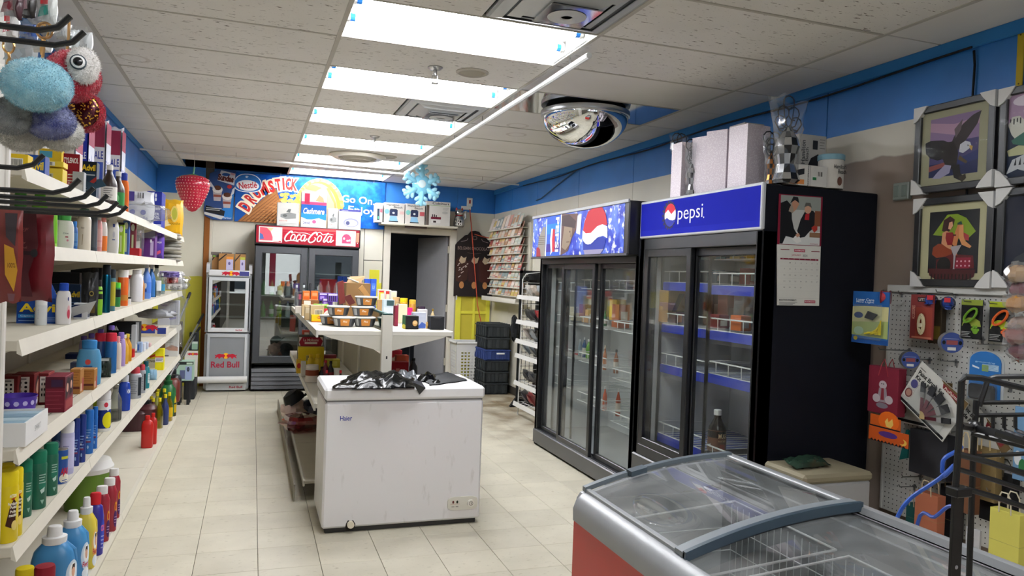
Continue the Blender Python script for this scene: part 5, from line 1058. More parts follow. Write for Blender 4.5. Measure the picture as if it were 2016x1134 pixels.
V('shampoo', 'stain_remover', 185, 969, 32, 0, 'violet blue stain remover bottle with red cap', 'bottle', '#2f2a98s', '#c02430', by=1093, dep=.55, ink_={'FR': [('e', .62, .36, .18, .22, '#3a4ab8'), ('t', 'OXI', .62, .44, .26, .1, '#e06a8a', .03), ('l', .5, .32, .74, 4, .06, .02, '#9aa4d8')]})
for i, (px, ty, pw, by, lab) in enumerate(((198, 956, 29, 1066, 'red detergent bottle with white ribbed cap, nearest of three'), (213, 940, 28, 1047, 'red detergent bottle with white ribbed cap, middle of three'), (222, 922, 24, 1020, 'red detergent bottle with white ribbed cap, furthest of three'))):
    V('wide', 'detergent_bottle', px, ty, pw, 0, lab, 'bottle', '#962232s', '#e6e5e2', by=by, dep=.55, g='red detergent bottles', ink_={'FR': [('e', .6, .46, .1, .1, '#d89a2c'), ('e', .6, .46, .06, .06, '#b02a2c'), ('e', .6, .24, .15, .16, '#4a2a5c'), ('l', .5, .28, .7, 3, .05, .015, '#b490b0')]})
P = at(172, 918, Z=.34)
r = .13; o = MB().lathe([(r*.85, 0), (r, .2), (r, .22)], '#5c7f24s', 24).build('detergent_pail', None, (P.x, P.y, SH[0])); tag(o, 'green pail with white lid under the fifth shelf', 'pail')
MB().lathe([(r*1.03, .21), (r*1.05, .235), (r*.98, .25), (r*.9, .275), (r*.5, .28)], '#dfdfdc', 24).build('lid', o)
V('can', 'spray_can', 46, 1116, 34, 0, 'yellow capped black can at the bottom left corner', 'spray can', '#1c1a1a', '#d6c01c', by=1230); V('can', 'spray_can', 85, 1112, 38, 0, 'dark red capped can at the bottom left corner', 'spray can', '#7a1420', '#781522', by=1235)
for i, (px, ty, pw, by, lab) in enumerate(((289, 818, 21, 881, 'red fuel style bottle standing alone on the base deck, nearer of two'), (300, 813, 15, 874, 'red fuel style bottle just behind the nearer one'))):
    V('jerry', 'red_bottle', px, ty, pw, 0, lab, 'bottle', '#b81c18s', '#c22620', by=by, dep=.7, g='red bottles on the base deck')
k = 0
for i, (px, by, ty, c, cap, lab) in enumerate(((313, 843, 783, '#c8b81ct', '#e0cc1c', None), (332, 829, 772, '#d4bc1ct', '#e2d024', '#d8b01c'), (324, 836, 776, '#2a3868', '#e2cc28', None), (322, 822, 765, '#a8ac3at', '#e2d02c', None), (300, 838, 784, '#4a2a2e', '#dccb2a', None), (308, 828, 772, '#8c8c44', '#e0ce2a', None), (317, 815, 764, '#8a8c44', '#e6d430', None), (329, 815, 767, '#b4a428', '#e4d22c', None), (338, 812, 762, '#9c8c2c', '#e4d22c', None), (297, 828, 780, '#3c2a4c', '#dccb2a', None), (341, 808, 766, '#d0b81c', '#e8d830', '#1c1c1c'), (345, 800, 761, '#c8a81c', '#2a2a20', '#1c1c1c'), (310, 812, 766, '#74743c', '#ddd02a', None), (344, 818, 770, '#2e2a20', '#e8d830', '#c8a81c'))):
    V('bottle', 'juice_bottle', px, ty, 14, 0, ['yellow capped bottle of yellow cleaner, front of the cluster', 'yellow capped bottle of amber cleaner with gold label', 'yellow capped bottle of navy cleaner between the yellow ones', 'yellow capped bottle of olive cleaner behind the front row', 'yellow capped maroon bottle at the left of the cluster', 'yellow capped grey green bottle, left in the second row', 'yellow capped grey green bottle, middle of the third row', 'yellow capped mustard bottle behind the amber one', 'yellow capped brown bottle, right in the third row', 'yellow capped purple bottle, far left of the cluster', 'yellow capped bottle with black band, right end of the cluster', 'black capped amber bottle at the back right of the cluster', 'yellow capped dull olive bottle, back left of the cluster', 'yellow capped black bottle with gold band at the right edge of the deck'][i], 'bottle', c if c.endswith('t') else c+'s', cap, by=by, lab=lab, g='yellow capped bottles')
for i, (px, x, w_, h, c, lab) in enumerate(((258, -.78, .2, .2, '#38161c', 'dark maroon bottle case under the fifth shelf, nearer'), (283, -.80, .2, .24, '#42181e', 'dark maroon bottle case under the fifth shelf, further'), (348, -.78, .17, .28, '#5a2018', 'dark brown red jug at the far end of the base deck'), (335, -.85, .18, .3, '#23242a', 'black jug behind the yellow capped bottles'))):
    P = at([262, 283, 352, 338][i], [846, 843, 790, 785][i], Z=SH[0]); P.x = min(P.x, -.76); vessel('jerry', 'dark_jug', lab, 'jug', P, w_, h, c+'s', '#18181a', dep=.9)
V('jug', 'green_jug', 338, 738, 28, 0, 'dull green jug behind the yellow capped bottles', 'jug', '#1e6234s', '#17502a', x=-.80, dep=.7)
CL = None
# clear plastic sleeves hanging at the far end of the shelving, poles and boxes in the back corner
P = at(346, 690, X=-.62); o = puff('plastic_sleeve', 'long clear plastic sleeve hanging off the far end of the shelving', 'plastic bag', (P.x, P.y+.05, .78), .12, .06, .62, 'film_shiny', 4, .35)
for i, (a, b, lab) in enumerate((((374, 577, 8.95), (349, 640, 8.35), 'short grey broom pole with black grip leaning by the yellow wall'), ((400, 619, 9.75), (332, 745, 8.2), 'long grey mop pole with black grip leaning towards the shelving'), ((393, 645, 9.75), (345, 728, 8.6), 'second grey mop pole with hooked black grip, just below the long one'))):
    A = at(a[0], a[1], Y=a[2]); Bp = at(b[0], b[1], Y=b[2]); d = Bp-A
    t = thing('mop_pole', lab, 'pole', A); MB().tube([d*.18, d], .012, '#8f9294m', 8).build('pole', t); MB().tube([(0, 0, 0), d*.18], .016, '#1b1c1e', 8).build('grip', t)
def bx(name, L, cat, x0, x1, y0, y1, z0, z1, c, faces=None, g=None): return carton(name, L, cat, ((x0+x1)/2, y0, z0), x1-x0, y1-y0, z1-z0, c, faces, 0, g)
Q = lambda px, py, Y: at(px, py, Y=Y)
a = Q(346, 750, 8.75); b = Q(381, 712, 8.75)
bx('appliance_box', 'pale green appliance box with a small fan heater picture, back corner floor', 'box', a.x, b.x, 8.75, 8.95, a.z, b.z, '#a9c8b4', {'F': [('r', 0, .84, 1, 1, '#2c3330'), ('r', .6, .86, .95, .95, '#c8e0cc'), ('r', .22, .1, .52, .55, '#5c6488'), ('r', .54, .05, .92, .75, '#9fb0d8'), ('e', .7, .6, .08, .12, '#20242c'), ('e', .7, .6, .05, .07, '#4a5468')]})
o = MB().box(a.x+.02, b.x-.02, 8.76, 8.94, a.z-.02, a.z, '#1d1e20', .004).box(a.x+.02, a.x+.05, 8.76, 8.8, 0, a.z-.02, '#1d1e20').box(b.x-.06, b.x-.03, 8.76, 8.8, 0, a.z-.02, '#1d1e20').box(a.x+.02, a.x+.05, 8.9, 8.94, 0, a.z-.02, '#1d1e20').box(b.x-.06, b.x-.03, 8.9, 8.94, 0, a.z-.02, '#1d1e20').build('step_stool'); tag(o, 'black plastic stool under the pale green appliance box', 'stool')
a = Q(362, 742, 9.2); b = Q(389, 692, 9.2)
o = bx('poster_box', 'flat white carton with red bulls printed at the top, back corner', 'box', a.x, b.x, 9.2, 9.28, a.z, b.z, '#d8d6cc'); pr = Print((.0, -.001, (b.z-a.z)*.9), 'F'); bulls(pr, .02, 0, .12); pr.build('printed_face', o)
o = MB().box(a.x+.01, b.x-.01, 9.1, 9.5, 0, a.z-.003, '#26282a', .01).build('plastic_crate'); tag(o, 'low black crate under the white carton in the back corner', 'crate')
a = Q(372, 690, 9.5); b = Q(391, 655, 9.5); bx('dark_device', 'black and pale green boxed device above the white carton, back corner', 'box', a.x, b.x, 9.5, 9.6, a.z, b.z, '#202326', {'F': [('r', .3, .05, .95, .5, '#86a690'), ('r', .3, .38, .95, .5, '#b9c8bc')]})
o = MB().box(-1.1, -.8, 9.6, 10.05, 0, .82, '#5c4734', .006).build('brown_carton'); tag(o, 'brown cardboard carton in the dark corner behind the poles', 'box')
# ---------------------------------------------------------------- goods on the aisle shelving
TOP = GZ[2]+.002
CL = (.4, 1.325, 8.2)
def GB(name, px, ty, pw, by, L, c, d=.08, faces=None, rz=0, g=None, z=TOP, cat='box', dz=0):
    P, w_, h = spot(px, ty, pw, z+dz, by)
    return carton(name, L, cat, P, w_, d, h, c, faces, rz, g)
def bowl(px, by, L, dz=0, ref=None):
    P = at(px, by, Z=TOP); P = Vector((P.x, P.y+.07, TOP+dz)); s = .078
    o = MB().lathe([(s*.78, 0), (s*.82, .006), (s*.98, .058), (s*1.02, .06)], '#3b3d42s', 20, 1, .9, (0, 0, 0), .7).build('noodle_bowl', None, P); tag(o, L, 'noodles', 'instant noodle bowls')
    MB().lathe([(s*1.04, .06), (s*1.06, .066), (s*1.02, .069), (s*.9, .0705)], '#d9d7d0', 20, 1, .9, (0, 0, 0), .7).build('lid', o)
    for a, c in ((-1.57, '#c8843c'), (-2.5, '#b9bab8'), (-.65, '#2a2c30'), (-3.3, '#8f9296')):
        v = []
        for t in (-.3, -.1, .1, .3):
            for z, r_ in ((.008, .84), (.055, .985)):
                cc, dd = math.cos(a+t), math.sin(a+t); v.append((s*r_*1.01*math.copysign(abs(cc)**.7, cc), .9*s*r_*1.01*math.copysign(abs(dd)**.7, dd), z))
        MB().add(v, [(0, 2, 3, 1), (2, 4, 5, 3), (4, 6, 7, 5)], c).build('label', o)
    pr = Print((-.02, -s*.9*.99, .02), 'F'); pr.text('Pho', .02, .018, .03, .014, '#f0e6d2', .02, .2); pr.build('lettering', o)
    return o
bowl(653, 640, 'instant noodle bowl at the back left of the bottom row'); bowl(679, 644, 'instant noodle bowl at the front left of the bottom row'); bowl(720, 644, 'instant noodle bowl at the front right of the bottom row')
bowl(667, 642, 'instant noodle bowl stacked on the left of the second layer', .072); bowl(716, 643, 'instant noodle bowl in the middle of the right stack', .072); bowl(722, 642, 'instant noodle bowl on top of the right stack', .144)
GB('stock_cube_box', 628, 620, 29, 634, 'yellow stock cube packet with red oval at the shelf front', '#e8c81c', .05, {'F': [('e', .6, .62, .25, .2, '#d0522c'), ('r', 0, 0, 1, .12, '#d8782c'), ('t', 'MAGGI', .6, .62, .4, .16, '#f2dc5a', .02)]})
tc_ = {'F': [('r', .3, .25, .9, .75, '#e8e2d4'), ('bar', .34, .3, .86, .7)], 'L': [('r', 0, .6, 1, .9, '#c8b48c')]}
GB('tea_carton', 624, 601, 26, 633, 'beige carton with barcode behind the yellow stock cube packet', '#c9b48e', .1, tc_)
GB('tea_carton', 607, 603, 14, 630, 'beige carton, second in the row at the left shelf edge', '#c4ae86', .07, {'F': [('r', .1, .5, .6, .9, '#d8ccb0')]}); GB('tea_carton', 600, 600, 12, 622, 'beige carton, furthest in the row at the left shelf edge', '#bda67e', .07)
for i, px in enumerate((603, 619)): GB('orange_carton', px, 573, 13, 590, ['orange carton at the left on the far shelf end', 'orange carton just right of the other orange one'][i], '#d8702c', .08, {'F': [('r', .15, .45, .85, .8, '#e89c6a'), ('r', .1, .08, .9, .3, '#c85a20')]}, g='orange cartons', dz=.13)
GB('carton_stack', 611, 590, 32, 612, 'brown cartons block under the two orange cartons', '#8a5a34', .14, {'F': [('r', .1, .5, .5, .9, '#e2d8c8'), ('r', .55, .1, .95, .6, '#a84a2c')]})
for i, (px, ty, by, dz, lab) in enumerate(((638, 577, 592, .11, 'purple carton with white stripes, left of the pair'), (655, 578, 594, .11, 'purple carton with black stripes, right of the pair'), (645, 588, 604, .06, 'purple carton below the striped pair'))):
    GB('purple_carton', px, ty, 19, by, lab, '#5a3a94', .1, {'F': [('r', .05, .75, .95, .95, '#d8d2e4')]+([('r', .1+.2*k, .05, .2+.2*k, .7, '#221f30') for k in range(4)] if i == 1 else [('r', .1, .2, .5, .6, '#a48ad0')])}, g='purple cartons', dz=dz)
o = MB().ball((0, 0, .035), (.035, .035, .034), '#b8182as', 14, 9).tube([(0, 0, .066), (.004, 0, .085)], .003, '#5a4020').build('red_apple', None, at(641, 622, Z=TOP)+Vector((0, .03, .02))); tag(o, 'red apple shaped container between the beige carton and the noodle bowls', 'container')
P = at(632, 612, Z=TOP+.08); puff('green_packet', 'green leafy packet lying on the beige carton', 'packet', (P.x, P.y, TOP+.098), .12, .06, .035, '#7fae3a', 7, .3)
# red box, open cartons
GB('red_carton', 692, 556, 42, 578, 'bright red opened carton above the noodle bowls', '#a81a26', .1, {'F': [('r', .1, .1, .9, .5, '#8c1620')]}, dz=.06)
for i, (p, c, lab) in enumerate(([((664, 556), (676, 552), (680, 596), (668, 600)), '#6a2c28', 'maroon carton flap standing left of the red carton'], [((706, 568), (714, 561), (742, 600), (734, 602)), '#b98a52', 'tan cardboard flap leaning right of the red carton'], [((676, 584), (690, 580), (700, 596), (688, 602)), '#5c2a26', 'dark maroon open carton above the left noodle bowl'])):
    v = [at(x, y, Y=5.62+i*.05) for x, y in p]; n = Vector((0, .02, 0))
    o = MB().hexa([v[3], v[2], v[2]+n, v[3]+n, v[0], v[1], v[1]+n, v[0]+n], c).build('carton_flap'); tag(o, lab, 'cardboard')
for i, (p, lab) in enumerate(([((634, 577), (648, 563), (656, 577)), 'white triangular carton, left, beyond the purple cartons'], [((654, 579), (668, 566), (672, 579)), 'white triangular carton, right, beyond the purple cartons'])):
    v = [at(x, y, Y=6.3) for x, y in p]; o = MB().prism([(q.x, q.z) for q in [w_-Vector((0, 0, v[0].z-TOP)) for w_ in v]], 6.3, 6.42, '#d8d2c8').build('triangular_carton'); tag(o, lab, 'box')
for i, px in enumerate((722, 734)): GB('blue_carton', px, 549, 11, 600, ['tall blue carton left of its twin at the shelf top', 'tall blue carton right of its twin at the shelf top'][i], '#2c52b4', .07, {'F': [('r', .15, .6, .85, .85, '#4a74d0'), ('t', 'LU', .5, .72, .4, .1, '#9fb8e8', .02)]}, g='tall blue cartons')
o = MB().tube([at(684, 547, Y=6.0), at(706, 556, Y=6.0)], .006, '#dcd6c8', 8).build('white_stick'); tag(o, 'white stick poking out above the red carton', 'stick')
P = at(705, 560, Y=6.0); o = MB().box(-.09, .1, 0, .2, -.3, 0, '#8a6a44').hexa([(-.09, 0, 0), (.02, 0, 0), (.02, .02, 0), (-.09, .02, 0), (-.06, .05, .05), (.06, .03, .06), (.06, .05, .06), (-.06, .07, .05)], '#b0926a').build('torn_carton', None, (P.x, P.y, TOP+.301)); tag(o, 'torn open brown carton behind the red one', 'box')
for i, (px, py) in enumerate(((583, 588), (597, 588))): P, w_, h = spot(px, 561, 10, TOP, 602); vessel('bottle', 'water_bottle', ['clear water bottle at the far left corner of the shelf', 'second clear water bottle beside the far left corner one'][i], 'bottle', P, w_, h, '#c8d0d4t', '#c4cccc', g='clear water bottles')
GB('dark_packet', 590, 575, 16, 604, 'dark wrapped packet below the water bottles', '#3a2c34', .1, {'F': [('r', .2, .5, .7, .85, '#a04a5a')]}); GB('white_cup_box', 589, 603, 15, 617, 'white carton at the left shelf edge', '#dcd8ce', .06)
# right hand side of the divider
GB('green_tea_box', 811, 622, 26, 648, 'black tea box with green side and gold bowl print', '#17181a', .12, {'F': [('e', .72, .45, .2, .22, '#c89a5c'), ('e', .72, .5, .16, .12, '#e0c08a')], 'L': [('r', 0, 0, 1, 1, '#1c5a30'), ('p', [(0, 0), (1, 0), (1, .3), (.4, .35), (0, .2)], '#d8c83a')]})
GB('perfume_box', 861, 623, 27, 649, 'plain black cube box at the right shelf edge', '#1c1d20', .1, {'F': [('p', [(.1, .96), (.9, .96), (.7, .86), (.3, .86)], '#3a3c40')]})
GB('perfume_box', 825, 615, 26, 646, 'white and blue box behind the black tea box', '#cfd4e4', .06, {'F': [('p', [(.2, 0), (1, 0), (1, .25), (.7, .4), (.5, .2)], '#4a66b4')]})
GB('perfume_box', 832, 609, 18, 636, 'pale box behind the white and blue one', '#d4d2d4', .06)
GB('perfume_box', 791, 599, 20, 636, 'cream upright box with maroon edge', '#e2dab8', .07, {'F': [('r', 0, 0, .12, 1, '#8c2c44')]}); GB('perfume_box', 780, 602, 7, 642, 'narrow maroon box beside the divider', '#7c2438', .07)
GB('perfume_box', 807, 606, 9, 634, 'hot pink narrow box', '#d8287c', .05); GB('perfume_box', 765, 590, 22, 620, 'pale blue and teal box beside the divider', '#b9c8d0', .08, {'F': [('r', .3, .6, .95, .95, '#2c4448'), ('r', .05, .05, .9, .5, '#ccd2dc')]})
GB('perfume_box', 750, 590, 14, 612, 'tan box behind the divider end', '#a88458', .06)
P, w_, h = spot(851, 608, 9, TOP, 640); vessel('bottle', 'perfume_bottle', 'small gold capped perfume bottle behind the black cube', 'bottle', P, w_, h, '#c8b48a', '#c8a44am')
P, w_, h = spot(843, 634, 8, TOP, 647); puff('gold_ornament', 'tiny gold ornament left of the black cube', 'ornament', P, w_, .03, h, '#c8a05c', 2, .3)
P, w_, h = spot(829, 603, 16, TOP, 632); vessel('tube', 'dark_tube', 'dark tube lying behind the pale box with white cable', 'tube', P, w_, h, '#3a2c3c', '#2a6a5a', dep=.7)
for i, (px, ty, by, pw, c, cap, lab) in enumerate(((794, 587, 612, 16, '#c8981cs', '#e8c81c', 'yellow lidded jar, left of the amber jars'), (811, 590, 614, 14, '#b8842c'+'s', '#d8b03c', 'amber lidded jar beside the yellow one'), (779, 585, 608, 14, '#b89a6c', '#c8a070', 'tan lidded jar behind the divider'))):
    P, w_, h = spot(px, ty, pw, TOP, by); vessel('jar', 'spread_jar', lab, 'jar', P, w_, h, c, cap)
for i, (px, ty, by, c, lab) in enumerate(((753, 576, 592, '#e0d02c', 'yellow packet, left of the yellow row behind the divider'), (764, 577, 592, '#e8d83a', 'yellow packet in the middle of the yellow row behind the divider'), (774, 579, 594, '#dcc824', 'yellow packet at the right of the yellow row behind the divider'), (750, 570, 584, '#e4dcd4', 'white and red packet at the far end, left'), (763, 571, 584, '#e8e0d8', 'white and red packet at the far end, middle'), (774, 573, 586, '#dcd8d4', 'white packet at the far end, right'))):
    GB('small_packet', px, ty, 12, by+12, lab, c, .08, {'F': [('r', .1, .6, .9, .95, '#b8302c' if 2 < i < 5 else '#e8e4c8')]}, cat='packet', g='small packets behind the divider')
# lower left shelf
LZ = GZ[1]+.002
def LB(*a, **k): return GB(*a, z=LZ, **k)
LB('snack_display', 611, 661, 48, 712, 'grey display carton with red banner and white panel, lower left shelf', '#4a4a40', .14, {'F': [('r', .03, .62, .97, .95, '#ddd4c8'), ('p', [(.15, .95), (.85, .95), (.97, .8), (.9, .6), (.1, .6), (.03, .75)], '#8e1c30'), ('t', 'La Molisana', .5, .84, .6, .1, '#e4d4c4', .01), ('r', .25, .68, .75, .76, '#e2d6cc'), ('r', .03, .3, .97, .55, '#e0dacb')]+[('e', .15+.14*k, .42, .05, .06, '#222222') for k in range(6)]})
o = LB('mustard_case', 612, 684, 49, 722, 'yellow mustard case in front of the grey display carton', '#d0b41c', .1, {'F': [('r', .3, .3, .55, .6, '#c8b86a'), ('bar', .32, .33, .53, .57)], 'L': [('r', .1, .2, .9, .7, '#8a6a34')]})
for i, px in enumerate((611, 625)):
    P, w_, h = spot(px, 697, 13, LZ, 735); vessel('shampoo', 'mustard_bottle', ['yellow mustard bottle, left, before the yellow case', 'yellow mustard bottle, right, before the yellow case'][i], 'bottle', P, w_, h, '#d8b82cs', '#d4b024', dep=.9, g='mustard bottles')
P, w_, h = spot(614, 718, 26, LZ, 752); vessel('jar', 'spread_jar', 'wide white jar with brown label, lower left shelf', 'jar', P, w_, h, '#c8beb2', '#cfc8bc', lab='#7a3a24', lz=(.4, .72))
LB('flour_packet', 597, 712, 9, 742, 'narrow white and clear packet beside the brown label jar', '#c9c6bd', .06, cat='packet'); LB('yellow_packet', 588, 708, 9, 735, 'yellow packet at the left edge of the lower shelf', '#c8a02c', .06, {'F': [('e', .5, .55, .4, .2, '#a8322c')]}, cat='packet')
for i, px in enumerate((642, 669)):
    P, w_, h = spot(px, 729, 11, LZ, 775); vessel('bottle', 'sauce_bottle', ['red capped sauce bottle, left, just behind the freezer lid', 'red capped sauce bottle, right, just behind the freezer lid'][i], 'bottle', P, w_, h, '#3a3430', '#c02c34', g='red capped sauce bottles')
for i, (px, ty, c, cap, lab) in enumerate(((640, 709, '#6a1a2a', '#b02a3c', 'crimson bottle behind the red capped sauce bottles'), (650, 711, '#1e1c1e', '#2c2a2c', 'black bottle with red print on the lower left shelf'), (633, 722, '#1c1a1c', '#222', 'black bottle leaning left of the red caps'))):
    P, w_, h = spot(px, ty, 13, LZ, 752); vessel('bottle', 'dark_bottle', lab, 'bottle', P, w_, h, c+'s', cap if len(cap) == 7 else '#222222', lab='#7a2c30' if i == 1 else None)
LB('clear_tub', 656, 668, 30, 702, 'tall clear plastic tub at the back of the lower left shelf', '#9a9c9at', .12, cat='tub'); LB('yellow_carton', 655, 708, 28, 724, 'pale yellow carton at the back of the lower left shelf', '#b8a83c', .1, {'F': [('r', .2, .2, .8, .8, '#c8bc5a')]}); LB('red_packet', 647, 699, 30, 712, 'dark red packet under the clear tub', '#6a2024', .08, cat='packet')
LB('spice_box', 601, 650, 14, 664, 'small red and white box near the far end of the lower left shelf', '#b04a3c', .06, {'F': [('r', .3, .3, .9, .9, '#dcd0c4')]})
# lower right shelf, seen under the top shelf
for i, (px, ty, pw, by, c, lab) in enumerate(((780, 690, 22, 712, '#a8242c', 'red box, topmost of the pile under the right shelf'), (792, 700, 24, 718, '#b04a30', 'orange red box, middle of the pile under the right shelf'), (786, 713, 36, 740, '#a01c28', 'wide red box at the bottom of the pile under the right shelf'))):
    LB('red_food_box', px, ty, pw, by+4, lab, c, .1, {'F': [('r', .1, .15, .5, .6, '#d8c8b8'), ('t', 'TIM', .4, .5, .3, .3, '#e8dcd0', .02)] if i != 2 else [('r', .3, .3, .5, .6, '#c87a70')]})
P, w_, h = spot(813, 705, 15, LZ, 745); vessel('bottle', 'dark_bottle', 'black bottle right of the red boxes under the right shelf', 'bottle', P, w_*1.1, h, '#17181cs', '#111111')
CL = None
# bags heaped on the lowest deck
D0 = .135
P = at(582, 815, Z=D0+.1)
for i, (px, py, w_, h, c, lab) in enumerate(((574, 815, .22, .24, '#c8b0a8', 'pale bag with red pattern on the lowest deck, at the back of the heap'), (592, 812, .3, .1, '#c85a2c', 'orange plastic bag in the heap on the lowest deck'), (590, 826, .34, .14, '#c86a74', 'clear pink plastic bag spilling off the lowest deck'), (608, 800, .18, .2, '#24283c', 'navy bag in the heap on the lowest deck'))):
    Q_ = at(px+3, [836, 838, 846, 832][i], Z=.135); crumple('bag_heap', lab, 'bag', (Q_.x, Q_.y, .136), w_, .3, h, c+('s' if i != 2 else 't'), 20+i)
o = MB().lathe([(.09, 0), (.095, .03), (.07, .09), (.02, .11)], '#18191b', 16).box(.05, .14, -.04, .04, 0, .01, '#18191b', .003).build('baseball_cap', None, at(576, 836, Z=.135)+Vector((.02, -.03, .21))); o.rotation_euler = (0, -.6, 0); tag(o, 'black cap perched on the bag heap beside the aisle', 'cap')
P = at(596, 850, X=.55); crumple('grey_packet', 'small grey packet lying on the lowest deck towards the freezer', 'packet', (.60, 5.75, D0), .2, .3, .05, '#5f6468s', 2)
# ---------------------------------------------------------------- black bags on the chest freezer
_M['bag_black'] = mat('#08090b').copy(); _q = _M['bag_black'].node_tree.nodes['Principled BSDF']; _q.inputs['Roughness'].default_value = .11; _q.inputs['Specular IOR Level'].default_value = .02
FT = .838
def sheet(name, L, pts, c, seed, amp, nu=16, nv=10, th=.004):
    """a bag laid over the lid: four corners (x, y, z) blended, with creases"""
    R = random.Random(seed); q = [Vector(p) for p in pts]; k = [R.uniform(0, 6) for _ in range(6)]
    def f(u, v):
        p = q[0]*(1-u)*(1-v)+q[1]*u*(1-v)+q[2]*u*v+q[3]*(1-u)*v
        e = (math.sin(math.pi*u)*math.sin(math.pi*v))**.5
        z = amp*e*(.55+.3*math.sin(u*9+k[0]+v*4)+.25*math.sin(v*13+k[1]-u*6)+.2*R.uniform(-1, 1))
        return (p.x+.008*math.sin(v*17+k[2]), p.y+.008*math.sin(u*15+k[3]), p.z+max(0, z))
    mb = MB(); mb.grid(f, nu, nv, c); top = [v for v in mb.v]
    mb.add([(x, y, z-th) for x, y, z in top], [t[::-1] for t in mb.f], c)
    o = mb.build(name, ang=.5); tag(o, L, 'bag'); return o
Z0 = FT+.007
A = lambda x, y: tuple(at(x, y, Z=Z0))
sheet('black_plastic_bag', 'shiny black plastic bag spread on the left of the freezer lid', [A(652, 763), A(775, 764), A(786, 731), A(690, 738)], 'bag_black', 3, .05, 20, 12)
sheet('black_plastic_bag', 'black bag corner folded over the middle of the freezer lid edge', [A(690, 765), A(815, 762), A(822, 744), A(760, 738)], 'bag_black', 8, .06, 16, 8)
v = [at(812, 752, Z=FT+.04), at(829, 750, Z=FT+.03), at(838, 764, Y=4.315), at(826, 777, Y=4.315)]
o = MB().hexa([v[3], v[2], v[2]+Vector((0, .004, 0)), v[3]+Vector((0, .004, 0)), v[0], v[1], v[1]+Vector((0, .004, 0)), v[0]+Vector((0, .004, 0))], '#1d2025s').build('bag_corner'); tag(o, 'black bag corner hanging over the front edge of the freezer lid', 'bag')
sheet('grey_plastic_bag', 'silvery grey plastic bag between the two black bags', [A(778, 750), A(822, 752), A(818, 735), A(788, 732)], '#565b61s', 5, .05, 12, 8)
sheet('folded_black_bag', 'flat folded matt black bag on the right of the freezer lid', [A(848, 758), A(922, 748), A(880, 732), A(826, 742)], '#191b1e', 12, .022, 10, 6)
sheet('folded_black_bag', 'crumpled black bag end under the folded matt one', [A(822, 748), A(868, 756), A(858, 740), A(828, 738)], 'bag_black', 15, .045, 10, 6)
# ---------------------------------------------------------------- back wall: posters, boxes over fridge and door
def wallprint(name, L, cat, px0, py0, px1, py1, Y, th, c, g=None):
    a = at(px0, py1, Y=Y); b = at(px1, py0, Y=Y)
    o = MB().box(a.x, b.x, Y, Y+th, a.z, b.z, c, .001).build(name); tag(o, L, cat, g); return o, a.x, a.z, b.x-a.x, b.z-a.z
YW = YB-.03
o = MB().box(-.245, 1.655, YW, YW+.012, 2.10, 2.725, 'banner_blue', .001).build('ice_cream_banner'); tag(o, 'long blue ice cream banner with red arched lettering on the back wall', 'banner')
pr = Print((-.245, YW-.0005, 2.10), 'F'); W_, H_ = 1.9, .625
n_ = lambda u, v: (u*W_, v*H_)
pp = lambda pts, c: pr.poly([n_(*p) for p in pts], c)
pp([(.0, .0), (.35, 0), (.35, .5), (.15, .95), (0, .95)], '#124f9c')
# wafer cone
pp([(.02, 0), (.27, 0), (.33, .12), (.26, .72), (.245, .72)], '#8a5a34'); pp([(.03, .01), (.26, .01), (.32, .13), (.255, .66)], '#a06a3c')
for i in range(9): pp([(.04+i*.027, .01), (.05+i*.027, .01), (.262+i*.006, .6-.05*i), (.256+i*.006, .6-.05*i)], '#7a4c28'); pr.k -= pr.step
for i in range(7): pp([(.06+.033*i, .02+.085*i), (.07+.033*i, .01+.085*i), (.32, .05+.06*i), (.31, .09+.06*i)], '#b98250'); pr.k -= pr.step
# the scoop and nuts
pr.k += 2*pr.step; pr.ell(.55*W_, .36*H_, .16*W_, .62*H_, '#b8782c', 40); pr.ell(.535*W_, .34*H_, .135*W_, .55*H_, '#d9b566', 36); pp([(.43, .78), (.5, .86), (.56, .8), (.52, .72), (.47, .74)], '#8a5a3a'); pr.ell(.5*W_, .62*H_, .055*W_, .09*H_, '#d8782c', 18); pp([(.59, .8), (.61, .82), (.66, .5), (.67, .3), (.655, .3), (.645, .5)], '#a8683a')
R = random.Random(4)
for i in range(46):
    a = .15+i*.062; pr.ell((.55+.155*math.cos(a))*W_, (.36+.6*math.sin(a))*H_, .014*W_, .035*H_, R.choice(['#d8a04a', '#e8b85c', '#c88a38']), 8); pr.k -= pr.step*.8
for i in range(42): pr.ell(R.uniform(.29, .42)*W_, R.uniform(.28, .62)*H_, .014*W_, .034*H_, R.choice(['#e2b04e', '#d09a3c', '#eec268']), 8); pr.k -= pr.step*.8
pr.k += 3*pr.step; pp([(.28, .0), (.36, .0), (.36, .2), (.31, .2)], '#c89458')
for i in range(5): pr.ell((.285+.022*i)*W_, .06*H_, .012*W_, .06*H_, '#b07a44', 8); pr.k -= pr.step
pr.k += pr.step
# arched words: cream ground then red letters
def arch(x, y):
    u = x/(.37*W_); return x, y+(.19-.30*(u-.48)**2*2.1+.22*(u))*H_*.9
def letters(col, grow, dk):
    for l, u, v, w, r in zip('DRUMSTICK', (.064, .098, .132, .178, .228, .272, .306, .338, .378), (.31, .475, .60, .70, .755, .80, .825, .83, .825), (.036, .034, .034, .046, .032, .032, .012, .034, .036), (1.05, .95, .75, .5, .3, .2, .1, .02, -.05)):
        pr.text(l, u*W_, v*H_, (w*1.12+dk*.5)*W_, (.25+dk)*H_, col, grow, 0, r); pr.k -= pr.step*.7
    pr.k += pr.step
letters('#f6ead0', .1, .06); letters('#c4302c', .045, 0)
pr.poly([(.0775*W_+.088*W_*math.copysign(abs(math.cos(a))**.8, math.cos(a))*(1-.16*math.sin(a)), .79*H_+.19*H_*math.copysign(abs(math.sin(a))**.8, math.sin(a))) for a in [i*math.pi/14 for i in range(28)]], '#f2f4f8')
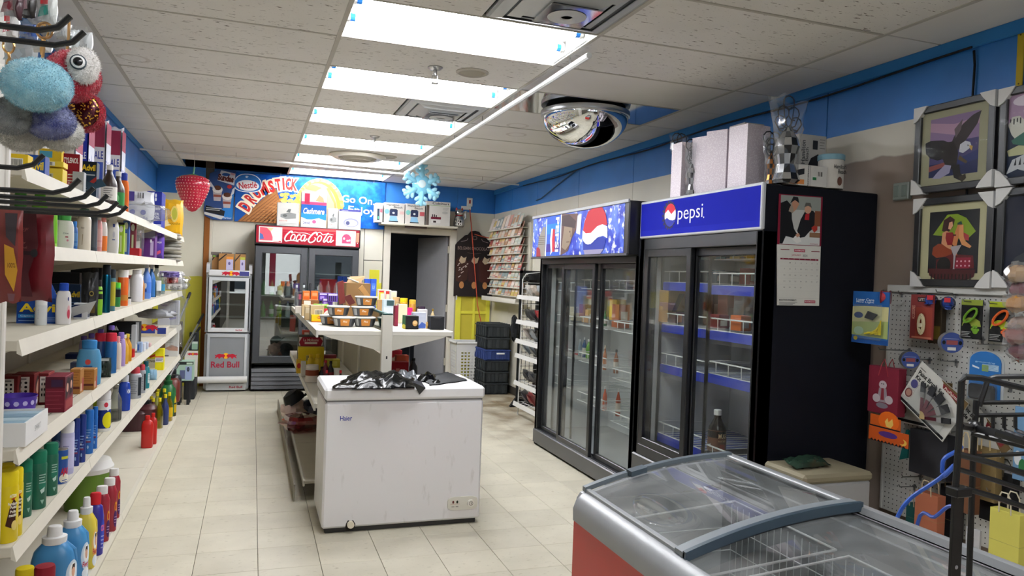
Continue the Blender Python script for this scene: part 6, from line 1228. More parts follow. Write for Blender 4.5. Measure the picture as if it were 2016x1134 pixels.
pr.poly([(.0775*W_+.082*W_*math.copysign(abs(math.cos(a))**.8, math.cos(a))*(1-.16*math.sin(a)), .79*H_+.175*H_*math.copysign(abs(math.sin(a))**.8, math.sin(a))) for a in [i*math.pi/14 for i in range(28)]], '#2a6ab0')
pr.ell(.0775*W_, .74*H_, .072*W_, .11*H_, '#f4f4f4', 24); pr.text('Nestlé', .0775*W_, .745*H_, .115*W_, .13*H_, '#c02c34', .02, 0, .12); pr.text('❄' if False else '*', .07*W_, .915*H_, .02*W_, .05*H_, '#e8f0fa', .02)
pr.text('Go On...', .83*W_, .60*H_, .26*W_, .155*H_, '#f2f6fc', .012, 0, -.03); pr.text('Enjoy!', .85*W_, .36*H_, .21*W_, .20*H_, '#f2f6fc', .012, 0, -.03)
pr.build('lettering', o)
for x in (.3, 1.5): MB().tube([(x, YW, 2.72), (x, YW-.01, 2.76)], .002, '#dddddd', 4).build('hanger', o)
# sundae poster
o = MB().prism([(-.50, 2.10), (-.265, 2.105), (-.245, 2.735), (-.46, 2.73), (-.55, 2.68), (-.585, 2.45), (-.61, 2.24), (-.60, 2.15)], YW-.01, YW+.0, '#1c3f78s').build('sundae_poster'); tag(o, 'cut-out blue sundae poster left of the ice cream banner', 'poster')
pr = Print((0, YW-.0105, 0), 'F')
pr.poly([(-.5, 2.12), (-.27, 2.12), (-.26, 2.5), (-.34, 2.3)], '#2a78c0'); pr.poly([(-.46, 2.6), (-.26, 2.55), (-.25, 2.7), (-.42, 2.73)], '#c9ccd4'); pr.ell(-.36, 2.68, .05, .02, '#2a5aa0', 12).text('Sundae', -.36, 2.635, .19, .085, '#5a2420', .06, 0, -.12); pr.text('NEW', -.28, 2.69, .05, .025, '#c0404c', .02, 0, -.2)
for cx, cz in ((-.455, 2.42), (-.34, 2.34)):
    pr.poly([(cx-.055, cz+.06), (cx+.055, cz+.06), (cx+.04, cz-.08), (cx-.04, cz-.08)], '#b9aeb0').ell(cx, cz+.065, .06, .045, '#e4ded8', 16).ell(cx, cz+.085, .045, .03, '#5a3424', 14).rect(cx-.045, cz-.03, cx+.045, cz+.0, '#8c4a3c')
pr.ell(-.315, 2.53, .03, .025, '#b8302c', 14); pr.poly([(-.50, 2.52), (-.54, 2.58), (-.55, 2.53), (-.47, 2.47)], '#d8dade'); pr.poly([(-.28, 2.5), (-.25, 2.53), (-.26, 2.45), (-.3, 2.41)], '#d8dade')
pr.poly([(-.585, 2.28), (-.36, 2.22), (-.37, 2.155), (-.6, 2.20)], '#1a1c20'); pr.poly([(-.6, 2.195), (-.37, 2.15), (-.4, 2.11), (-.6, 2.165)], '#d6d6d4'); pr.lines(-.58, 2.25, -.4, 2, .022, .008, '#d8d8d4'); pr.text('Parlour', -.33, 2.135, .1, .025, '#d8dce4', .01, .2)
pr.build('lettering', o)
# boxes on the red fridge
ZF = 2.047
def TB(name, px0, py0, px1, py1, L, c, faces, Y=9.66, d=.2, cat='box', g=None, z=ZF):
    a = at(px0, py1, Y=Y); b = at(px1, py0, Y=Y); return carton(name, L, cat, ((a.x+b.x)/2, Y, z), b.x-a.x, d, b.z-z, c, faces, 0, g)
radio = [('p', [(.15, .5), (.55, .6), (.85, .55), (.85, .35), (.4, .3), (.15, .38)], '#8f9290'), ('p', [(.4, .6), (.5, .74), (.62, .74), (.58, .6)], '#6d706e'), ('e', .35, .45, .1, .06, '#5f6260'), ('l', .1, .12, .9, 2, .05, .012, '#9a9a98'), ('t', '$39.99', .28, .22, .35, .06, '#c8603c')]
TB('radio_box', 545, 401, 590, 444, 'white radio carton with grey radio picture, left on the red fridge', '#d9d8d2', {'F': radio})
TB('radio_box', 645, 411, 666, 450, 'white radio carton mostly hidden behind the tissue pack', '#d5d4ce', {'F': radio}, Y=9.74)
TB('radio_box', 667, 414, 711, 452, 'white radio carton with violet top, right on the red fridge', '#dcdbd8', {'F': [('r', 0, .9, 1, 1, '#4a4a94'), ('e', .55, .35, .35, .22, '#9a9cb8'), ('e', .55, .33, .3, .17, '#c4c6d4'), ('e', .4, .32, .09, .1, '#50547c'), ('t', 'SANYO', .25, .93, .3, .05, '#d8d8e8')]})
o = TB('tissue_pack', 592, 380, 644, 447, 'pink and blue bathroom tissue pack between the radio cartons', '#d8d4d6', {'F': [('r', 0, 0, 1, .25, '#e2e0e0'), ('r', 0, .22, 1, .62, '#2a8ad0'), ('r', 0, .4, 1, .64, '#1f5fae'), ('r', 0, .64, 1, .72, '#d84a7a'), ('p', [(0, .72), (1, .72), (1, .98), (0, .98)], '#e4c8cc'), ('p', [(.55, .75), (.7, .92), (.85, .85), (.9, .72)], '#d8a87c'), ('r', .12, .66, .32, .95, '#b02a4a'), ('p', [(0, .28), (.3, .2), (.7, .27), (1, .2), (1, .08), (0, .1)], '#e8e8ea'), ('t', 'Cashmere', .5, .46, .84, .17, '#f6f4f4', .03, .3), ('t', '24=48', .22, .12, .26, .08, '#5a5a8c', .02), ('e', .52, .16, .08, .05, '#d85a8a')]}, Y=9.62, cat='tissue pack')
# boxes on the can cooler
for i, (x0, x1, py0, Y, lab) in enumerate(((417, 431, 501, 9.78, 'brown carton with dark flap, leftmost on the silver cooler'), (430, 461, 500, 9.70, 'brown carton with lilac label, middle on the silver cooler'), (462, 484, 501, 9.70, 'brown carton with lilac label, right on the silver cooler'))):
    o = TB('brown_carton', x0, py0, x1, 531, lab, '#a07648', {'F': [('p', [(0, .55), (0, .7), (.5, .98), (.62, .98)], '#2c241e'), ('r', 0, .82, 1, 1, '#4e4a44'), ('r', .1, .84, .5, .92, '#7fae3c')] if i == 0 else [('p', [(0, .5), (0, .62), (.45, .98), (.56, .98)], '#2c241e'), ('r', .5, 0, .95, .7, '#b9b4d4'), ('r', .5, .65, .95, .82, '#d88c3c' if i == 1 else '#b8bc4c'), ('e', .7, .4, .08, .1, '#5c5484')]}, Y=Y, d=.16, z=1.478)
    MB().hexa([(-.06, .12, .18), (.06, .12, .18), (.06, .125, .18), (-.06, .125, .18), (-.06, .14, .215), (.06, .14, .215), (.06, .145, .215), (-.06, .145, .215)], '#5c5650').build('flap', o, (0, 0, .0))
# shelf over the door and its goods
a = at(742, 452, Y=9.95); b = at(940, 457, Y=9.95)
sh = MB().box(1.58, 2.62, 9.86, 10.14, 2.155, 2.18, '#d8d2c2', .003).build('door_shelf'); tag(sh, 'white board shelf fixed over the door', 'shelf')
MB().box(1.9, 2.2, 9.9, 9.92, 2.125, 2.154, '#4a3c34').build('bracket', sh)
hb = lambda t: [('t', 'Hamilton', .42, .9, .6, .1, '#2a2c30', .01), ('t', 'Beach', .68, .79, .42, .1, '#2a2c30', .01), ('p', [(.25, .08), (.68, .08), (.62, .35), (.3, .35)], '#8fc0e0'), ('r', .27, .36, .66, .66, '#27304c'), ('r', .3, .66, .62, .7, '#1c2438'), ('e', .46, .5, .06, .05, '#e0e2e4'), ('r', .24, .05, .7, .1, '#22262c'), ('e', .14, .56, .12, .12, t), ('r', .76, .45, .98, .6, '#d8b8b4')]
ZS = 2.182
TB('blender_box', 755, 401, 797, 450, 'blender carton on the shelf over the door, left of the pair', '#d8d4cc', {'F': hb('#7fb8e0')}, Y=9.9, z=ZS, g='blender cartons'); TB('blender_box', 797, 403, 837, 451, 'blender carton on the shelf over the door, right of the pair', '#d8d4cc', {'F': hb('#7fc8c0')+[('r', .74, .42, .98, .62, '#c05a60')]}, Y=9.9, z=ZS, g='blender cartons')
TB('kettle_box', 739, 400, 754, 448, 'narrow white carton at the left end of the door shelf', '#dcdcda', {'F': [('r', .2, .1, .55, .7, '#2c3a4c'), ('r', .3, .15, .45, .3, '#5cc09a'), ('r', .6, .5, .95, .7, '#c06a78')]}, Y=9.88, z=ZS)
TB('fondue_box', 838, 399, 887, 452, 'tall white chopper carton with dark red machine picture, over the door', '#d6d4ce', {'F': [('t', 'Cuisinart', .6, .93, .7, .1, '#24262a', .015), ('r', .0, .0, .12, .84, '#5a5048'), ('r', .22, .1, .6, .28, '#e4e2de'), ('r', .2, .26, .62, .36, '#6a1c30'), ('r', .24, .36, .28, .46, '#2a2224'), ('r', .32, .36, .36, .46, '#2a2224'), ('r', .4, .36, .44, .44, '#2a2224'), ('r', .3, .12, .42, .2, '#3a2c30'), ('e', .78, .55, .12, .06, '#c0c0bc'), ('l', .68, .75, .95, 3, .04, .01, '#a0a09c'), ('r', 0, .83, 1, .845, '#7fae5c')]}, Y=9.9, z=ZS)
# silver lucky cat with raised paw
P = at(903, 452, Y=9.98); t = thing('lucky_cat', 'silver lucky cat figurine with raised paw on the door shelf', 'figurine', (P.x, 9.98, ZS))
SV = '#b9bab8m'
MB().lathe([(.055, 0), (.075, .02), (.078, .06), (.065, .12), (.05, .16)], SV, 18, 1, .85).build('body', t)
hd = MB().ball((0, 0, .20), (.062, .055, .052), SV, 16, 10).build('head', t)
for s in (-1, 1): MB().lathe([(.022, 0), (.012, .022), (.002, .038)], '#c04a4a', 8, 1, .6).build('ear', hd, (s*.035, 0, .235), (0, s*.25, 0))
pr = Print((0, -.0555, 0), 'F'); pr.ell(-.022, .21, .008, .012, '#22242a', 10).ell(.022, .21, .008, .012, '#22242a', 10).ell(0, .192, .006, .004, '#c05a5a', 8); pr.build('face', hd)
MB().tube([(.055, 0, .10), (.085, -.01, .13), (.088, -.012, .2), (.082, -.015, .225)], [.022, .02, .02, .024], SV, 10).build('raised_arm', t); MB().tube([(-.05, -.02, .12), (-.06, -.05, .08), (-.045, -.06, .05)], [.02, .018, .016], SV, 10).build('arm', t)
MB().tube([(.05*math.cos(a), .045*math.sin(a), .158) for a in [i*math.pi/8 for i in range(16)]], .006, '#a8282c', 6, True).build('collar', t)
pr = Print((-.04, -.07, .02), 'F'); pr.rect(0, 0, .06, .08, '#e8e6e0').rect(.005, .01, .025, .03, '#222222').rect(.03, .04, .055, .07, '#222222').rect(.008, .05, .022, .07, '#222222').rect(.035, .01, .05, .025, '#222222'); pr.build('sign', t)
# chocolate sign
a = at(893, 583, Y=10.08); b = at(972, 458, Y=10.08)
x0, x1, z0, z1 = a.x, b.x, a.z, b.z; xm = (x0+x1)/2; hw = (x1-x0)/2
top = [(x1, z0), (x1, z1-.2), (x1-.03, z1-.16), (x1-.07, z1-.12), (xm+.14, z1-.06), (xm+.1, z1-.05), (xm+.06, z1), (xm, z1+.01), (xm-.06, z1), (xm-.1, z1-.05), (xm-.14, z1-.06), (x0+.07, z1-.12), (x0+.03, z1-.16), (x0, z1-.2), (x0, z0)]
o = MB().prism(top, 10.075, 10.095, '#1d1718', 'y').build('chocolate_sign'); tag(o, 'dark brown Belgian chocolate sign with scalloped top right of the door', 'sign')
pr = Print((0, 10.0745, 0), 'F'); pr.text('BELGIAN CHOCOLATE', xm, z1-.24, hw*1.75, .045, '#8c7a70', .005)
pr.ell(xm, z1-.09, .035, .03, '#6a5c58', 14).ell(xm, z1-.09, .025, .02, '#1d1718', 14); ribbon(pr, [(xm-.1, z1-.30), (xm, z1-.315), (xm+.1, z1-.30)], .004, '#6a5c58'); ribbon(pr, [(xm-.2, z1-.15), (xm-.12, z1-.13), (xm-.1, z1-.1)], .006, '#8c8080'); ribbon(pr, [(xm+.2, z1-.15), (xm+.12, z1-.13), (xm+.1, z1-.1)], .006, '#8c8080')
for k_, c in ((-.17, '#3a211a'), (.01, '#33191a'), (.17, '#3c1d18')):
    cx = xm+k_; pr.poly([(cx-.085, z0+.22), (cx-.095, z1-.42), (cx-.03, z1-.36), (cx+.05, z1-.38), (cx+.09, z1-.46), (cx+.08, z0+.24), (cx, z0+.18)], c); pr.poly([(cx-.05, z1-.42), (cx-.02, z1-.35), (cx+.02, z1-.38), (cx+.06, z1-.36), (cx+.04, z1-.44), (cx-.01, z1-.46)], '#b9a68a'); pr.ell(cx, z0+.16, .035, .05, '#b07a4a', 12)
for i in range(14): R_ = random.Random(i); cx = xm-.17+R_.uniform(-.08, .08); cz = R_.uniform(z0+.25, z1-.45); pr.poly([(cx-.012, cz), (cx+.01, cz+.012), (cx+.015, cz+.004), (cx-.006, cz-.01)], '#c8bcb4'); pr.k -= pr.step
pr.build('lettering', o)
for x in (x0+.03, x1-.06): MB().box(x, x+.02, 10.07, 10.0745, z0-.05, z0+.01, '#c9c7bf').build('clip', o)
# white laundry basket
t = thing('laundry_basket', 'tall white plastic laundry basket with square holes by the yellow panel', 'basket', (2.755, 9.72, 0))
def basket_side(w0, w1, h, cols_, rows, name, loc, rz):
    mb = MB(); c = '#dcdcd8'
    us = [0]; m_ = .16
    for i in range(cols_): us += [m_+(1-2*m_)*(i+.18)/cols_, m_+(1-2*m_)*(i+.82)/cols_]
    us += [1]; vs = [0]
    for j in range(rows): vs += [.1+.72*(j+.2)/rows, .1+.72*(j+.8)/rows]
    vs += [1]
    for i in range(len(us)-1):
        for j in range(len(vs)-1):
            if i % 2 and j % 2: continue
            def P_(u, v, y): w_ = w0+(w1-w0)*v; return ((u-.5)*w_, y+(w1-w0)/2*v*-1, v*h)
            a, b = us[i], us[i+1]; e, f = vs[j], vs[j+1]
            mb.hexa([P_(a, e, 0), P_(b, e, 0), P_(b, e, .006), P_(a, e, .006), P_(a, f, 0), P_(b, f, 0), P_(b, f, .006), P_(a, f, .006)], c)
    mb.build(name, t, loc, (0, 0, rz))
basket_side(.30, .36, .60, 5, 10, 'side', (0, -.15, .02), 0); basket_side(.30, .36, .60, 5, 10, 'side', (-.15, 0, .02), -math.pi/2); basket_side(.30, .36, .60, 5, 10, 'side', (.15, 0, .02), math.pi/2); basket_side(.30, .36, .60, 5, 10, 'side', (0, .15, .02), math.pi)
MB().box(-.2, .2, -.2, -.17, .61, .635, '#e4e4e0', .006).box(-.2, .2, .17, .2, .61, .635, '#e4e4e0', .006).box(-.2, -.17, -.2, .2, .61, .635, '#e4e4e0', .006).box(.17, .2, -.2, .2, .61, .635, '#e4e4e0', .006).build('rim', t); MB().box(-.15, .15, -.15, .15, 0, .02, '#d4d4d0', .004).build('bottom', t)
# stack of folding crates, one blue
for i, (z, h, c, lab) in enumerate(((0, .145, '#262a2c', 'lowest black crate in the stack beside the laundry basket'), (.146, .145, '#272b2d', 'second black crate from the floor in the stack beside the basket'), (.292, .145, '#25292b', 'third black crate from the floor, just under the blue one'), (.438, .14, '#2a3a6c', 'blue crate in the stack of black crates'), (.579, .15, '#2a2e30', 'black crate directly on top of the blue one'), (.73, .16, '#2c3032', 'topmost black crate with notched rim in the stack'))):
    t = thing('plastic_crate', lab, 'crate', (3.01, 9.36, z), 0, 'stacked plastic crates'); x, y = .155, .25; e = .012 if i == 3 else 0
    mb = MB()
    for sx in (-1, 1): mb.box(sx*(x+e), sx*(x+e-.012), -y, y, 0, h, c, .003)
    mb.box(-x, x, -y, -y+.012, 0, h, c, .003).box(-x, x, y-.012, y, 0, h, c, .003).box(-x, x, -y, y, 0, .01, c); mb.build('shell', t)
    for k in range(6):
        MB().box(-x-.014-e, -x-e, -y+.02+k*.083, -y+.045+k*.083, .01, h-.012, c, .003).build('rib', t)
    for k in range(3):
        MB().box(-.13+k*.1, -.08+k*.1, -y-.012, -y, .012, h-.02, c, .004).build('rib', t)
    MB().box(-x-.01-e, x+.01+e, -y-.014, y+.014, h-.02, h-.004, c, .004).build('rim', t)
    if i == 3: MB().box(-.02, .09, -y-.02, -y-.013, .08, .1, '#e2e4e4', .004).build('label', t)
    if i == 5:
        for k in range(5): MB().box(-x-.01, x+.01, -y+.02+k*.1, -y+.06+k*.1, h-.004, h+.018, c, .004).build('lug', t)
# greeting card rack on the right wall
t = thing('card_rack', 'white wall rack holding tiers of greeting cards in the back right corner', 'rack', (3.2, 9.25, 1.2))
bw(MB().box(3.19, 3.225, 8.55, 9.98, 1.16, 2.2, '#d8d4c6', .003), 'back_board', t)
bw(MB().box(3.02, 3.19, 8.55, 9.95, 1.19, 1.205, '#dcd8cc', .003).box(3.02, 3.03, 8.55, 9.95, 1.2, 1.25, '#dcd8cc'), 'tray', t)
R = random.Random(11)
ORD = ['first', 'second', 'third', 'fourth', 'fifth', 'sixth', 'seventh', 'eighth', 'ninth', 'tenth']
CC = ['#d8c8b4', '#c89a8c', '#e2d8c8', '#b8c0b4', '#a85a54', '#d8b8a0', '#c8ccc4', '#b08a6c', '#e0d4cc', '#8c9a9a', '#ccb46c']
for j in range(9):
    z = 1.27+j*.108; x = 3.10-.004*j
    bw(MB().box(x-.002, 3.19, 8.6, 9.93, z, z+.004, '#d4d0c2').box(x-.003, x, 8.6, 9.93, z, z+.012, '#d4d0c2'), 'tier', t)
    n = 10
    for i in range(n):
        y = 9.9-.13*i-.01*R.random()
        if y < 8.66: break
        c = R.choice(CC); hh = R.uniform(.16, .2)
        o = MB().hexa([(x+.004, y-.115, z+.005), (x+.004, y, z+.005), (x+.007, y, z+.005), (x+.007, y-.115, z+.005), (x+.06, y-.115, z+hh), (x+.06, y, z+hh), (x+.063, y, z+hh), (x+.063, y-.115, z+hh)], c).build('greeting_card')
        tag(o, 'small greeting card leaning in a tier of the wall card rack', 'card', 'greeting cards in the wall rack')
        o['label'] = '%s greeting card, %s from the left in the %s tier of the rack' % ({'#d8c8b4': 'beige', '#c89a8c': 'rose', '#e2d8c8': 'cream', '#b8c0b4': 'sage', '#a85a54': 'red', '#d8b8a0': 'peach', '#c8ccc4': 'pale grey', '#b08a6c': 'tan', '#e0d4cc': 'white', '#8c9a9a': 'slate', '#ccb46c': 'mustard'}[c], ORD[i], ['bottom', 'second lowest', 'third lowest', 'fourth lowest', 'middle', 'fourth highest', 'third highest', 'second highest', 'top'][j])
        q = lambda u, v: (x+.0035+.056*v-.0006, y-.115+.115*(1-u), z+.005+(hh-.005)*v)
        MB().add([q(.15, .35), q(.85, .35), q(.85, .85), q(.15, .85)], [(0, 1, 2, 3)], R.choice(CC)).add([q(.1, .1), q(.9, .1), q(.9, .18), q(.1, .18)], [(0, 1, 2, 3)], R.choice(CC)).build('printed_face', o)
# white wire rack with packs, and the black grid stand behind
t = thing('wire_rack', 'white wire display rack with sloping shelves beside the splash cooler', 'rack', (2.95, 7.3, 0))
x0, x1, ya, yb = 2.79, 3.16, 6.55, 7.72
for y in (ya, yb):
    mb = MB().tube([(x0+.02, y, 0), (x0+.02, y, 1.5), (x0+.06, y, 1.56), (x1, y, 1.6), (x1, y, 0)], .006, WIRE, 6)
    for k in range(24): z = .08+k*.06; mb.tube([(x0+.02, y, z), (x1, y, z)], .0025, WIRE, 4)
    bw(mb, 'side_frame', t)
for z in (.13, .36, .66, .82, 1.03, 1.30):
    mb = MB()
    for k in range(14): y = ya+(yb-ya)*k/13; mb.tube([(x0-.03, y, z), (x1, y, z+.05)], .0025, WIRE, 4)
    for k in range(5): mb.tube([(x0-.03+k*.09, ya, z+.012*k), (x0-.03+k*.09, yb, z+.012*k)], .003, WIRE, 4)
    s = bw(mb, 'wire_shelf', t)
    bw(MB().hexa([(x0-.045, ya, z-.02), (x0-.035, ya, z-.02), (x0-.035, yb, z-.02), (x0-.045, yb, z-.02), (x0-.035, ya, z+.025), (x0-.025, ya, z+.025), (x0-.025, yb, z+.025), (x0-.035, yb, z+.025)], '#d4d3ce'), 'price_strip', s)
R = random.Random(5); k = 0
for z, its in ((1.325, 5), (1.06, 6), (.85, 6), (.69, 4), (.39, 3), (.16, 2)):
    for i in range(its):
        y = yb-.1-i*.17; c = R.choice(['#d8d4cc', '#2a2c30', '#c8bcb0', '#8c2c30', '#e2e0da', '#3a3c44', '#a8b0b4'])
        nm = {'#d8d4cc': 'pale', '#2a2c30': 'black', '#c8bcb0': 'beige', '#8c2c30': 'dark red', '#e2e0da': 'white', '#3a3c44': 'charcoal', '#a8b0b4': 'grey'}[c]
        puff('sock_pack', '%s packet, %s from the far end on the %s-height wire rack shelf' % (nm, ORD[i], {1.325: 'top', 1.06: 'chest', .85: 'middle', .69: 'waist', .39: 'knee', .16: 'ankle'}[z]), 'packet', (x0+.16, y, z+.02), .26, .07, .15, c+'s', k, .25, rz=1.2+R.uniform(-.3, .3), g='packets on the white wire rack').rotation_euler.x = -.7; k += 1
t = thing('grid_stand', 'black grid panel stand behind the white wire rack', 'rack', (3.08, 8.2, 0))
mb = MB().box(2.955, 2.985, 8.2, 8.225, .05, 1.60, '#17181a').box(3.17, 3.2, 8.2, 8.225, .05, 1.60, '#17181a').box(2.955, 3.2, 8.2, 8.225, 1.57, 1.60, '#17181a'); bw(mb, 'frame', t)
mb = MB()
for k in range(18): mb.tube([(2.97, 8.21, .15+k*.082), (3.19, 8.21, .15+k*.082)], .003, '#1b1c1e', 4)
for k in range(4): mb.tube([(3.01+k*.05, 8.21, .1), (3.01+k*.05, 8.21, 1.58)], .003, '#1b1c1e', 4)
bw(mb, 'grid', t); bw(MB().prism([(2.88, 0), (3.22, 0), (3.22, .03), (2.99, .1), (2.95, .1)], 8.19, 8.235, '#121315'), 'foot', t)
P = at(1013, 648, Y=8.15); crumple('black_cloth', 'black cloth hanging from the side of the grid stand', 'cloth', (P.x, 8.15, P.z-.13), .1, .1, .28, '#101114', 3); P = at(1052, 548, Y=8.1); crumple('black_hat', 'black hat hung at the top of the grid stand', 'hat', (P.x, 8.1, P.z-.1), .2, .12, .16, '#0e0f11', 5)
# inflatable strawberry and snowflake on strings
P = at(379, 381, Y=8.5); sr = .4*depth(P)/FPX*75/.4/2
t = thing('inflatable_strawberry', 'red inflatable strawberry with white dots hung near the back left corner', 'decoration', P)
s = depth(P)/FPX
prof = [(0, -36), (7, -34), (16, -24), (24, -8), (30, 8), (32, 20), (29, 29), (20, 34), (8, 36), (0, 36)]
MB().lathe([(r*s, z*s) for r, z in prof], '#b8243cg', 26).build('body', t, ang=3)
b = MB()
for j in range(11):
    z = -28+j*5.6; r = next(r0+(r1-r0)*(z-z0_)/(z1_-z0_) for (r0, z0_), (r1, z1_) in zip(prof, prof[1:]) if z0_ <= z <= z1_ and z1_ > z0_)
    n = max(6, int(r*1.1))
    for i in range(n):
        a = (i+.5*(j % 2))*2*math.pi/n; b.ball((r*s*math.cos(a), r*s*math.sin(a), z*s), .9*s, '#f0c8c0', 5, 3)
stuff(b.build('seeds', t))
MB().lathe([(0, 30*s), (16*s, 34.5*s), (20*s, 33*s), (4*s, 38*s), (0, 39*s)], '#4a7a3c', 10).tube([(0, 0, 36*s), (2*s, 0, 52*s)], 1.6*s, '#6aa88a', 6).build('calyx', t); MB().tube([(2*s, 0, 52*s), (2*s, 0, H-P.z)], .002, '#c8c8c4', 4).build('string', t)
P = at(830, 366, Y=8.3); s = depth(P)/FPX
t = thing('inflatable_snowflake', 'pale blue inflatable snowflake hung in front of the door', 'decoration', P)
MB().ball((0, 0, 2*s), (19*s, 8*s, 20*s), '#7cc0dcg', 18, 12).build('centre', t, ang=3)
for k in range(6):
    a = math.pi/2+k*math.pi/3; L_ = 47*s if k == 0 else 40*s; c, d = math.cos(a), math.sin(a)
    mb = MB().tube([(c*10*s, 0, d*10*s), (c*L_*.95, 0, d*L_*.95), (c*L_, 0, d*L_)], [6.5*s, 5*s, 2*s], '#8acbe4g', 10)
    for q, w_ in ((.52, 12), (.78, 9)):
        for sg in (-1, 1):
            e = a+sg*1.05; mb.tube([(c*L_*q, 0, d*L_*q), (c*L_*q+math.cos(e)*w_*s, 0, d*L_*q+math.sin(e)*w_*s), (c*L_*q+math.cos(e)*(w_+3)*s, 0, d*L_*q+math.sin(e)*(w_+3)*s)], [4.5*s, 4*s, 1.5*s], '#a4d8ecg', 8)
    mb.build('arm', t, (0, 0, 0), (0, 0, 0), 3)
MB().ball((-1*s, -8.2*s, 3*s), (8*s, 1*s, 8*s), '#c8dce0', 12, 6).build('print_badge', t); MB().tube([(0, 0, 44*s), (0, 0, H-P.z)], .0015, '#c8c8c4', 4).build('string', t)
# ---------------------------------------------------------------- on top of the plain blue cooler
ZC = 2.046
def CB(name, px, ty, pw, x, L, cat, c, d=.1, faces=None, rz=0, g=None, dz=0):
    P, w_, h = spot(px, ty, pw, ZC+dz, None, x); return carton(name, L, cat, P, w_, d, h, c, faces, rz, g)
for px, ty, pw, x, d, rz, lab in ((1359, 281, 46, 2.58, .12, 0, 'patterned white gift box behind the wrapped jester, furthest on the cooler'), (1398, 269, 30, 2.60, .12, .25, 'narrow patterned white gift box, second from the far end of the cooler'), (1440, 257, 44, 2.60, .14, .38, 'patterned white gift box turned to show a bright side, third on the cooler'), (1490, 246, 58, 2.62, .15, .1, 'widest patterned white gift box beside the big wrapped jester')):
    CB('gift_box', px, ty, pw, x, lab, 'box', 'damask_paper', d, None, rz, 'patterned gift boxes')
CB('small_appliance_box', 1480, 243, 46, 2.78, 'grey and white appliance box showing behind the widest gift box', 'box', '#b9b7b2', .15, {'F': [('r', .3, .9, .6, .97, '#8a3a34')]})
def jester(px, ty, pw, x, L, film_w, metal='#c4c6c8m'):
    P, w_, h = spot(px, ty, pw, ZC, None, x); t = thing('wrapped_jester', L, 'figurine', P, 0, 'wrapped wire figurines')
    bh = h*.66; mb = MB(); n = 10; prof = [(.6, 0), (.85, .06), (.7, .18), (.5, .34), (.6, .52), (.75, .66), (.62, .8), (.36, .92), (.15, 1)]
    for i in range(len(prof)-1):
        (r0, z0), (r1, z1) = prof[i], prof[i+1]
        for k in range(n):
            q = [((r*w_/2)*math.cos(2*math.pi*(k+dk)/n), (r*w_/2)*math.sin(2*math.pi*(k+dk)/n), z*bh) for r, z, dk in ((r0, z0, 0), (r0, z0, 1), (r1, z1, 1), (r1, z1, 0))]
            mb.add(q, [(0, 1, 2, 3)], metal if (i+k) % 2 else '#16171a'+'s')
    mb.build('body', t)
    w1 = MB()
    for s in (-1, 1):
        for r_, z0, z1 in ((.62, .9, 1.08), (.5, .98, 1.26), (.25, 1.0, 1.45)):
            pts = [(0, 0, z0*bh)]+[(s*r_*w_*(.5+.5*i/6)*.9, 0, bh*(z0+(z1-z0)*min(1, i/5))) for i in range(1, 6)]
            cx, cz = pts[-1][0], pts[-1][2]; pts += [(cx+s*.035*math.cos(a)-s*.035, 0, cz+.035*math.sin(a)) for a in [i*.7 for i in range(1, 8)]]
            w1.tube(pts, .0035, '#22252a', 5)
    w1.build('wire_curls', t)
    R = random.Random(int(px)); mb = MB()
    def f(u, v):
        a = 2*math.pi*u; r = film_w/2*(.7+.5*v**3)*(1+.14*R.uniform(-1, 1)); return (r*math.cos(a), .6*r*math.sin(a), v*h*(1.0+.03*math.sin(5*a)))
    mb.grid(f, 14, 9, 'film_shiny'); mb.build('plastic_wrap', t, ang=.2)
jester(1333, 268, 26, 2.56, 'wrapped wire jester at the far end of the cooler top', .12); jester(1361, 282, 26, 2.535, 'wrapped black and silver jester in front of the first gift box', .12)
jester(1547, 195, 62, 2.60, 'large wrapped jester with tall wire curls at the cooler corner', .2); jester(1516, 268, 26, 2.60, 'small copper toned wrapped jester beside the large one', .1, '#b8763cm')
CB('coffee_maker_box', 1598, 266, 66, 2.98, 'white coffee machine carton stacked on the blue one near the wall', 'box', '#c9c7c2', .18, {'F': [('t', 'Hamilton', .16, .5, .7, .14, '#2a2c30', .01, 0, math.pi/2), ('t', 'Beach', .30, .45, .4, .1, '#2a2c30', .01, 0, math.pi/2), ('p', [(.3, .05), (.95, .05), (.95, .35), (.7, .48), (.45, .35)], '#24262c'), ('r', .5, .6, .68, .85, '#34363c'), ('l', .75, .9, .95, 4, .08, .02, '#8a8a86')]}, dz=.13)
CB('toaster_box', 1588, 318, 56, 2.95, 'blue and black carton under the coffee machine carton', 'box', '#4a86ac', .16, {'F': [('r', .5, 0, 1, 1, '#20242c'), ('t', 'ES', .25, .5, .2, .3, '#1c2430')]})
bpy.data.objects['toaster_box'].scale.z = .62
CB('steamer_box', 1590, 325, 92, 2.74, 'white open carton with green badge at the near corner of the cooler', 'box', '#d2d1cc', .16, {'F': [('p', [(.02, .62), (.4, .82), (.4, .55), (.02, .3)], '#2c2e34'), ('r', .02, .05, .4, .28, '#d88c50'), ('t', 'Hamilton', .5, .4, .5, .07, '#3a3c40', .01, 0, math.pi/2), ('r', .62, .3, .72, .5, '#2e7a4c'), ('r', .62, .44, .72, .5, '#d8e0d8'), ('bar', .76, .5, .9, .72), ('r', .55, 0, .56, 1, '#a8a6a0')]})
P, w_, h = spot(1634, 306, 48, ZC, None, 2.93)
o = MB().lathe([(w_/2, 0), (w_/2, h*.8), (w_/2*.97, h*.84)], '#cdcac2', 22).build('round_tub', None, P); tag(o, 'round white tub with pale blue ribbed lid beside the wall', 'tub')
MB().lathe([(w_/2*1.05, h*.84), (w_/2*1.06, h*.98), (w_/2, h)], '#7fa8b8', 22).build('lid', o)
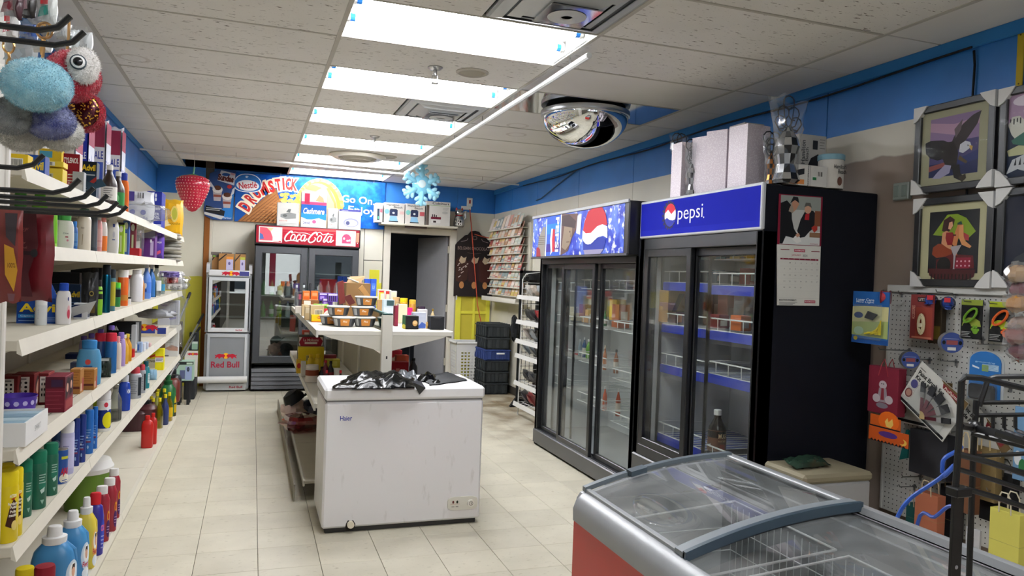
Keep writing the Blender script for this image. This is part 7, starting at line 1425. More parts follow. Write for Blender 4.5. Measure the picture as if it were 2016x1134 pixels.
pr = Print((-.5, -w_/2-.002, 0), 'F'); pr.text('Hamilton', .5, h*.62, w_*.6, h*.12, '#24262a', .01).text('Beach', .515, h*.48, w_*.4, h*.12, '#24262a', .01).ell(.5, h*.2, w_*.12, h*.13, '#6a4a40', 14); pr.build('lettering', o)
# ---------------------------------------------------------------- calendar on the cooler side
t = thing('wall_calendar', 'hanging January calendar with winter photo on the black cooler side', 'calendar', (2.70, 3.197, 1.415), (0, math.radians(-.6), 0))
MB().box(-.14, .14, -.004, 0, .315, .577, '#7a1830', .001).build('picture_page', t); MB().hexa([(-.135, -.012, .0), (.132, -.012, .0), (.132, -.008, 0), (-.135, -.008, 0), (-.142, -.004, .315), (.137, -.004, .315), (.137, 0, .315), (-.142, 0, .315)], '#d2d2ca').build('month_page', t)
pr = Print((0, -.0042, 0), 'F', .0001); pr.rect(-.128, .318, .128, .572, '#b9bcb8'); pr.rect(-.128, .5, .128, .572, '#8f9690'); pr.rect(-.128, .318, .128, .39, '#cfd2d0')
pr.poly([(-.128, .32), (-.128, .53), (-.09, .545), (-.06, .52), (-.055, .45), (-.04, .4), (-.02, .375), (-.03, .35), (-.09, .36), (-.11, .32)], '#15171a').poly([(-.075, .50), (-.055, .54), (-.03, .555), (-.012, .53), (-.03, .50), (-.05, .485)], '#b98a70').poly([(-.07, .53), (-.05, .568), (-.02, .565), (-.012, .535), (-.04, .55)], '#1c1e22').poly([(-.078, .49), (-.06, .53), (-.045, .5), (-.05, .48)], '#9a8f80')
pr.poly([(-.02, .39), (.0, .45), (.03, .5), (.08, .5), (.11, .47), (.1, .42), (.06, .39), (.03, .36), (.0, .355)], '#1b1d22').ell(.045, .505, .022, .022, '#c49a82', 14).poly([(.02, .515), (.03, .54), (.06, .54), (.07, .515), (.045, .525)], '#5c5c58').poly([(.025, .45), (.03, .48), (.055, .485), (.055, .45)], '#a8242c').poly([(.07, .41), (.11, .44), (.11, .40), (.09, .385)], '#a8342c').rect(.09, .42, .128, .5, '#7a4a34').poly([(-.05, .345), (-.03, .365), (-.005, .36), (.01, .335), (-.02, .325)], '#e0e0dc').poly([(-.03, .37), (-.01, .38), (0, .365), (-.02, .355)], '#c09078').rect(.06, .36, .128, .385, '#8a6a50').text('PHARMASAVE', .09, .325, .05, .006, '#a8304a')
pr.build('printed_face', t)
pr = Print((0, -.0125, 0), ((1, 0, 0), (0, .025, 1)), .0001); pr.rect(-.12, .288, -.065, .292, '#7a1830').rect(.075, .284, .13, .288, '#7a1830').rect(-.035, .28, .035, .295, '#a8304a').text('PHARMASAVE', 0, .2875, .06, .007, '#f0e8e8', .01).text('JANUARY', -.02, .262, .06, .012, '#a8304a').text('2024', .035, .262, .03, .012, '#55575a').rect(-.122, .238, .122, .246, '#7a1830')
for i in range(7): pr.text('SMTWTFS'[i], -.105+i*.035, .242, .006, .004, '#e8dcdc'); pr.k -= pr.step
for d_ in range(31): q = d_+1; pr.text(str(d_+1), -.105+(q % 7)*.035+.01, .222-(q//7)*.032, .006 if d_ < 9 else .01, .006, '#6a6c6e'); pr.k -= pr.step
for i in range(5): pr.rect(-.125, .204-i*.032, .125, .2045-i*.032, '#b8b8b2'); pr.k -= pr.step
pr.rect(-.13, .038, .13, .0385, '#8a8a86').text('MARATHON PHARMACY', -.07, .028, .11, .008, '#2c2e32', .02).lines(-.125, .018, -.01, 3, .006, .002, '#6a6c6e').rect(.035, .014, .105, .028, '#a8304a').text('PHARMASAVE', .07, .021, .062, .007, '#f0e8e8', .01)
pr.build('printed_face', t)
# ---------------------------------------------------------------- framed pictures on the right wall
def frame(L, y0, y1, z0, z1, matc, art, window=(.2, .12, .82, .82)):
    X = 3.195; S = y1-y0; HH = z1-z0
    t = thing('framed_picture', L, 'picture', (X, (y0+y1)/2, z0), -math.pi/2, 'framed pictures on the right wall')
    w_ = S/2; fr = MB(); e = .035
    fr.box(-w_, w_, -.03, 0, 0, e, '#17181bs', .004).box(-w_, w_, -.03, 0, HH-e, HH, '#17181bs', .004).box(-w_, -w_+e, -.03, 0, e, HH-e, '#17181bs', .004).box(w_-e, w_, -.03, 0, e, HH-e, '#17181bs', .004); fr.build('frame', t)
    MB().box(-w_+e-.005, w_-e+.005, -.014, -.004, e-.005, HH-e+.005, matc, 0).build('mount_board', t)
    pr = Print((-w_, -.0145, 0), 'F', .0001); ink(pr, art, S, HH); pr.build('printed_face', t)
    MB().grid(lambda u, v: (-w_+S*u, -.032-.002*math.sin(u*5+v*3), HH*v), 6, 6, 'wrap').build('shrink_wrap', t)
    for sx in (-1, 1):
        for sz in (0, 1):
            c = [(sx*w_*1.01, -.036, HH*1.005 if sz else -.004), (sx*(w_-.075), -.036, HH*1.005 if sz else -.004), (sx*(w_-.06), -.036, HH-.02 if sz else .02), (sx*(w_-.02), -.036, HH-.065 if sz else .065), (sx*w_*1.01, -.036, HH-.075 if sz else .075)]
            MB().prism([(p[0], p[2]) for p in c], -.037, 0.001, '#cfcfcd').build('corner_protector', t)
eagle = [('r', .19, .17, .80, .84, '#4a4470'), ('r', .19, .55, .80, .84, '#8c7498'), ('p', [(.19, .7), (.5, .62), (.8, .7), (.8, .78), (.5, .74), (.19, .8)], '#b490a8'), ('r', .19, .17, .80, .32, '#262c54'), ('p', [(.19, .3), (.4, .33), (.4, .28), (.19, .24)], '#8a4a48'), ('p', [(.52, .33), (.8, .42), (.8, .32), (.6, .27)], '#2c3468'),
         ('p', [(.13, .58), (.14, .46), (.2, .4), (.3, .36), (.38, .37), (.5, .44), (.5, .52), (.36, .58), (.2, .6)], '#201d20'), ('p', [(.45, .5), (.5, .6), (.6, .72), (.72, .80), (.82, .83), (.78, .7), (.7, .6), (.6, .48), (.52, .42)], '#3a3234'), ('p', [(.5, .68), (.6, .78), (.58, .66), (.52, .58)], '#6a5c60'),
         ('p', [(.36, .55), (.5, .55), (.56, .42), (.55, .3), (.46, .22), (.4, .3), (.34, .42)], '#2b2524'), ('p', [(.4, .3), (.3, .22), (.24, .16), (.34, .15), (.46, .2), (.48, .28)], '#9a96b4'), ('p', [(.48, .3), (.52, .14), (.6, .1), (.64, .14), (.6, .18), (.58, .28)], '#1d1a1a'), ('p', [(.57, .14), (.66, .17), (.67, .12), (.62, .08)], '#3a3228'), ('p', [(.56, .34), (.66, .28), (.68, .3), (.58, .38)], '#5a4a34'), ('p', [(.57, .42), (.58, .5), (.64, .53), (.70, .51), (.72, .46), (.68, .43), (.62, .40)], '#c9cad2'), ('p', [(.69, .48), (.735, .46), (.725, .41), (.70, .44)], '#c8a050'), ('e', .675, .475, .01, .008, '#22201c')]
lady = [('r', .19, .15, .82, .84, '#16181c'), ('p', [(.24, .58), (.42, .80), (.55, .80), (.66, .75), (.78, .60), (.66, .50), (.5, .55)], '#7f9a22'), ('p', [(.55, .7), (.6, .72), (.62, .66), (.56, .64)], '#2a4a3a'), ('p', [(.62, .6), (.7, .56), (.7, .5), (.62, .52)], '#a8343a'), ('p', [(.25, .44), (.32, .48), (.5, .46), (.5, .34), (.3, .32), (.24, .36)], '#8c3a1c'), ('p', [(.3, .2), (.78, .2), (.76, .34), (.5, .36), (.3, .3)], '#5c1418'), ('e', .4, .24, .09, .09, '#14100f'), ('p', [(.54, .2), (.72, .2), (.74, .32), (.56, .32)], '#8c1c34')]+[('e', .57+.05*(k % 4), .23+.05*(k//4), .01, .01, '#e0a8b4') for k in range(8)]+[
        ('p', [(.36, .62), (.38, .74), (.46, .78), (.52, .74), (.5, .66), (.44, .6)], '#3a1a14'), ('p', [(.44, .64), (.45, .71), (.49, .72), (.5, .67), (.47, .63)], '#d8a07c'), ('p', [(.37, .60), (.42, .62), (.47, .6), (.45, .5), (.5, .45), (.53, .42), (.51, .40), (.44, .43), (.36, .48)], '#cf9068'), ('p', [(.42, .6), (.5, .6), (.53, .55), (.5, .46), (.44, .46), (.41, .54)], '#8c1820'), ('p', [(.5, .47), (.53, .6), (.56, .68), (.62, .68), (.63, .62), (.58, .56), (.55, .42)], '#c87c4a'), ('p', [(.58, .66), (.63, .68), (.64, .55), (.66, .5), (.74, .44), (.72, .42), (.62, .46), (.58, .54)], '#d8935c'), ('p', [(.5, .4), (.56, .4), (.57, .34), (.53, .36)], '#b9602c'), ('r', .505, .56, .545, .575, '#4a1018'),
        ('p', [(.48, .44), (.62, .46), (.55, .34), (.54, .20), (.6, .17), (.48, .16), (.525, .2), (.525, .34)], '#a8a0a4'), ('p', [(.2, .2), (.8, .19), (.78, .11), (.7, .08), (.5, .06), (.3, .08), (.22, .12)], '#4a1a1c')]+[('r', .24+.045*k, .06, .255+.045*k, .14, '#1c1210') for k in range(12)]
tiger = [('r', 0.08, .08, .92, .92, '#1e2a40'), ('p', [(.08, .92), (.92, .92), (.92, .7), (.08, .62)], '#a88ca8'), ('e', .3, .85, .18, .06, '#d8ccd8'), ('p', [(.08, .62), (.12, .7), (.2, .7), (.3, .6), (.3, .5), (.2, .42), (.12, .52)], '#c9c8bc'), ('p', [(.12, .46), (.3, .55), (.3, .38), (.14, .42)], '#3a6a5c'), ('p', [(.08, .36), (.2, .4), (.4, .36), (.3, .3), (.1, .3)], '#b4b48c'), ('p', [(.08, .12), (.14, .26), (.26, .3), (.4, .24), (.36, .1), (.2, .16)], '#b9bcc0')]+[('r', .1+.035*k, .64-.02*(k % 2), .112+.035*k, .68, '#26282c') for k in range(4)]+[('p', [(.16+.05*k, .2), (.18+.05*k, .28), (.185+.05*k, .2)], '#26282c') for k in range(4)]
blue = [('r', .08, .08, .92, .92, '#161a2c'), ('p', [(.3, .9), (.92, .9), (.92, .3), (.5, .45)], '#232a54'), ('p', [(.4, .7), (.6, .62), (.5, .6)], '#3c3a5c'), ('p', [(.08, .1), (.2, .3), (.32, .36), (.3, .12)], '#30343a')]
frame('framed bald eagle picture under plastic wrap, upper row', 2.498, 2.935, 2.005, 2.44, '#9f9c80', eagle)
frame('framed picture of a lady in red sitting in a cocktail glass', 2.485, 2.915, 1.54, 1.977, '#b9b48e', lady)
frame('framed white tiger picture cut off by the right edge', 2.045, 2.478, 1.998, 2.435, '#1c2026', tiger)
frame('framed dark blue picture below the white tiger', 2.04, 2.470, 1.545, 1.985, '#14161c', blue)
o = MB().box(3.222, 3.23, 2.42, 2.452, 2.42, 2.72, '#b8a02c', .002).build('yellow_bracket'); tag(o, 'yellow metal strip on the blue wall above the tiger picture', 'bracket')
for z in (2.46, 2.68): MB().tube([(3.2215, 2.436, z), (3.223, 2.436, z)], .004, '#4a3c14', 8).build('screw', o)
# ---------------------------------------------------------------- pegboard and its goods
PX = 3.205
pb = thing('pegboard', 'white perforated pegboard with hooks on the right wall', 'pegboard', (PX, 2.45, .35))
bw(MB().box(PX, PX+.015, 1.9, 3.075, .35, 1.505, '#c9c9c4', .001), 'board', pb); bw(MB().box(PX-.02, PX+.015, 1.9, 3.085, 1.505, 1.542, '#cfcfca', .003), 'top_rail', pb); bw(MB().box(PX-.004, PX+.015, 3.075, 3.09, .35, 1.505, '#bdbdb8', .002), 'side_rail', pb)
mb = MB()
for i in range(44):
    for j in range(45):
        y = 3.06-i*.0262; z = 1.485-j*.0254
        mb.add([(PX-.0004, y+.0034*math.cos(a), z+.0034*math.sin(a)) for a in [k*math.pi/3 for k in range(6)]], [(0, 1, 2, 3, 4, 5)], '#1b1b1b')
stuff(bw(mb, 'hole', pb))
def peg(px, py, ln, c='#8d8f90m'):
    P = at(px, py, X=PX-.005)
    bw(MB().tube([(PX, P.y, P.z), (PX-ln, P.y, P.z+.004), (PX-ln-.008, P.y, P.z+.016)], .0028, c, 6).box(PX-.008, PX-.001, P.y-.012, P.y+.012, P.z-.004, P.z+.004, '#6d6f70').box(PX-.008, PX-.001, P.y-.004, P.y+.004, P.z-.02, P.z+.012, '#6d6f70'), 'hook', pb); return P
for px, py, ln in ((1775, 578, .12), (1808, 580, .13), (1880, 578, .12), (1934, 596, .12), (1985, 600, .12), (1934, 668, .14), (1985, 680, .2), (1882, 712, .1), (1990, 763, .1), (1790, 690, .2), (1812, 938, .12), (1800, 958, .1), (1975, 965, .1), (1900, 850, .1), (1830, 708, .12)): peg(px, py, ln)
def PK(name, x0, y0, x1, y1, X, L, cat, c, d=.01, faces=None, g=None, bev=.001):
    A_ = at(x0, y1, X=X); B_ = at(x1, y1, X=X); T_ = at((x0+x1)/2, y0, X=X); z = at((x0+x1)/2, y1, X=X).z
    return carton(name, L, cat, (X, (A_.y+B_.y)/2, z), abs(A_.y-B_.y), d, T_.z-z, c, faces, -math.pi/2, g, bev)
o = PK('blister_pack', 1676, 574, 1747, 677, 2.95, 'blue and yellow blister pack with wire tool and yellow cord, by the cooler', 'packet', '#2a5f9c', .006, {'F': [('p', [(0, .3), (1, .4), (1, .75), (0, .7)], '#c4c08c'), ('p', [(0, .15), (1, .12), (1, .45), (0, .4)], '#9fae6a'), ('r', 0, .72, 1, 1, '#1c5494'), ('t', 'Laser Care', .35, .84, .5, .05, '#d0d8e0', .01), ('t', 'Mini Light', .35, .79, .5, .04, '#d0d8e0', .01), ('e', .18, .54, .13, .06, '#16386c'), ('e', .2, .24, .14, .08, '#a8c4a4'), ('r', 0, 0, 1, .09, '#1c4a8c'), ('e', .12, .09, .06, .04, '#b9a82c')]})
MB().hexa([(-.02, -.012, .13), (.03, -.012, .12), (.06, -.01, .15), (.0, -.01, .165), (-.02, -.018, .132), (.03, -.018, .122), (.06, -.016, .152), (.0, -.016, .167)], '#1a1c20').build('light_head', o)
mb = MB()
for k in range(4): mb.tube([(-.02+.02*k, -.012, .05+.008*(k % 2)), (.03+.012*k, -.014, .06), (.07+.004*k, -.014, .085+.012*k), (.05+.01*k, -.012, .05)], .004, '#d8c41c', 6)
mb.build('cord', o); MB().box(-.095, .085, -.02, -.004, .02, .2, 'film', .006).build('clear_blister', o)
P = at(1744, 585, X=2.97); o = MB().lathe([(.034, -.022), (.034, -.018), (.026, -.017), (.026, .017), (.034, .018), (.034, .022)], '#6a1620s', 20).build('tape_spool', None, P, (math.pi/2, 0, .6)); tag(o, 'red ribbon spool hanging at the far edge of the pegboard', 'spool')
MB().lathe([(.028, -.0165), (.028, .0165)], '#a8303cs', 20).build('ribbon', o)
o = PK('cord_pack', 1790, 580, 1836, 668, 3.12, 'red carded white extension cord with coiled lead on the pegboard', 'packet', '#7a3230', .006, {'F': [('r', .3, .84, .95, .94, '#17181a'), ('t', 'UTILITY', .62, .89, .55, .06, '#e0dcd0', .02), ('t', 'ACCESSORIES', .14, .6, .5, .08, '#d8a08c', .01, 0, math.pi/2), ('r', .25, .05, .95, .72, '#8c3c30'), ('r', .1, .02, .95, .06, '#b9745c')]})
mb = MB()
for k in range(4): mb.tube([(.005+(.026-.004*k)*math.cos(a)*.75, -.008-.003*(k % 2), .075+(.05-.006*k)*math.sin(a)) for a in [i*math.pi/8 for i in range(16)]], .004, '#d4c8a4', 6, True)
mb.box(-.006, .016, -.02, -.012, .06, .08, '#dcd4b8', .003); mb.build('coiled_lead', o)
PK('dark_pack', 1826, 590, 1852, 676, 3.15, 'dark brown packet behind the extension cord card', 'packet', '#2e2519', .03, {'F': [('r', .1, .1, .9, .4, '#5c4c1c')]})
for i, (px, py, lab) in enumerate(((1832, 592, 'blue foil bow with red tag, left of its pair'), (1866, 597, 'blue foil bow with red tag, right of its pair'))):
    P = at(px, py, X=3.13); t = thing('gift_bow', lab, 'bow', P, -.9, 'blue foil bows')
    mb = MB(); R = random.Random(i)
    for k in range(16):
        a, e = R.uniform(0, 6.28), R.uniform(-1.2, 1.2); v = Vector((math.cos(a)*math.cos(e), math.sin(a)*math.cos(e), math.sin(e)))*.03
        u = v.cross(Vector((0, 0, 1))).normalized()*.012; mb.add([(0, 0, 0), v+u, v*1.15, v-u], [(0, 1, 2, 3)], '#2a4a9cs')
    mb.ball((0, 0, 0), (.026, .026, .026), '#1f3a84s', 10, 6); mb.build('loops', t)
    MB().box(-.014, .012, -.032, -.028, .004, .026, '#b8303a', .001).build('label', t); MB().lathe([(.033, -.002), (.033, 0)], '#3a3c44', 14).build('backing', t, (0, .03, 0), (math.pi/2, 0, 0))
def roll(px, py, X, r, L, half=.022):
    P = at(px, py, X=X); t = thing('duct_tape', L, 'tape', P, -.55)
    MB().lathe([(r*.45, -half), (r, -half), (r, half), (r*.45, half)], '#77797cs', 28).build('tape', t, rot=(math.pi/2, 0, 0))
    pr = Print((0, -half-.0005, 0), 'F'); pr.ell(0, 0, r*.99, r*.99, '#3c4f8c', 28).rect(-r*.5, -r*.2, r*.5, r*.22, '#8c4a4c').rect(-r*.7, r*.35, r*.6, r*.4, '#8c94b8').ell(-r*.72, 0, r*.16, r*.2, '#17181a', 12).ell(r*.72, 0, r*.16, r*.2, '#17181a', 12).rect(-r*.4, -r*.75, r*.35, -r*.45, '#d8d8d4'); pr.build('label', t)
roll(1871, 674, 3.10, .048, 'grey duct tape roll with blue label in the middle of the pegboard'); roll(1790, 708, 3.08, .042, 'half hidden tape roll with blue label above the brush sets')
def collar(x0, y0, x1, y1, L, c, c2):
    o = PK('collar_pack', x0, y0, x1, y1, 3.13, L, 'packet', '#121314', .004, {'F': [('r', 0, .86, 1, 1, c2), ('p', [(.06, .32), (.12, .46), (.35, .54), (.65, .54), (.9, .46), (.96, .32)], c2), ('e', .3, .33, .2, .08, '#121314'), ('e', .7, .2, .13, .07, c), ('e', .56, .25, .06, .04, c), ('e', .63, .31, .055, .04, c), ('e', .75, .31, .055, .04, c), ('e', .84, .24, .05, .035, c), ('l', .06, .18, .5, 4, .04, .014, '#a8aaa8')]}, g='carded pet collars')
    W_ = o.dimensions.x; mb = MB()
    pts = [(.002+W_*.28*math.cos(a)+.01*math.sin(a), -.01, .108+.03*math.sin(a)+.012*math.cos(a)) for a in [i*math.pi/12 for i in range(24)]]
    mb.tube(pts, .0055, c, 6, True); mb.build('collar', o)
collar(1890, 590, 1932, 667, 'carded green collar with green paw print on the pegboard', '#6a9a2c', '#8c9c3c'); collar(1945, 594, 1994, 674, 'carded orange collar with orange paw print on the pegboard', '#d8622c', '#a8b82c')
# rounded clear blister with blue card
A_ = at(1903, 785, X=3.08); B_ = at(1975, 785, X=3.08); T_ = at(1938, 690, X=3.08); wv = abs(A_.y-B_.y)/2; hv = T_.z-A_.z
t = thing('grooming_pack', 'round topped clear blister with bright blue card, right half of the pegboard', 'packet', (3.08, (A_.y+B_.y)/2, A_.z), -math.pi/2)
arc = lambda w_, h0, h1: [(-w_, 0), (w_, 0), (w_, h0)]+[(w_*math.cos(a), h0+(h1-h0)*math.sin(a)) for a in [i*math.pi/10 for i in range(1, 10)]]+[(-w_, h0)]
MB().prism(arc(wv, hv*.78, hv), -.002, .002, '#a8aeb0').build('blister_edge', t); MB().prism([(x*.86, .01+z*.94) for x, z in arc(wv, hv*.78, hv)], -.006, -.002, '#2a6aac').build('card', t)
pr = Print((0, -.0065, 0), 'F'); pr.text('grooming', .0, hv*.77, wv*1.1, .008, '#9fc4e4', .01).rect(-.012, hv*.62, wv*.75, hv*.74, '#a8c4d8').rect(-wv*.15, hv*.6, .018, hv*.72, '#8ca43c').poly([(-wv*.7, hv*.7), (-wv*.3, hv*.66), (-wv*.3, hv*.63), (-wv*.68, hv*.66)], '#d8e4ec').rect(-wv*.7, hv*.42, -wv*.2, hv*.49, '#d0d8dc').lines(-.01, hv*.73, wv*.7, 5, .006, .0015, '#5c86b0'); pr.build('printed_face', t)
puff_ = MB().box(-wv*.75, wv*.7, -.03, -.006, .01, hv*.34, '#16181c', .01); puff_.build('brush', t); MB().box(-wv*.8, wv*.8, -.034, -.006, .005, hv*.38, 'film', .01).build('clear_bubble', t)
# paint brush sets
def brushset(px, py, X, ang, L, full=True):
    P = at(px, py, X=X); t = thing('paint_brush_set', L, 'brush set', P, (0, 0, 0), 'carded paint brush sets'); t.rotation_euler = Matrix.Rotation(-math.pi/2, 3, 'Z').to_euler() if not ang else (Matrix.Rotation(-math.pi/2, 3, 'Z') @ Matrix.Rotation(ang, 3, 'Y')).to_euler()
    w_, h = .30, .235
    MB().box(0, w_, 0, .003, -h, 0, '#c8c8c2', .0008).build('card', t)
    pr = Print((0, -.0005, 0), 'F', .0001); pr.poly([(.13, 0), (w_, 0), (w_, -.055), (.2, -.03)], '#5c4a2c').poly([(.15, -.01), (.27, -.012), (.27, -.038), (.16, -.03)], '#6a1a22').text('ProPainter', .212, -.023, .09, .015, '#d8d0c4', .01, .2).text('Paint Brush Set', .1, -.05, .165, .022, '#17181a', .03).text('Kit de Pinceaux', .1, -.078, .165, .022, '#17181a', .03).rect(.012, -.03, .05, -.027, '#17181a').rect(0, -h+.006, w_*.98, -h+.02, '#16171a').ell(.03, -.115, .02, .022, '#4a4a7c', 16).ell(.028, -.17, .021, .024, '#6a3c3c', 16).ell(.028, -.17, .015, .017, '#a88070', 14)
    pr.lines(.008, -.142, .05, 3, .005, .0012, '#777777'); pr.lines(.008, -.198, .05, 3, .005, .0012, '#777777'); pr.build('printed_face', t)
    if full:
        for k in range(5):
            a = math.radians(100-k*21); o_ = Vector((.155, -.006-.002*k, -.215)); c, s = math.cos(a+.35), math.sin(a+.35); W2 = [.012, .016, .02, .02, .013][k]
            q = lambda u, v: (o_.x+c*u-s*v, o_.y, o_.z+s*u+c*v)
            def strip(u0, w0, u1, w1, y, col, th=.006): 
                f_ = [q(u0, -w0), q(u0, w0), q(u1, w1), q(u1, -w1)]; return [(x, y_-th, z) for x, y_, z in f_]+[(x, y_, z) for x, y_, z in f_]
            b = MB(); b.hexa(strip(0, .006, .03, .007, 0, 0), '#b9a06a'); b.hexa(strip(.03, .007, .095, W2*.6, 0, 0, .008), '#5c1428'+'s'); b.hexa(strip(.095, W2*.9, .12, W2, 0, 0, .009), '#b4b6b8m'); b.hexa(strip(.12, W2, .165, W2*.95, 0, 0, .008), '#2a2b2e'); b.build('brush', t)
        MB().box(.06, .27, -.022, -.002, -h+.02, -.09, 'film', .008).build('clear_blister', t)
    return t
brushset(1772, 738, 3.10, .0, 'upright paint brush set half hidden behind the tilted one', False); brushset(1815, 711, 3.02, .56, 'tilted paint brush set showing five maroon handled brushes'); brushset(1905, 775, 3.14, .75, 'paint brush set pointing down right behind the black wire rack', False)
# gift bag, halloween strips, papers and bags
t = PK('gift_bag', 1707, 722, 1766, 815, 3.0, 'dark red gift bag with teddy bear print hanging below the blister pack', 'bag', '#6a1c2c', .05, {'F': [('e', .5, .62, .13, .09, '#b9aeb4'), ('p', [(.38, .55), (.62, .55), (.68, .25), (.32, .25)], '#8f868c'), ('e', .3, .32, .13, .09, '#b4aab0'), ('e', .72, .32, .13, .09, '#b4aab0'), ('p', [(.46, .55), (.54, .55), (.56, .3), (.44, .3)], '#7a2a34'), ('e', .5, .18, .2, .06, '#77707a'), ('e', .47, .64, .02, .012, '#222222'), ('e', .53, .64, .02, .012, '#222222')]})
for dy in (0, .05): MB().tube([(-.03, dy, .19), (-.012, dy, .25), (.0, dy+.005, .275), (.014, dy, .25), (.03, dy, .19)], .0025, '#8c3038', 5).build('handle', t)
o = PK('halloween_card', 1712, 820, 1772, 852, 2.98, 'orange pumpkin party garland pack, upper strip', 'packet', '#c0561c', .004, {'F': [('e', .62, .75, .34, .6, '#d8641c'), ('p', [(.5, .7), (.58, .95), (.62, .7), (.74, .95), (.78, .6), (.7, .35), (.55, .4)], '#d8b45c'), ('r', 0, 0, 1, .34, '#1c1a1e')]+[('e', .06+.1*k, .17, .025, .06, '#8a8a90') for k in range(10)]})
o = PK('halloween_card', 1709, 846, 1788, 874, 2.97, 'orange zigzag party garland with moon, lower strip', 'packet', '#b9501c', .004, {'F': [('e', .5, .62, .24, .22, '#4a2a6c'), ('e', .88, .35, .09, .22, '#d8b04c'), ('e', .84, .4, .07, .18, '#b9501c')]+[('p', [(.05+.09*k, 0), (.095+.09*k, .16), (.14+.09*k, 0)], '#17161a') for k in range(10)]})
PK('black_paper_bag', 1788, 850, 1862, 938, 3.08, 'plain charcoal paper bag under the paint brush sets', 'bag', '#26262a', .05); A_ = at(1770, 905, X=3.12); MB_ = MB().prism([(-.0, 0), (.05, .02), (.05, .16), (.035, .16)], 0, .01, '#1f6a68').build('teal_card', None, (3.12, A_.y, A_.z), (0, 0, -math.pi/2)); tag(MB_, 'teal card edge sticking out left of the charcoal bag', 'card')
def pbag(x0, y0, x1, y1, X, L, c, hc='#b9a88c', hh=.06, n=2):
    o = PK('paper_bag', x0, y0, x1, y1, X, L, 'bag', c, .05, {'F': [('r', 0, .42, 1, .425, '#00000'+'0')] if False else []}, g='paper carrier bags'); d_ = o.dimensions; w_ = d_.x/2; h = d_.z
    for k in range(n): MB().tube([(-w_*.4, .05*k, h-.01), (-w_*.38, .05*k-.004, h+hh*.7), (-w_*.2, .05*k-.006, h+hh), (w_*.2, .05*k-.006, h+hh), (w_*.38, .05*k-.004, h+hh*.7), (w_*.4, .05*k, h-.01)], .003, hc, 5).build('handle', o)
    MB().box(-w_-.0005, w_+.0005, -.0006, .0504, h*.44, h*.443, '#8f8a5c').build('fold', o); return o
pbag(1798, 970, 1843, 1062, 3.05, 'terracotta paper bag hanging low on the pegboard', '#a8654a'); pbag(1782, 992, 1804, 1040, 3.10, 'dark teal paper bag left of the terracotta one', '#1c4a48'); pbag(1882, 885, 1912, 1010, 3.06, 'brown paper bag with pale loops behind the black rack', '#6a4630', '#cdbb94', .08, 2); pbag(1915, 880, 1958, 985, 3.12, 'bundle of kraft paper bags with many handles behind the black rack', '#7a6844', '#c4b084', .06, 2)
pbag(1846, 955, 1880, 1075, 3.14, 'black paper bag right of the terracotta one', '#18181b', '#6a5a40'); pbag(1944, 1005, 2004, 1118, 2.9, 'bright yellow paper bag with white twisted handles', '#d0c860', '#cfc6ae', .075); pbag(1926, 930, 1990, 1030, 3.16, 'large black paper bag behind the yellow one', '#121215', '#4a4438')
PK('white_card_pack', 1900, 1040, 1928, 1085, 3.0, 'white carded packet behind the black rack post', 'packet', '#c8c8cc', .01, {'F': [('r', .1, .1, .6, .6, '#9a9aa4')]}); PK('blue_plastic_pack', 1992, 800, 2016, 945, 3.1, 'blue printed packet at the right edge behind the black rack', 'packet', '#6a90b4', .01, {'F': [('e', .4, .3, .3, .1, '#d8dce0'), ('e', .8, .2, .3, .1, '#2a6a3c')]})
# candy bags at the right edge
for i, (px, py, c, lab) in enumerate(((2004, 540, '#b08a5c', 'tan candy bag at the right edge, topmost'), (2010, 570, '#6a1a30', 'crimson candy bag at the right edge, second from the top'), (2002, 598, '#b0782c', 'amber candy bag at the right edge, middle'), (2006, 640, '#9a8070', 'pinkish candy bag at the right edge, fourth'), (2000, 662, '#7a3a34', 'brown red candy bag at the right edge, fifth'), (2008, 690, '#6a1c34', 'dark crimson candy bag at the right edge, lowest'))):
    P = at(px, py, X=2.3+.02*(i % 2)); t = thing('candy_bag', lab, 'candy', P, 0, 'hanging candy bags')
    MB().ball((0, 0, 0), (.033, .028, .028), c, 12, 8, .12, i).build('sweets', t); MB().ball((0, 0, 0), (.045, .035, .036), 'film_shiny', 10, 7, .25, i+9).build('clear_bag', t, ang=.2)
o = MB().tube([(3.2, 1.62, 1.52), (2.6, 1.63, 1.50), (2.28, 1.63, 1.50)], .004, '#1b1b1d', 6).build('candy_hook'); tag(o, 'long black hook carrying the hanging candy bags', 'hook')
# blue cable looping out of the boxes
o = MB().tube(smooth([tuple(at(*p)) if False else tuple(at(p[0], p[1], X=p[2])) for p in ((1893, 880, 2.6), (1880, 890, 2.55), (1858, 905, 2.52), (1856, 935, 2.52), (1862, 935, 2.5), (1880, 915, 2.5), (1850, 942, 2.5), (1800, 975, 2.48), (1780, 995, 2.46), (1766, 1020, 2.45))], 5), .008, '#2a55b0s', 8).build('blue_cable'); tag(o, 'bright blue cable looping down beside the black rack', 'cable')
o = MB().tube(smooth([(2.48, at(1805, 1036, X=2.5).y, .01)]+[tuple(at(p[0], p[1], X=2.5)) for p in ((1805, 1036), (1840, 1018), (1865, 998), (1880, 997))], 5), .007, '#24479cs', 8).build('blue_cable'); tag(o, 'second blue cable rising low behind the freezer edge', 'cable')
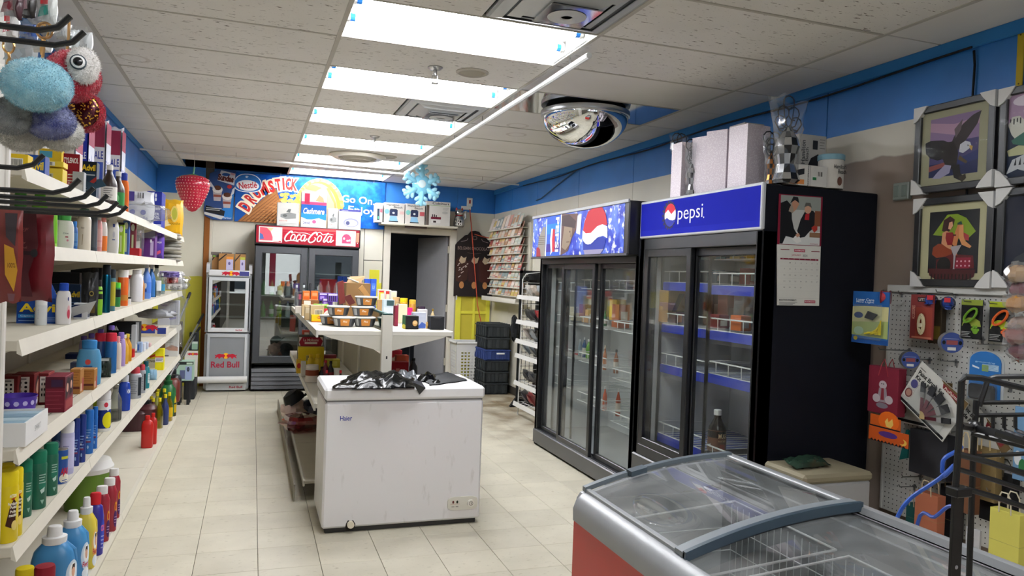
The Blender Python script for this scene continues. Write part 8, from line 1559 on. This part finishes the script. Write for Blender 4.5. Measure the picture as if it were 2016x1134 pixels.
# white machine in the gap beyond the freezer
A_ = at(1583, 955, Y=2.86); B_ = at(1716, 948, Y=2.86); zt = A_.z+.03
t = thing('white_machine', 'off white machine with cream lid in the gap below the cooler side', 'appliance', ((A_.x+B_.x)/2, 2.98, 0))
x0, x1 = A_.x, B_.x
bw(MB().box(x0, x1, 2.86, 3.15, .02, zt-.03, '#a2a3a2', .012), 'body', t); bw(MB().box(x0-.006, x1+.004, 2.85, 3.155, zt-.03, zt+.015, '#857e68', .014), 'lid', t); bw(MB().box(x0-.1, x0, 2.9, 3.12, .02, zt-.01, '#151618', .01), 'dark_side', t)
P = at(1590, 930, Y=3.0); puff('green_bag', 'dark green shiny packet lying on the white machine', 'packet', (P.x, 2.95, zt+.05), .24, .05, .1, '#24382cg', 4, .3).rotation_euler = (-1.3, 0, .1)
# ---------------------------------------------------------------- red ice cream freezer with curved sliding lids
YE, YN = 2.30, 1.12
A_ = at(1141, 968, Y=YE); B_ = at(1436, 897, Y=YE)
xa, za, xb, zb = A_.x, A_.z, B_.x, B_.z
ic = wroot('ice_cream_freezer', 'red ice cream chest freezer with curved glass sliding lids, right foreground', 'freezer', ((xa+xb)/2, 1.7, 0))
def arcz(t, dz=0): return za+(zb-za)*(1-(1-t)**2.0)+dz
bw(MB().box(xa-.022, xa+.02, YN, YE-.004, .05, za-.07, '#bc2c26s', .006).box(xb-.03, xb+.02, YN, YE-.004, .05, zb-.05, '#bc2c26s', .006).box(xa, xb, YE-.02, YE-.004, .05, za-.07, '#bc2c26s', .004).box(xa, xb, YN, YN+.02, .05, za-.02, '#bc2c26s', .004).box(xa, xb, YN, YE-.01, .05, .41, '#bc2c26s'), 'cabinet', ic)
bw(MB().box(xa, xb, YN+.03, YE-.05, 0, .05, '#1a1a1b', .004), 'plinth', ic)
# silver edge rails
prof = [(xa-.034, za-.085), (xa-.02, za-.09), (xa+.03, za-.05), (xa+.03, za-.006), (xa+.012, za+.004), (xa-.006, za), (xa-.026, za-.018), (xa-.036, za-.045)]
bw(MB().prism(prof, YN, YE-.03, '#94979as', 'y').prism([(x+(xa-x)*.4+.008, z-.002) for x, z in prof], YE-.03, YE+.004, '#94979as', 'y'), 'edge_rail', ic)
bw(MB().prism([(xb-.03, zb-.05), (xb+.028, zb-.06), (xb+.03, zb-.006), (xb+.012, zb+.006), (xb-.014, zb+.006), (xb-.018, zb-.012), (xb-.03, zb-.012)], YN, YE, '#8f9294s', 'y').box(xb+.02, xb+.028, YN, YE, .1, zb-.05, '#8f9294'), 'edge_rail', ic)
bw(MB().prism([(xa-.02, za-.08)]+[(xa+(xb-xa)*i/12, arcz(i/12, -.012)) for i in range(13)]+[(xb+.02, zb-.08)], YE-.02, YE, '#9a9da0s', 'y'), 'end_panel', ic)
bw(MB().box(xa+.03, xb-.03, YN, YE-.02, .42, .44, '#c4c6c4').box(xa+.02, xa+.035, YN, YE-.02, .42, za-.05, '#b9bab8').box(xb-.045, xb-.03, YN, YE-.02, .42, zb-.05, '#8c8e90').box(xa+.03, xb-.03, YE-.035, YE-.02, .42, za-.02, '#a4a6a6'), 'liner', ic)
pr.text('ICE', -2.262, za-.12, .05, .02, '#cf8d86', 0, .3, math.pi/2); bw(pr.mb, 'lettering', ic)
def lid(ya, yb, dz, nm, frame_near):
    t0, t1 = .015, .985
    fr = MB()
    def arcbar(y0, y1, h0, h1, col, ta=t0, tb=t1):
        n = 14; P_ = [(xa+(xb-xa)*(ta+(tb-ta)*i/n), arcz(ta+(tb-ta)*i/n, dz)) for i in range(n+1)]
        poly = [(x, z+h0) for x, z in P_]+[(x, z+h1) for x, z in P_[::-1]]; fr.prism(poly, y0, y1, col, 'y')
    arcbar(yb-.022, yb, -.004, .012, '#5c666cs'); arcbar(ya, ya+frame_near, -.004, .01, '#7d8488s')
    if frame_near > .03: arcbar(ya-.008, ya+.006, -.012, .014, '#33434es')
    n = 2
    fr.box(xa+.012, xa+.03, ya, yb, arcz(.03, dz)-.012, arcz(.03, dz)+.004, '#a4a8aas', .003).box(xb-.03, xb-.014, ya, yb, zb+dz-.01, zb+dz+.004, '#a4a8aas', .003)
    f = bw(fr, 'sliding_lid', ic)
    mb = MB(); mb.grid(lambda u, v: (xa+(xb-xa)*(.03+.94*u), ya+.01+(yb-ya-.02)*v, arcz(.03+.94*u, dz)), 16, 2, 'glass_dusty'); bw(mb, 'pane', f)
    if frame_near > .03:
        h = MB(); P_ = [(xa+(xb-xa)*(.28+.1*i/6), arcz(.28+.1*i/6, dz)) for i in range(7)]; h.prism([(x, z+.002) for x, z in P_]+[(x, z+.02) for x, z in P_[::-1]], yb-.05, yb-.012, '#3f4c54s', 'y'); bw(h, 'handle', f)
lid(1.665, YE-.004, .006, 'far', .045); lid(YN, 1.70, -.016, 'near', .03)
for q in (1.42, 1.95):      # wire baskets
    for i in range(3):
        bk = MB(); y0, y1 = q-.24, q+.24
        for k in range(16): y = y0+(y1-y0)*k/15; bk.tube([(xa+.06, y, .70), (xa+.06, y, .46), (xb-.06, y, .46), (xb-.06, y, .74)], .0018, '#c4c8c8', 4)
        for z in (.5, .58, .66): bk.tube([(xa+.06, y0, z), (xb-.06, y0, z), (xb-.06, y1, z), (xa+.06, y1, z)], .0022, '#c4c8c8', 4, True)
        bk.tube([(xa+.05, y0, .71), (xb-.05, y0, .75), (xb-.05, y1, .75), (xa+.05, y1, .71)], .004, '#d8dada', 6, True)
        if i == 0: bw(bk, 'wire_basket', ic)
for i, (x, y, lab) in enumerate(((.2, 1.36, 'clear acrylic divider inside the red freezer, nearest'), (.3, 1.46, 'clear acrylic divider inside the red freezer, second'), (.46, 1.30, 'tilted clear acrylic divider inside the red freezer'), (.7, 1.5, 'clear acrylic divider near the far wall of the red freezer'))):
    o = MB().box(-.001, .001, -.06, .06, 0, .15, '#d2dadct').build('clear_divider', None, (xa+(xb-xa)*x, y, .47), (.2, .25-.1*i, .5+.3*i)); tag(o, lab, 'divider')
# ---------------------------------------------------------------- black wire rack in the right foreground
wk = wroot('black_wire_rack', 'black wire display rack cut off by the right edge in the foreground', 'rack', (1.2, .95, 0))
DF, DB = 1.27, 1.42            # how far ahead of the camera the front and the rear wires stand
def pt(x, y, d): return CAM+ray(x, y)*d
def wr_(pts, r, name='wire', n=6, par=None):
    q = [pt(*p) for p in pts]
    if pts[-1][0] > 2025: q[-1] = q[-1]+(q[-1]-q[-2])*(200/(pts[-1][0]-pts[-2][0]))
    return bw(MB().tube(q, r, '#0e0f11s', n), name, par or wk)
foot = pt(1880, 1134, DF)
wr_([(1880, 980, DF), (1888, 860, DF), (1893, 752, DF), (1899, 742, DF), (1930, 744, DF), (2030, 768, DF)], .0055, 'front_frame', 8)
P = pt(1886, 972, DF); bw(MB().box(P.x-.012, P.x+.012, P.y-.003, P.y+.003, 0, P.z, '#0e0f11s', .001), 'post', wk); bw(MB().box(P.x-.016, P.x+.02, P.y-.012, P.y+.012, P.z-.004, P.z+.012, '#0e0f11s', .002), 'joint', wk)
bw(MB().tube([(P.x, P.y-.0034, P.z-.125), (P.x, P.y-.0036, P.z-.125)], .0035, '#8a8a8a', 10), 'hole', wk)
wr_([(1928, 800, DB), (1945, 746, DB), (1960, 742, DB), (2040, 741, DB)], .005, 'rear_frame', 8); wr_([(1922, 788, DB), (1916, 900, DB), (1906, 1180, DB)], .0055, 'post', 8); Q_ = pt(1906, 1180, DB); bw(MB().tube([Q_, (Q_.x, Q_.y, 0)], .0055, '#0e0f11s', 8), 'post', wk)
wr_([(1918, 793, DB), (2040, 792, DB)], .0045); wr_([(1915, 818, DB), (2040, 816, DB)], .0045); wr_([(1890, 838, DF), (1915, 842, DB), (1960, 852, DF), (2040, 878, DF)], .007); wr_([(1912, 852, DB), (2040, 884, DB-.05)], .006)
for k in range(6): x = 1933+k*22; wr_([(x, 818, DB), (x, 842, DB), (x+4, 848, DB), (x+40, 862, DB-.08)], .0035, 'tine')
wr_([(1882, 893, DF), (1950, 911, DF), (2040, 940, DF)], .0055); wr_([(1920, 898, DB), (2040, 892, DB)], .0045); wr_([(1884, 923, DF), (1960, 946, DF), (2040, 973, DF)], .0045); wr_([(1900, 962, DF), (1960, 979, DF), (2040, 1006, DF)], .005)
bw(MB().ball(pt(1918, 840, DB-.02), .012, '#0e0f11s', 10, 6), 'joint', wk)
# ---------------------------------------------------------------- left foreground: hook display with key rings
hd_ = wroot('hook_display', 'hook display board at the left edge with black prong hooks', 'rack', (-.5, 1.4, 0))
bw(MB().box(-.52, -.5, .85, 1.84, 0, 2.2, '#cfccc2', .003), 'board', hd_); bw(MB().box(-.525, -.495, 1.84, 1.86, 0, 2.2, '#dddad2', .003), 'edge_strip', hd_)
def hook(tx, ty, X, r=.0035):
    T_ = at(tx, ty, X=X); z = T_.z-.02
    bw(MB().tube([(-.5, T_.y, z), (X-.03, T_.y, z), (X-.012, T_.y, z+.006), (X, T_.y, T_.z)], r, '#131416s', 8), 'prong_hook', hd_); return Vector((X, T_.y, z))
for tx, ty in ((157, 353), (185, 370), (212, 384), (232, 398), (250, 406)): hook(tx, ty, -.22)
for tx, ty in ((139, 32), (166, 63), (86, 305)): hook(tx, ty, -.20 if ty < 100 else -.27)
def fpuff(name, x0, y0, x1, y1, D, L, cat, c, d, seed, faces=None, flat=.3, wob=.06, rz=-.35, g=None):
    A = pt(x0, y1, D); Bq = pt(x1, y0, D); M_ = pt((x0+x1)/2, y1, D); return puff(name, L, cat, M_, (x1-x0)*D/FPX, d, (y1-y0)*D/FPX, c, seed, wob, rz, g, faces, flat)
fpuff('jerky_bag', -30, 410, 93, 592, 1.32, 'large dark red foil bag hanging from the hooks, front of the pair', 'packet', '#5a1018s', .03, 3, {'F': [('p', [(.3, .95), (.8, .95), (.85, .6), (.7, .3), (.78, .05), (.5, .05), (.42, .5)], '#4a2226'), ('t', 'BEEF', .56, .77, .26, .04, '#8a4a48', .01, .3), ('e', .5, .68, .05, .02, '#7a1c1c'), ('t', 'Jerky', .55, .63, .2, .03, '#8c5c58', .01), ('t', 'traditional', .53, .58, .28, .025, '#8c5c58'), ('r', .42, .5, .8, .54, '#2c1c20'), ('e', .79, .52, .06, .045, '#2a2a2c'), ('r', .46, .33, .6, .48, '#7a7068'), ('l', .47, .47, .59, 10, .014, .006, '#3a3030'), ('p', [(.42, .18), (.48, .28), (.52, .18)], '#7a6060')]})
fpuff('snack_bag', -25, 410, 32, 596, 1.27, 'folded foil bag with yellow and grey panels in front of the red bag', 'packet', '#6a2420s', .025, 7, {'F': [('p', [(.55, .95), (.95, .95), (.9, .6), (.6, .7)], '#3a3438'), ('p', [(.55, .62), (.85, .58), (1, .35), (.9, .12), (.6, .3)], '#b9882c'), ('t', '100%', .8, .4, .25, .05, '#5c3a1c'), ('p', [(.7, .1), (.95, .1), (.9, .02), (.75, .02)], '#6a4a50')]}, rz=-.2)
# pom-poms and plush key rings: hanging from the upper prongs
def hair(b, c, r, m, n, R):
    c = Vector(c)
    for i in range(n):
        z = R.uniform(-1, 1); a = R.uniform(0, 6.283); q = math.sqrt(1-z*z); d = (q*math.cos(a), q*math.sin(a), z); v = c+Vector((r[0]*d[0], r[1]*d[1], r[2]*d[2])); nrm = Vector((d[0]/r[0], d[1]/r[1], d[2]/r[2])).normalized()
        j = Vector((R.uniform(-1, 1), R.uniform(-1, 1), R.uniform(-1, 1))); u = nrm.cross(j).normalized()*.0005
        b.add([v-u, v+u, v+nrm*R.uniform(.0012, .0034)+j*.0016+Vector((0, 0, -.0006))], [(0, 1, 2)], m)
def fur(name, px, py, rx, ry, D, m, L, seed, g='plush key rings', squash=.8):
    P = pt(px, py, D); s = D/FPX; t = thing(name, L, 'key ring', P, 0, g)
    R = random.Random(seed); mb = MB(); mb.ball((0, 0, 0), (rx*s*.93, rx*s*squash*.9, ry*s*.93), m, 26, 18, .025, seed)
    b = MB(); hair(b, (0, 0, 0), (rx*s*.92, rx*s*squash*.9, ry*s*.92), m, 6500, R)
    mb.build('body', t, ang=3); stuff(b.build('fur', t)); return t, s
t, s = fur('pompom_key_ring', 73, 167, 67, 55, 1.05, 'fur_aqua', 'large pale aqua pompom key ring, frontmost', 1)
MB().tube([(8*s, 0, 52*s), (10*s, 0, 80*s), (10*s, 0, 95*s)], .0022, '#c8a070m', 6).build('chain', t); MB().tube([(10*s+14*s*math.cos(a), 2*s*math.sin(a), 108*s+16*s*math.sin(a)) for a in [i*math.pi/8 for i in range(16)]], .0018, '#c8a070m', 6, True).build('ring', t)
t, s = fur('parrot_key_ring', 142, 150, 54, 54, 1.12, 'fur_red', 'red and white plush bird key ring with a big eye', 2)
q = MB().ball((24*s, -30*s, 16*s), (29*s, 20*s, 35*s), 'fur_cream', 20, 14, .05, 3).build('face_patch', t); b = MB(); hair(b, (24*s, -30*s, 16*s), (29*s, 20*s, 35*s), 'fur_cream', 2500, random.Random(5)); stuff(b.build('fur', q)); e = MB().lathe([(12*s, 0), (12*s, 3*s), (9*s, 5*s)], '#e8e8e6s', 18).build('eye', t, (20*s, -51*s, 17*s), (math.pi/2, 0, .1)); MB().lathe([(8.5*s, 5*s), (7*s, 7*s), (2*s, 8.5*s)], '#101114g', 16).build('pupil', e); MB().lathe([(14.5*s, -2*s), (14.5*s, 1*s), (12*s, 2*s)], '#2a3a44s', 18).build('eye_rim', e)
MB().tube([(-10*s, 0, 50*s), (-8*s, 0, 75*s), (-8*s, 0, 110*s)], .0022, '#c8a070m', 6).build('chain', t)
for args in (('fur_key_ring', 20, 228, 44, 38, 1.07, 'fur_grey', 'mottled grey fur key ring at the left edge, below the aqua pompom', 4), ('fur_key_ring', 98, 238, 48, 38, 1.10, 'fur_blue', 'blue grey fur key ring below the aqua pompom', 5), ('fur_key_ring', 44, 268, 44, 30, 1.12, 'fur_white', 'off white fur key ring at the bottom left of the bunch', 6), ('fur_key_ring', 120, 262, 42, 36, 1.14, 'fur_white', 'off white fur key ring at the bottom right of the bunch', 7)): fur(*args)
t, s = fur('sequin_key_ring', 172, 222, 33, 40, 1.18, 'fur_red', 'red fur trimmed key ring with gold sequins at the right of the bunch', 8, squash=.4)
MB().ball((-4*s, -14*s, 2*s), (28*s, 9*s, 33*s), 'sequins', 16, 10).build('sequin_panel', t); MB().ball((-20*s, -16*s, 22*s), (20*s, 9*s, 13*s), '#1c2a6a', 12, 8).build('blue_panel', t)
# small carded charms above
for i, (x0, y0, x1, y1, c, c2, lab) in enumerate(((0, -20, 36, 36, '#3a1a22', '#7a2a3a', 'dark red wallet charm in plastic, top left corner'), (36, -20, 62, 32, '#26221f', '#c8a4ac', 'black and pink wallet charm in plastic at the top edge'), (74, -10, 104, 44, '#d8dcd8', '#3a9a8c', 'white sneaker charm with teal toe and red tongue, top left'), (6, 26, 28, 74, '#d8d8d4', '#c8404c', 'white and red sneaker charm with gold ring at the left edge'), (34, 44, 66, 76, '#2a4c8c', '#4a6cae', 'blue bagged charm between the hooks'), (0, 75, 66, 128, '#c4c8ca', '#a8b4bc', 'bright clear bag catching the light at the left edge'), (104, 38, 128, 74, '#b0b4b4', '#d8d8d6', 'grey carded charm with barcode near the upper hook'), (128, 55, 148, 95, '#c8d0d0', '#5aa0a0', 'teal tagged charm in clear bag by the second hook'), (146, 60, 174, 102, '#c4c8c8', '#e0e0de', 'clear bagged charm at the end of the second hook'), (58, 78, 94, 100, '#d0d0ce', '#b8b8b4', 'white paper tag with barcode behind the aqua pompom'))):
    D = 1.25+.02*(i % 3); A = pt((x0+x1)/2, y1, D); w_, h = (x1-x0)*D/FPX, (y1-y0)*D/FPX
    o = puff('charm', lab, 'key ring', A, w_, .02, h, c+'s', i, .1, -.35, 'carded charms on the hooks', None, .3); prints(o, w_, .02, h, {'F': [('p', [(.15, .15), (.85, .25), (.8, .6), (.3, .5)], c2)]+([('r', .3, .62, .8, .85, '#d84048')] if i in (2, 3) else [])+([('bar', .3, .3, .7, .5)] if i in (6, 9) else [])}, -.006)
    MB().grid(lambda u, v: ((u-.5)*w_*1.15, -.008+.004*math.sin(u*9+v*7), v*h*1.1), 5, 6, 'film_shiny').build('clear_bag', o, ang=.2)
for i, (px, py) in enumerate(((17, 90), (84, 62))):
    P = pt(px, py, 1.18); s = 1.18/FPX; o = MB().tube([(9*s*math.cos(a), 2*s*math.cos(a), 14*s*math.sin(a)) for a in [k*math.pi/8 for k in range(16)]], .0018, '#d0a468m', 6, True).build('gold_ring', None, P); tag(o, ['gold key ring hanging at the left edge', 'gold lobster clasp ring under the teal toed sneaker charm'][i], 'ring')
    MB().tube([(0, 0, -14*s), (2*s, 0, -24*s), (-2*s, 0, -34*s), (0, 0, -46*s)], .0022, '#c89c60m', 6).build('chain', o)
# ---------------------------------------------------------------- goods inside the right hand coolers
def inside(kind, px, ty, pw, z, x, L, c, **k):
    P, w_, h = spot(px, ty, pw, z+.006, None, x)
    return P, w_, h
def IB(name, px, ty, pw, z, x, L, c, faces=None, d=.12, cat='box', rz=0): P, w_, h = inside('', px, ty, pw, z, x, L, c); return carton(name, L, cat, P, w_, d, h, c, faces, rz)
IB('open_carton', 1335, 572, 62, 1.241, 2.72, 'open tan carton in the left door of the plain blue cooler', '#b48a58', {'F': [('p', [(.1, .2), (.5, .9), (.75, .9), (.3, .2)], '#6a5238')]}, .2, rz=.3)
IB('blue_carton', 1290, 570, 30, 1.241, 2.9, 'royal blue carton behind the left door of the plain blue cooler', '#2447a4'); IB('orange_packet', 1290, 612, 40, 1.241, 2.68, 'orange packet row behind the left door', '#c8582c', {'F': [('r', .5, .2, .9, .8, '#8fb4d4')]}); IB('dark_packet', 1345, 615, 36, 1.241, 2.68, 'dark maroon packet row behind the left door', '#4a2a34', {'F': [('r', .1, .1, .4, .8, '#c87a3c')]})
for i, (px, ty, pw, z, c, lab) in enumerate(((1405, 507, 20, 1.665, '#9ab0a0', 'pale green packet at the top of the right door'), (1437, 506, 24, 1.665, '#6fa0b0', 'teal packet at the top of the right door'), (1470, 505, 34, 1.665, '#d0b02c', 'yellow carton at the top of the right door'), (1418, 532, 20, 1.511, '#2c6a7c', 'teal carton on the upper shelf of the right door'), (1446, 534, 30, 1.511, '#5c5a58', 'grey packet on the upper shelf of the right door'), (1482, 528, 16, 1.511, '#b8483c', 'red packet on the upper shelf of the right door'), (1412, 570, 26, 1.241, '#3a2a2c', 'dark brown packet on the middle shelf of the right door'), (1440, 580, 24, 1.241, '#8c4a3c', 'rust packet on the middle shelf of the right door'), (1475, 575, 30, 1.241, '#8a8c88', 'grey carton on the middle shelf of the right door'), (1425, 620, 24, 1.241, '#7c2c34', 'crimson jar pack at the front of the middle shelf'), (1468, 622, 24, 1.241, '#c0642c', 'orange pack at the front of the middle shelf'))):
    IB('chilled_packet', px, ty, pw, z, 2.82 if i < 9 else 2.68, lab, c, {'F': [('r', .15, .2, .8, .6, '#c8c0b4' if i % 2 else '#a89c8c')]}, .1, 'packet')
P, w_, h = spot(1410, 806, 36, .476, None, 2.70); o = vessel('bottle', 'root_beer_bottle', 'large dark root beer bottle with brown label in the right cooler door', 'bottle', P, w_, h, '#1c120eg', '#e4e4e2', lab='#6a4630', lz=(.1, .56), ink_={'F': [('t', 'MUG', .5, .44, .3, .1, '#cdb890', .04), ('t', 'ROOT BEER', .5, .33, .3, .04, '#c8a878', .01), ('r', .4, .14, .62, .26, '#8c3a24')]})
k = 0
for i, (px, ty, pw, z, c, cap, lab) in enumerate(((1158, 668, 10, .836, '#5c9a2c', '#e0e0dc', 'lime green bottle in the middle door of the splash cooler'), (1150, 664, 9, .836, '#3a5a8c', '#dcdcdc', 'blue bottle beside the lime green one'), (1142, 668, 9, .836, '#8fa0a8', '#c8c8c8', 'clear bottle beside the blue one'), (1191, 612, 7, 1.136, '#1e6a44', '#2a6a3c', 'green bottle at the edge of the third door'), (1190, 680, 8, .776, '#b0642c', '#d8c8b0', 'amber bottle at the edge of the third door'), (1212, 688, 10, .776, '#9a5a34', '#2a2a2a', 'brown bottle in the third door'), (1190, 760, 9, .446, '#b8502c', '#d8d8d8', 'orange bottle low in the third door'), (1216, 765, 10, .446, '#a8482c', '#d8d8d8', 'red orange bottle low in the third door'))):
    P, w_, h = spot(px, ty, pw, z+.002, None, 2.75); vessel('bottle', 'soda_bottle', lab, 'bottle', P, w_, h, c+'s', cap, lab='#d0c8bc' if i % 2 else None, g='bottles in the splash cooler')
for i, (px, ty, pw, z, c, lab) in enumerate(((1165, 610, 18, 1.136, '#b48a5c', 'tan carton in the middle door of the splash cooler'), (1160, 600, 20, 1.18, '#7a3a34', 'dark red packet above the tan carton'), (1228, 600, 24, 1.136, '#a8603c', 'rust carton in the third door'), (1222, 590, 22, 1.19, '#c8a43c', 'yellow brown packet on the rust carton'), (1145, 698, 14, .836, '#a8343c', 'red six pack box in the middle door'), (1140, 605, 18, 1.136, '#d0c8b0', 'cream carton in the middle door of the splash cooler'))):
    IB('chilled_carton', px, ty, pw, z, 2.78, lab, c, {'F': [('r', .2, .3, .8, .7, '#d8d0c0')]}, .12)
# ---------------------------------------------------------------- the shop front behind the photographer, seen in the reflections
for i, (x, z, h, c, lab) in enumerate(((.55, 1.0, 1.2, '#e0486a', 'tall pink poster in the shop front window, left'), (1.45, 1.1, 1.1, '#e0486a', 'tall pink poster in the shop front window, right'), (-.6, .8, .9, '#3a3c40', 'dark poster in the shop front window'), (2.5, .8, 1.0, '#4a4c50', 'grey poster in the shop front window'))):
    o = MB().box(x-.09, x+.09, YF+.01, YF+.02, z, z+h, c).build('window_poster'); tag(o, lab, 'poster')
o = MB().box(1.9, 3.1, -3.6, -2.8, 0, 1.0, '#4a4038', .01).box(1.86, 3.14, -3.64, -2.76, 1.0, 1.04, '#2c2a28', .01).build('sales_counter'); tag(o, 'sales counter at the shop front', 'counter')
o = MB().box(-1.1, -.7, -3.8, .4, 0, 1.9, '#5c5850', .01).build('magazine_stand'); tag(o, 'grey stand along the left wall near the shop front', 'shelves')
o = struct(MB().box(-12, 14, -16, -15.5, -.1, 5.5, '#efece6').build('building_opposite')); MB().box(-12, 14, -15.5, YF-.6, -.12, -.02, '#b4b4b2').build('street', o)
for k in range(6): MB().box(-10+k*4, -7.6+k*4, -15.5, -15.45, .6, 3.2, '#2c3238g').build('shop_window', o)
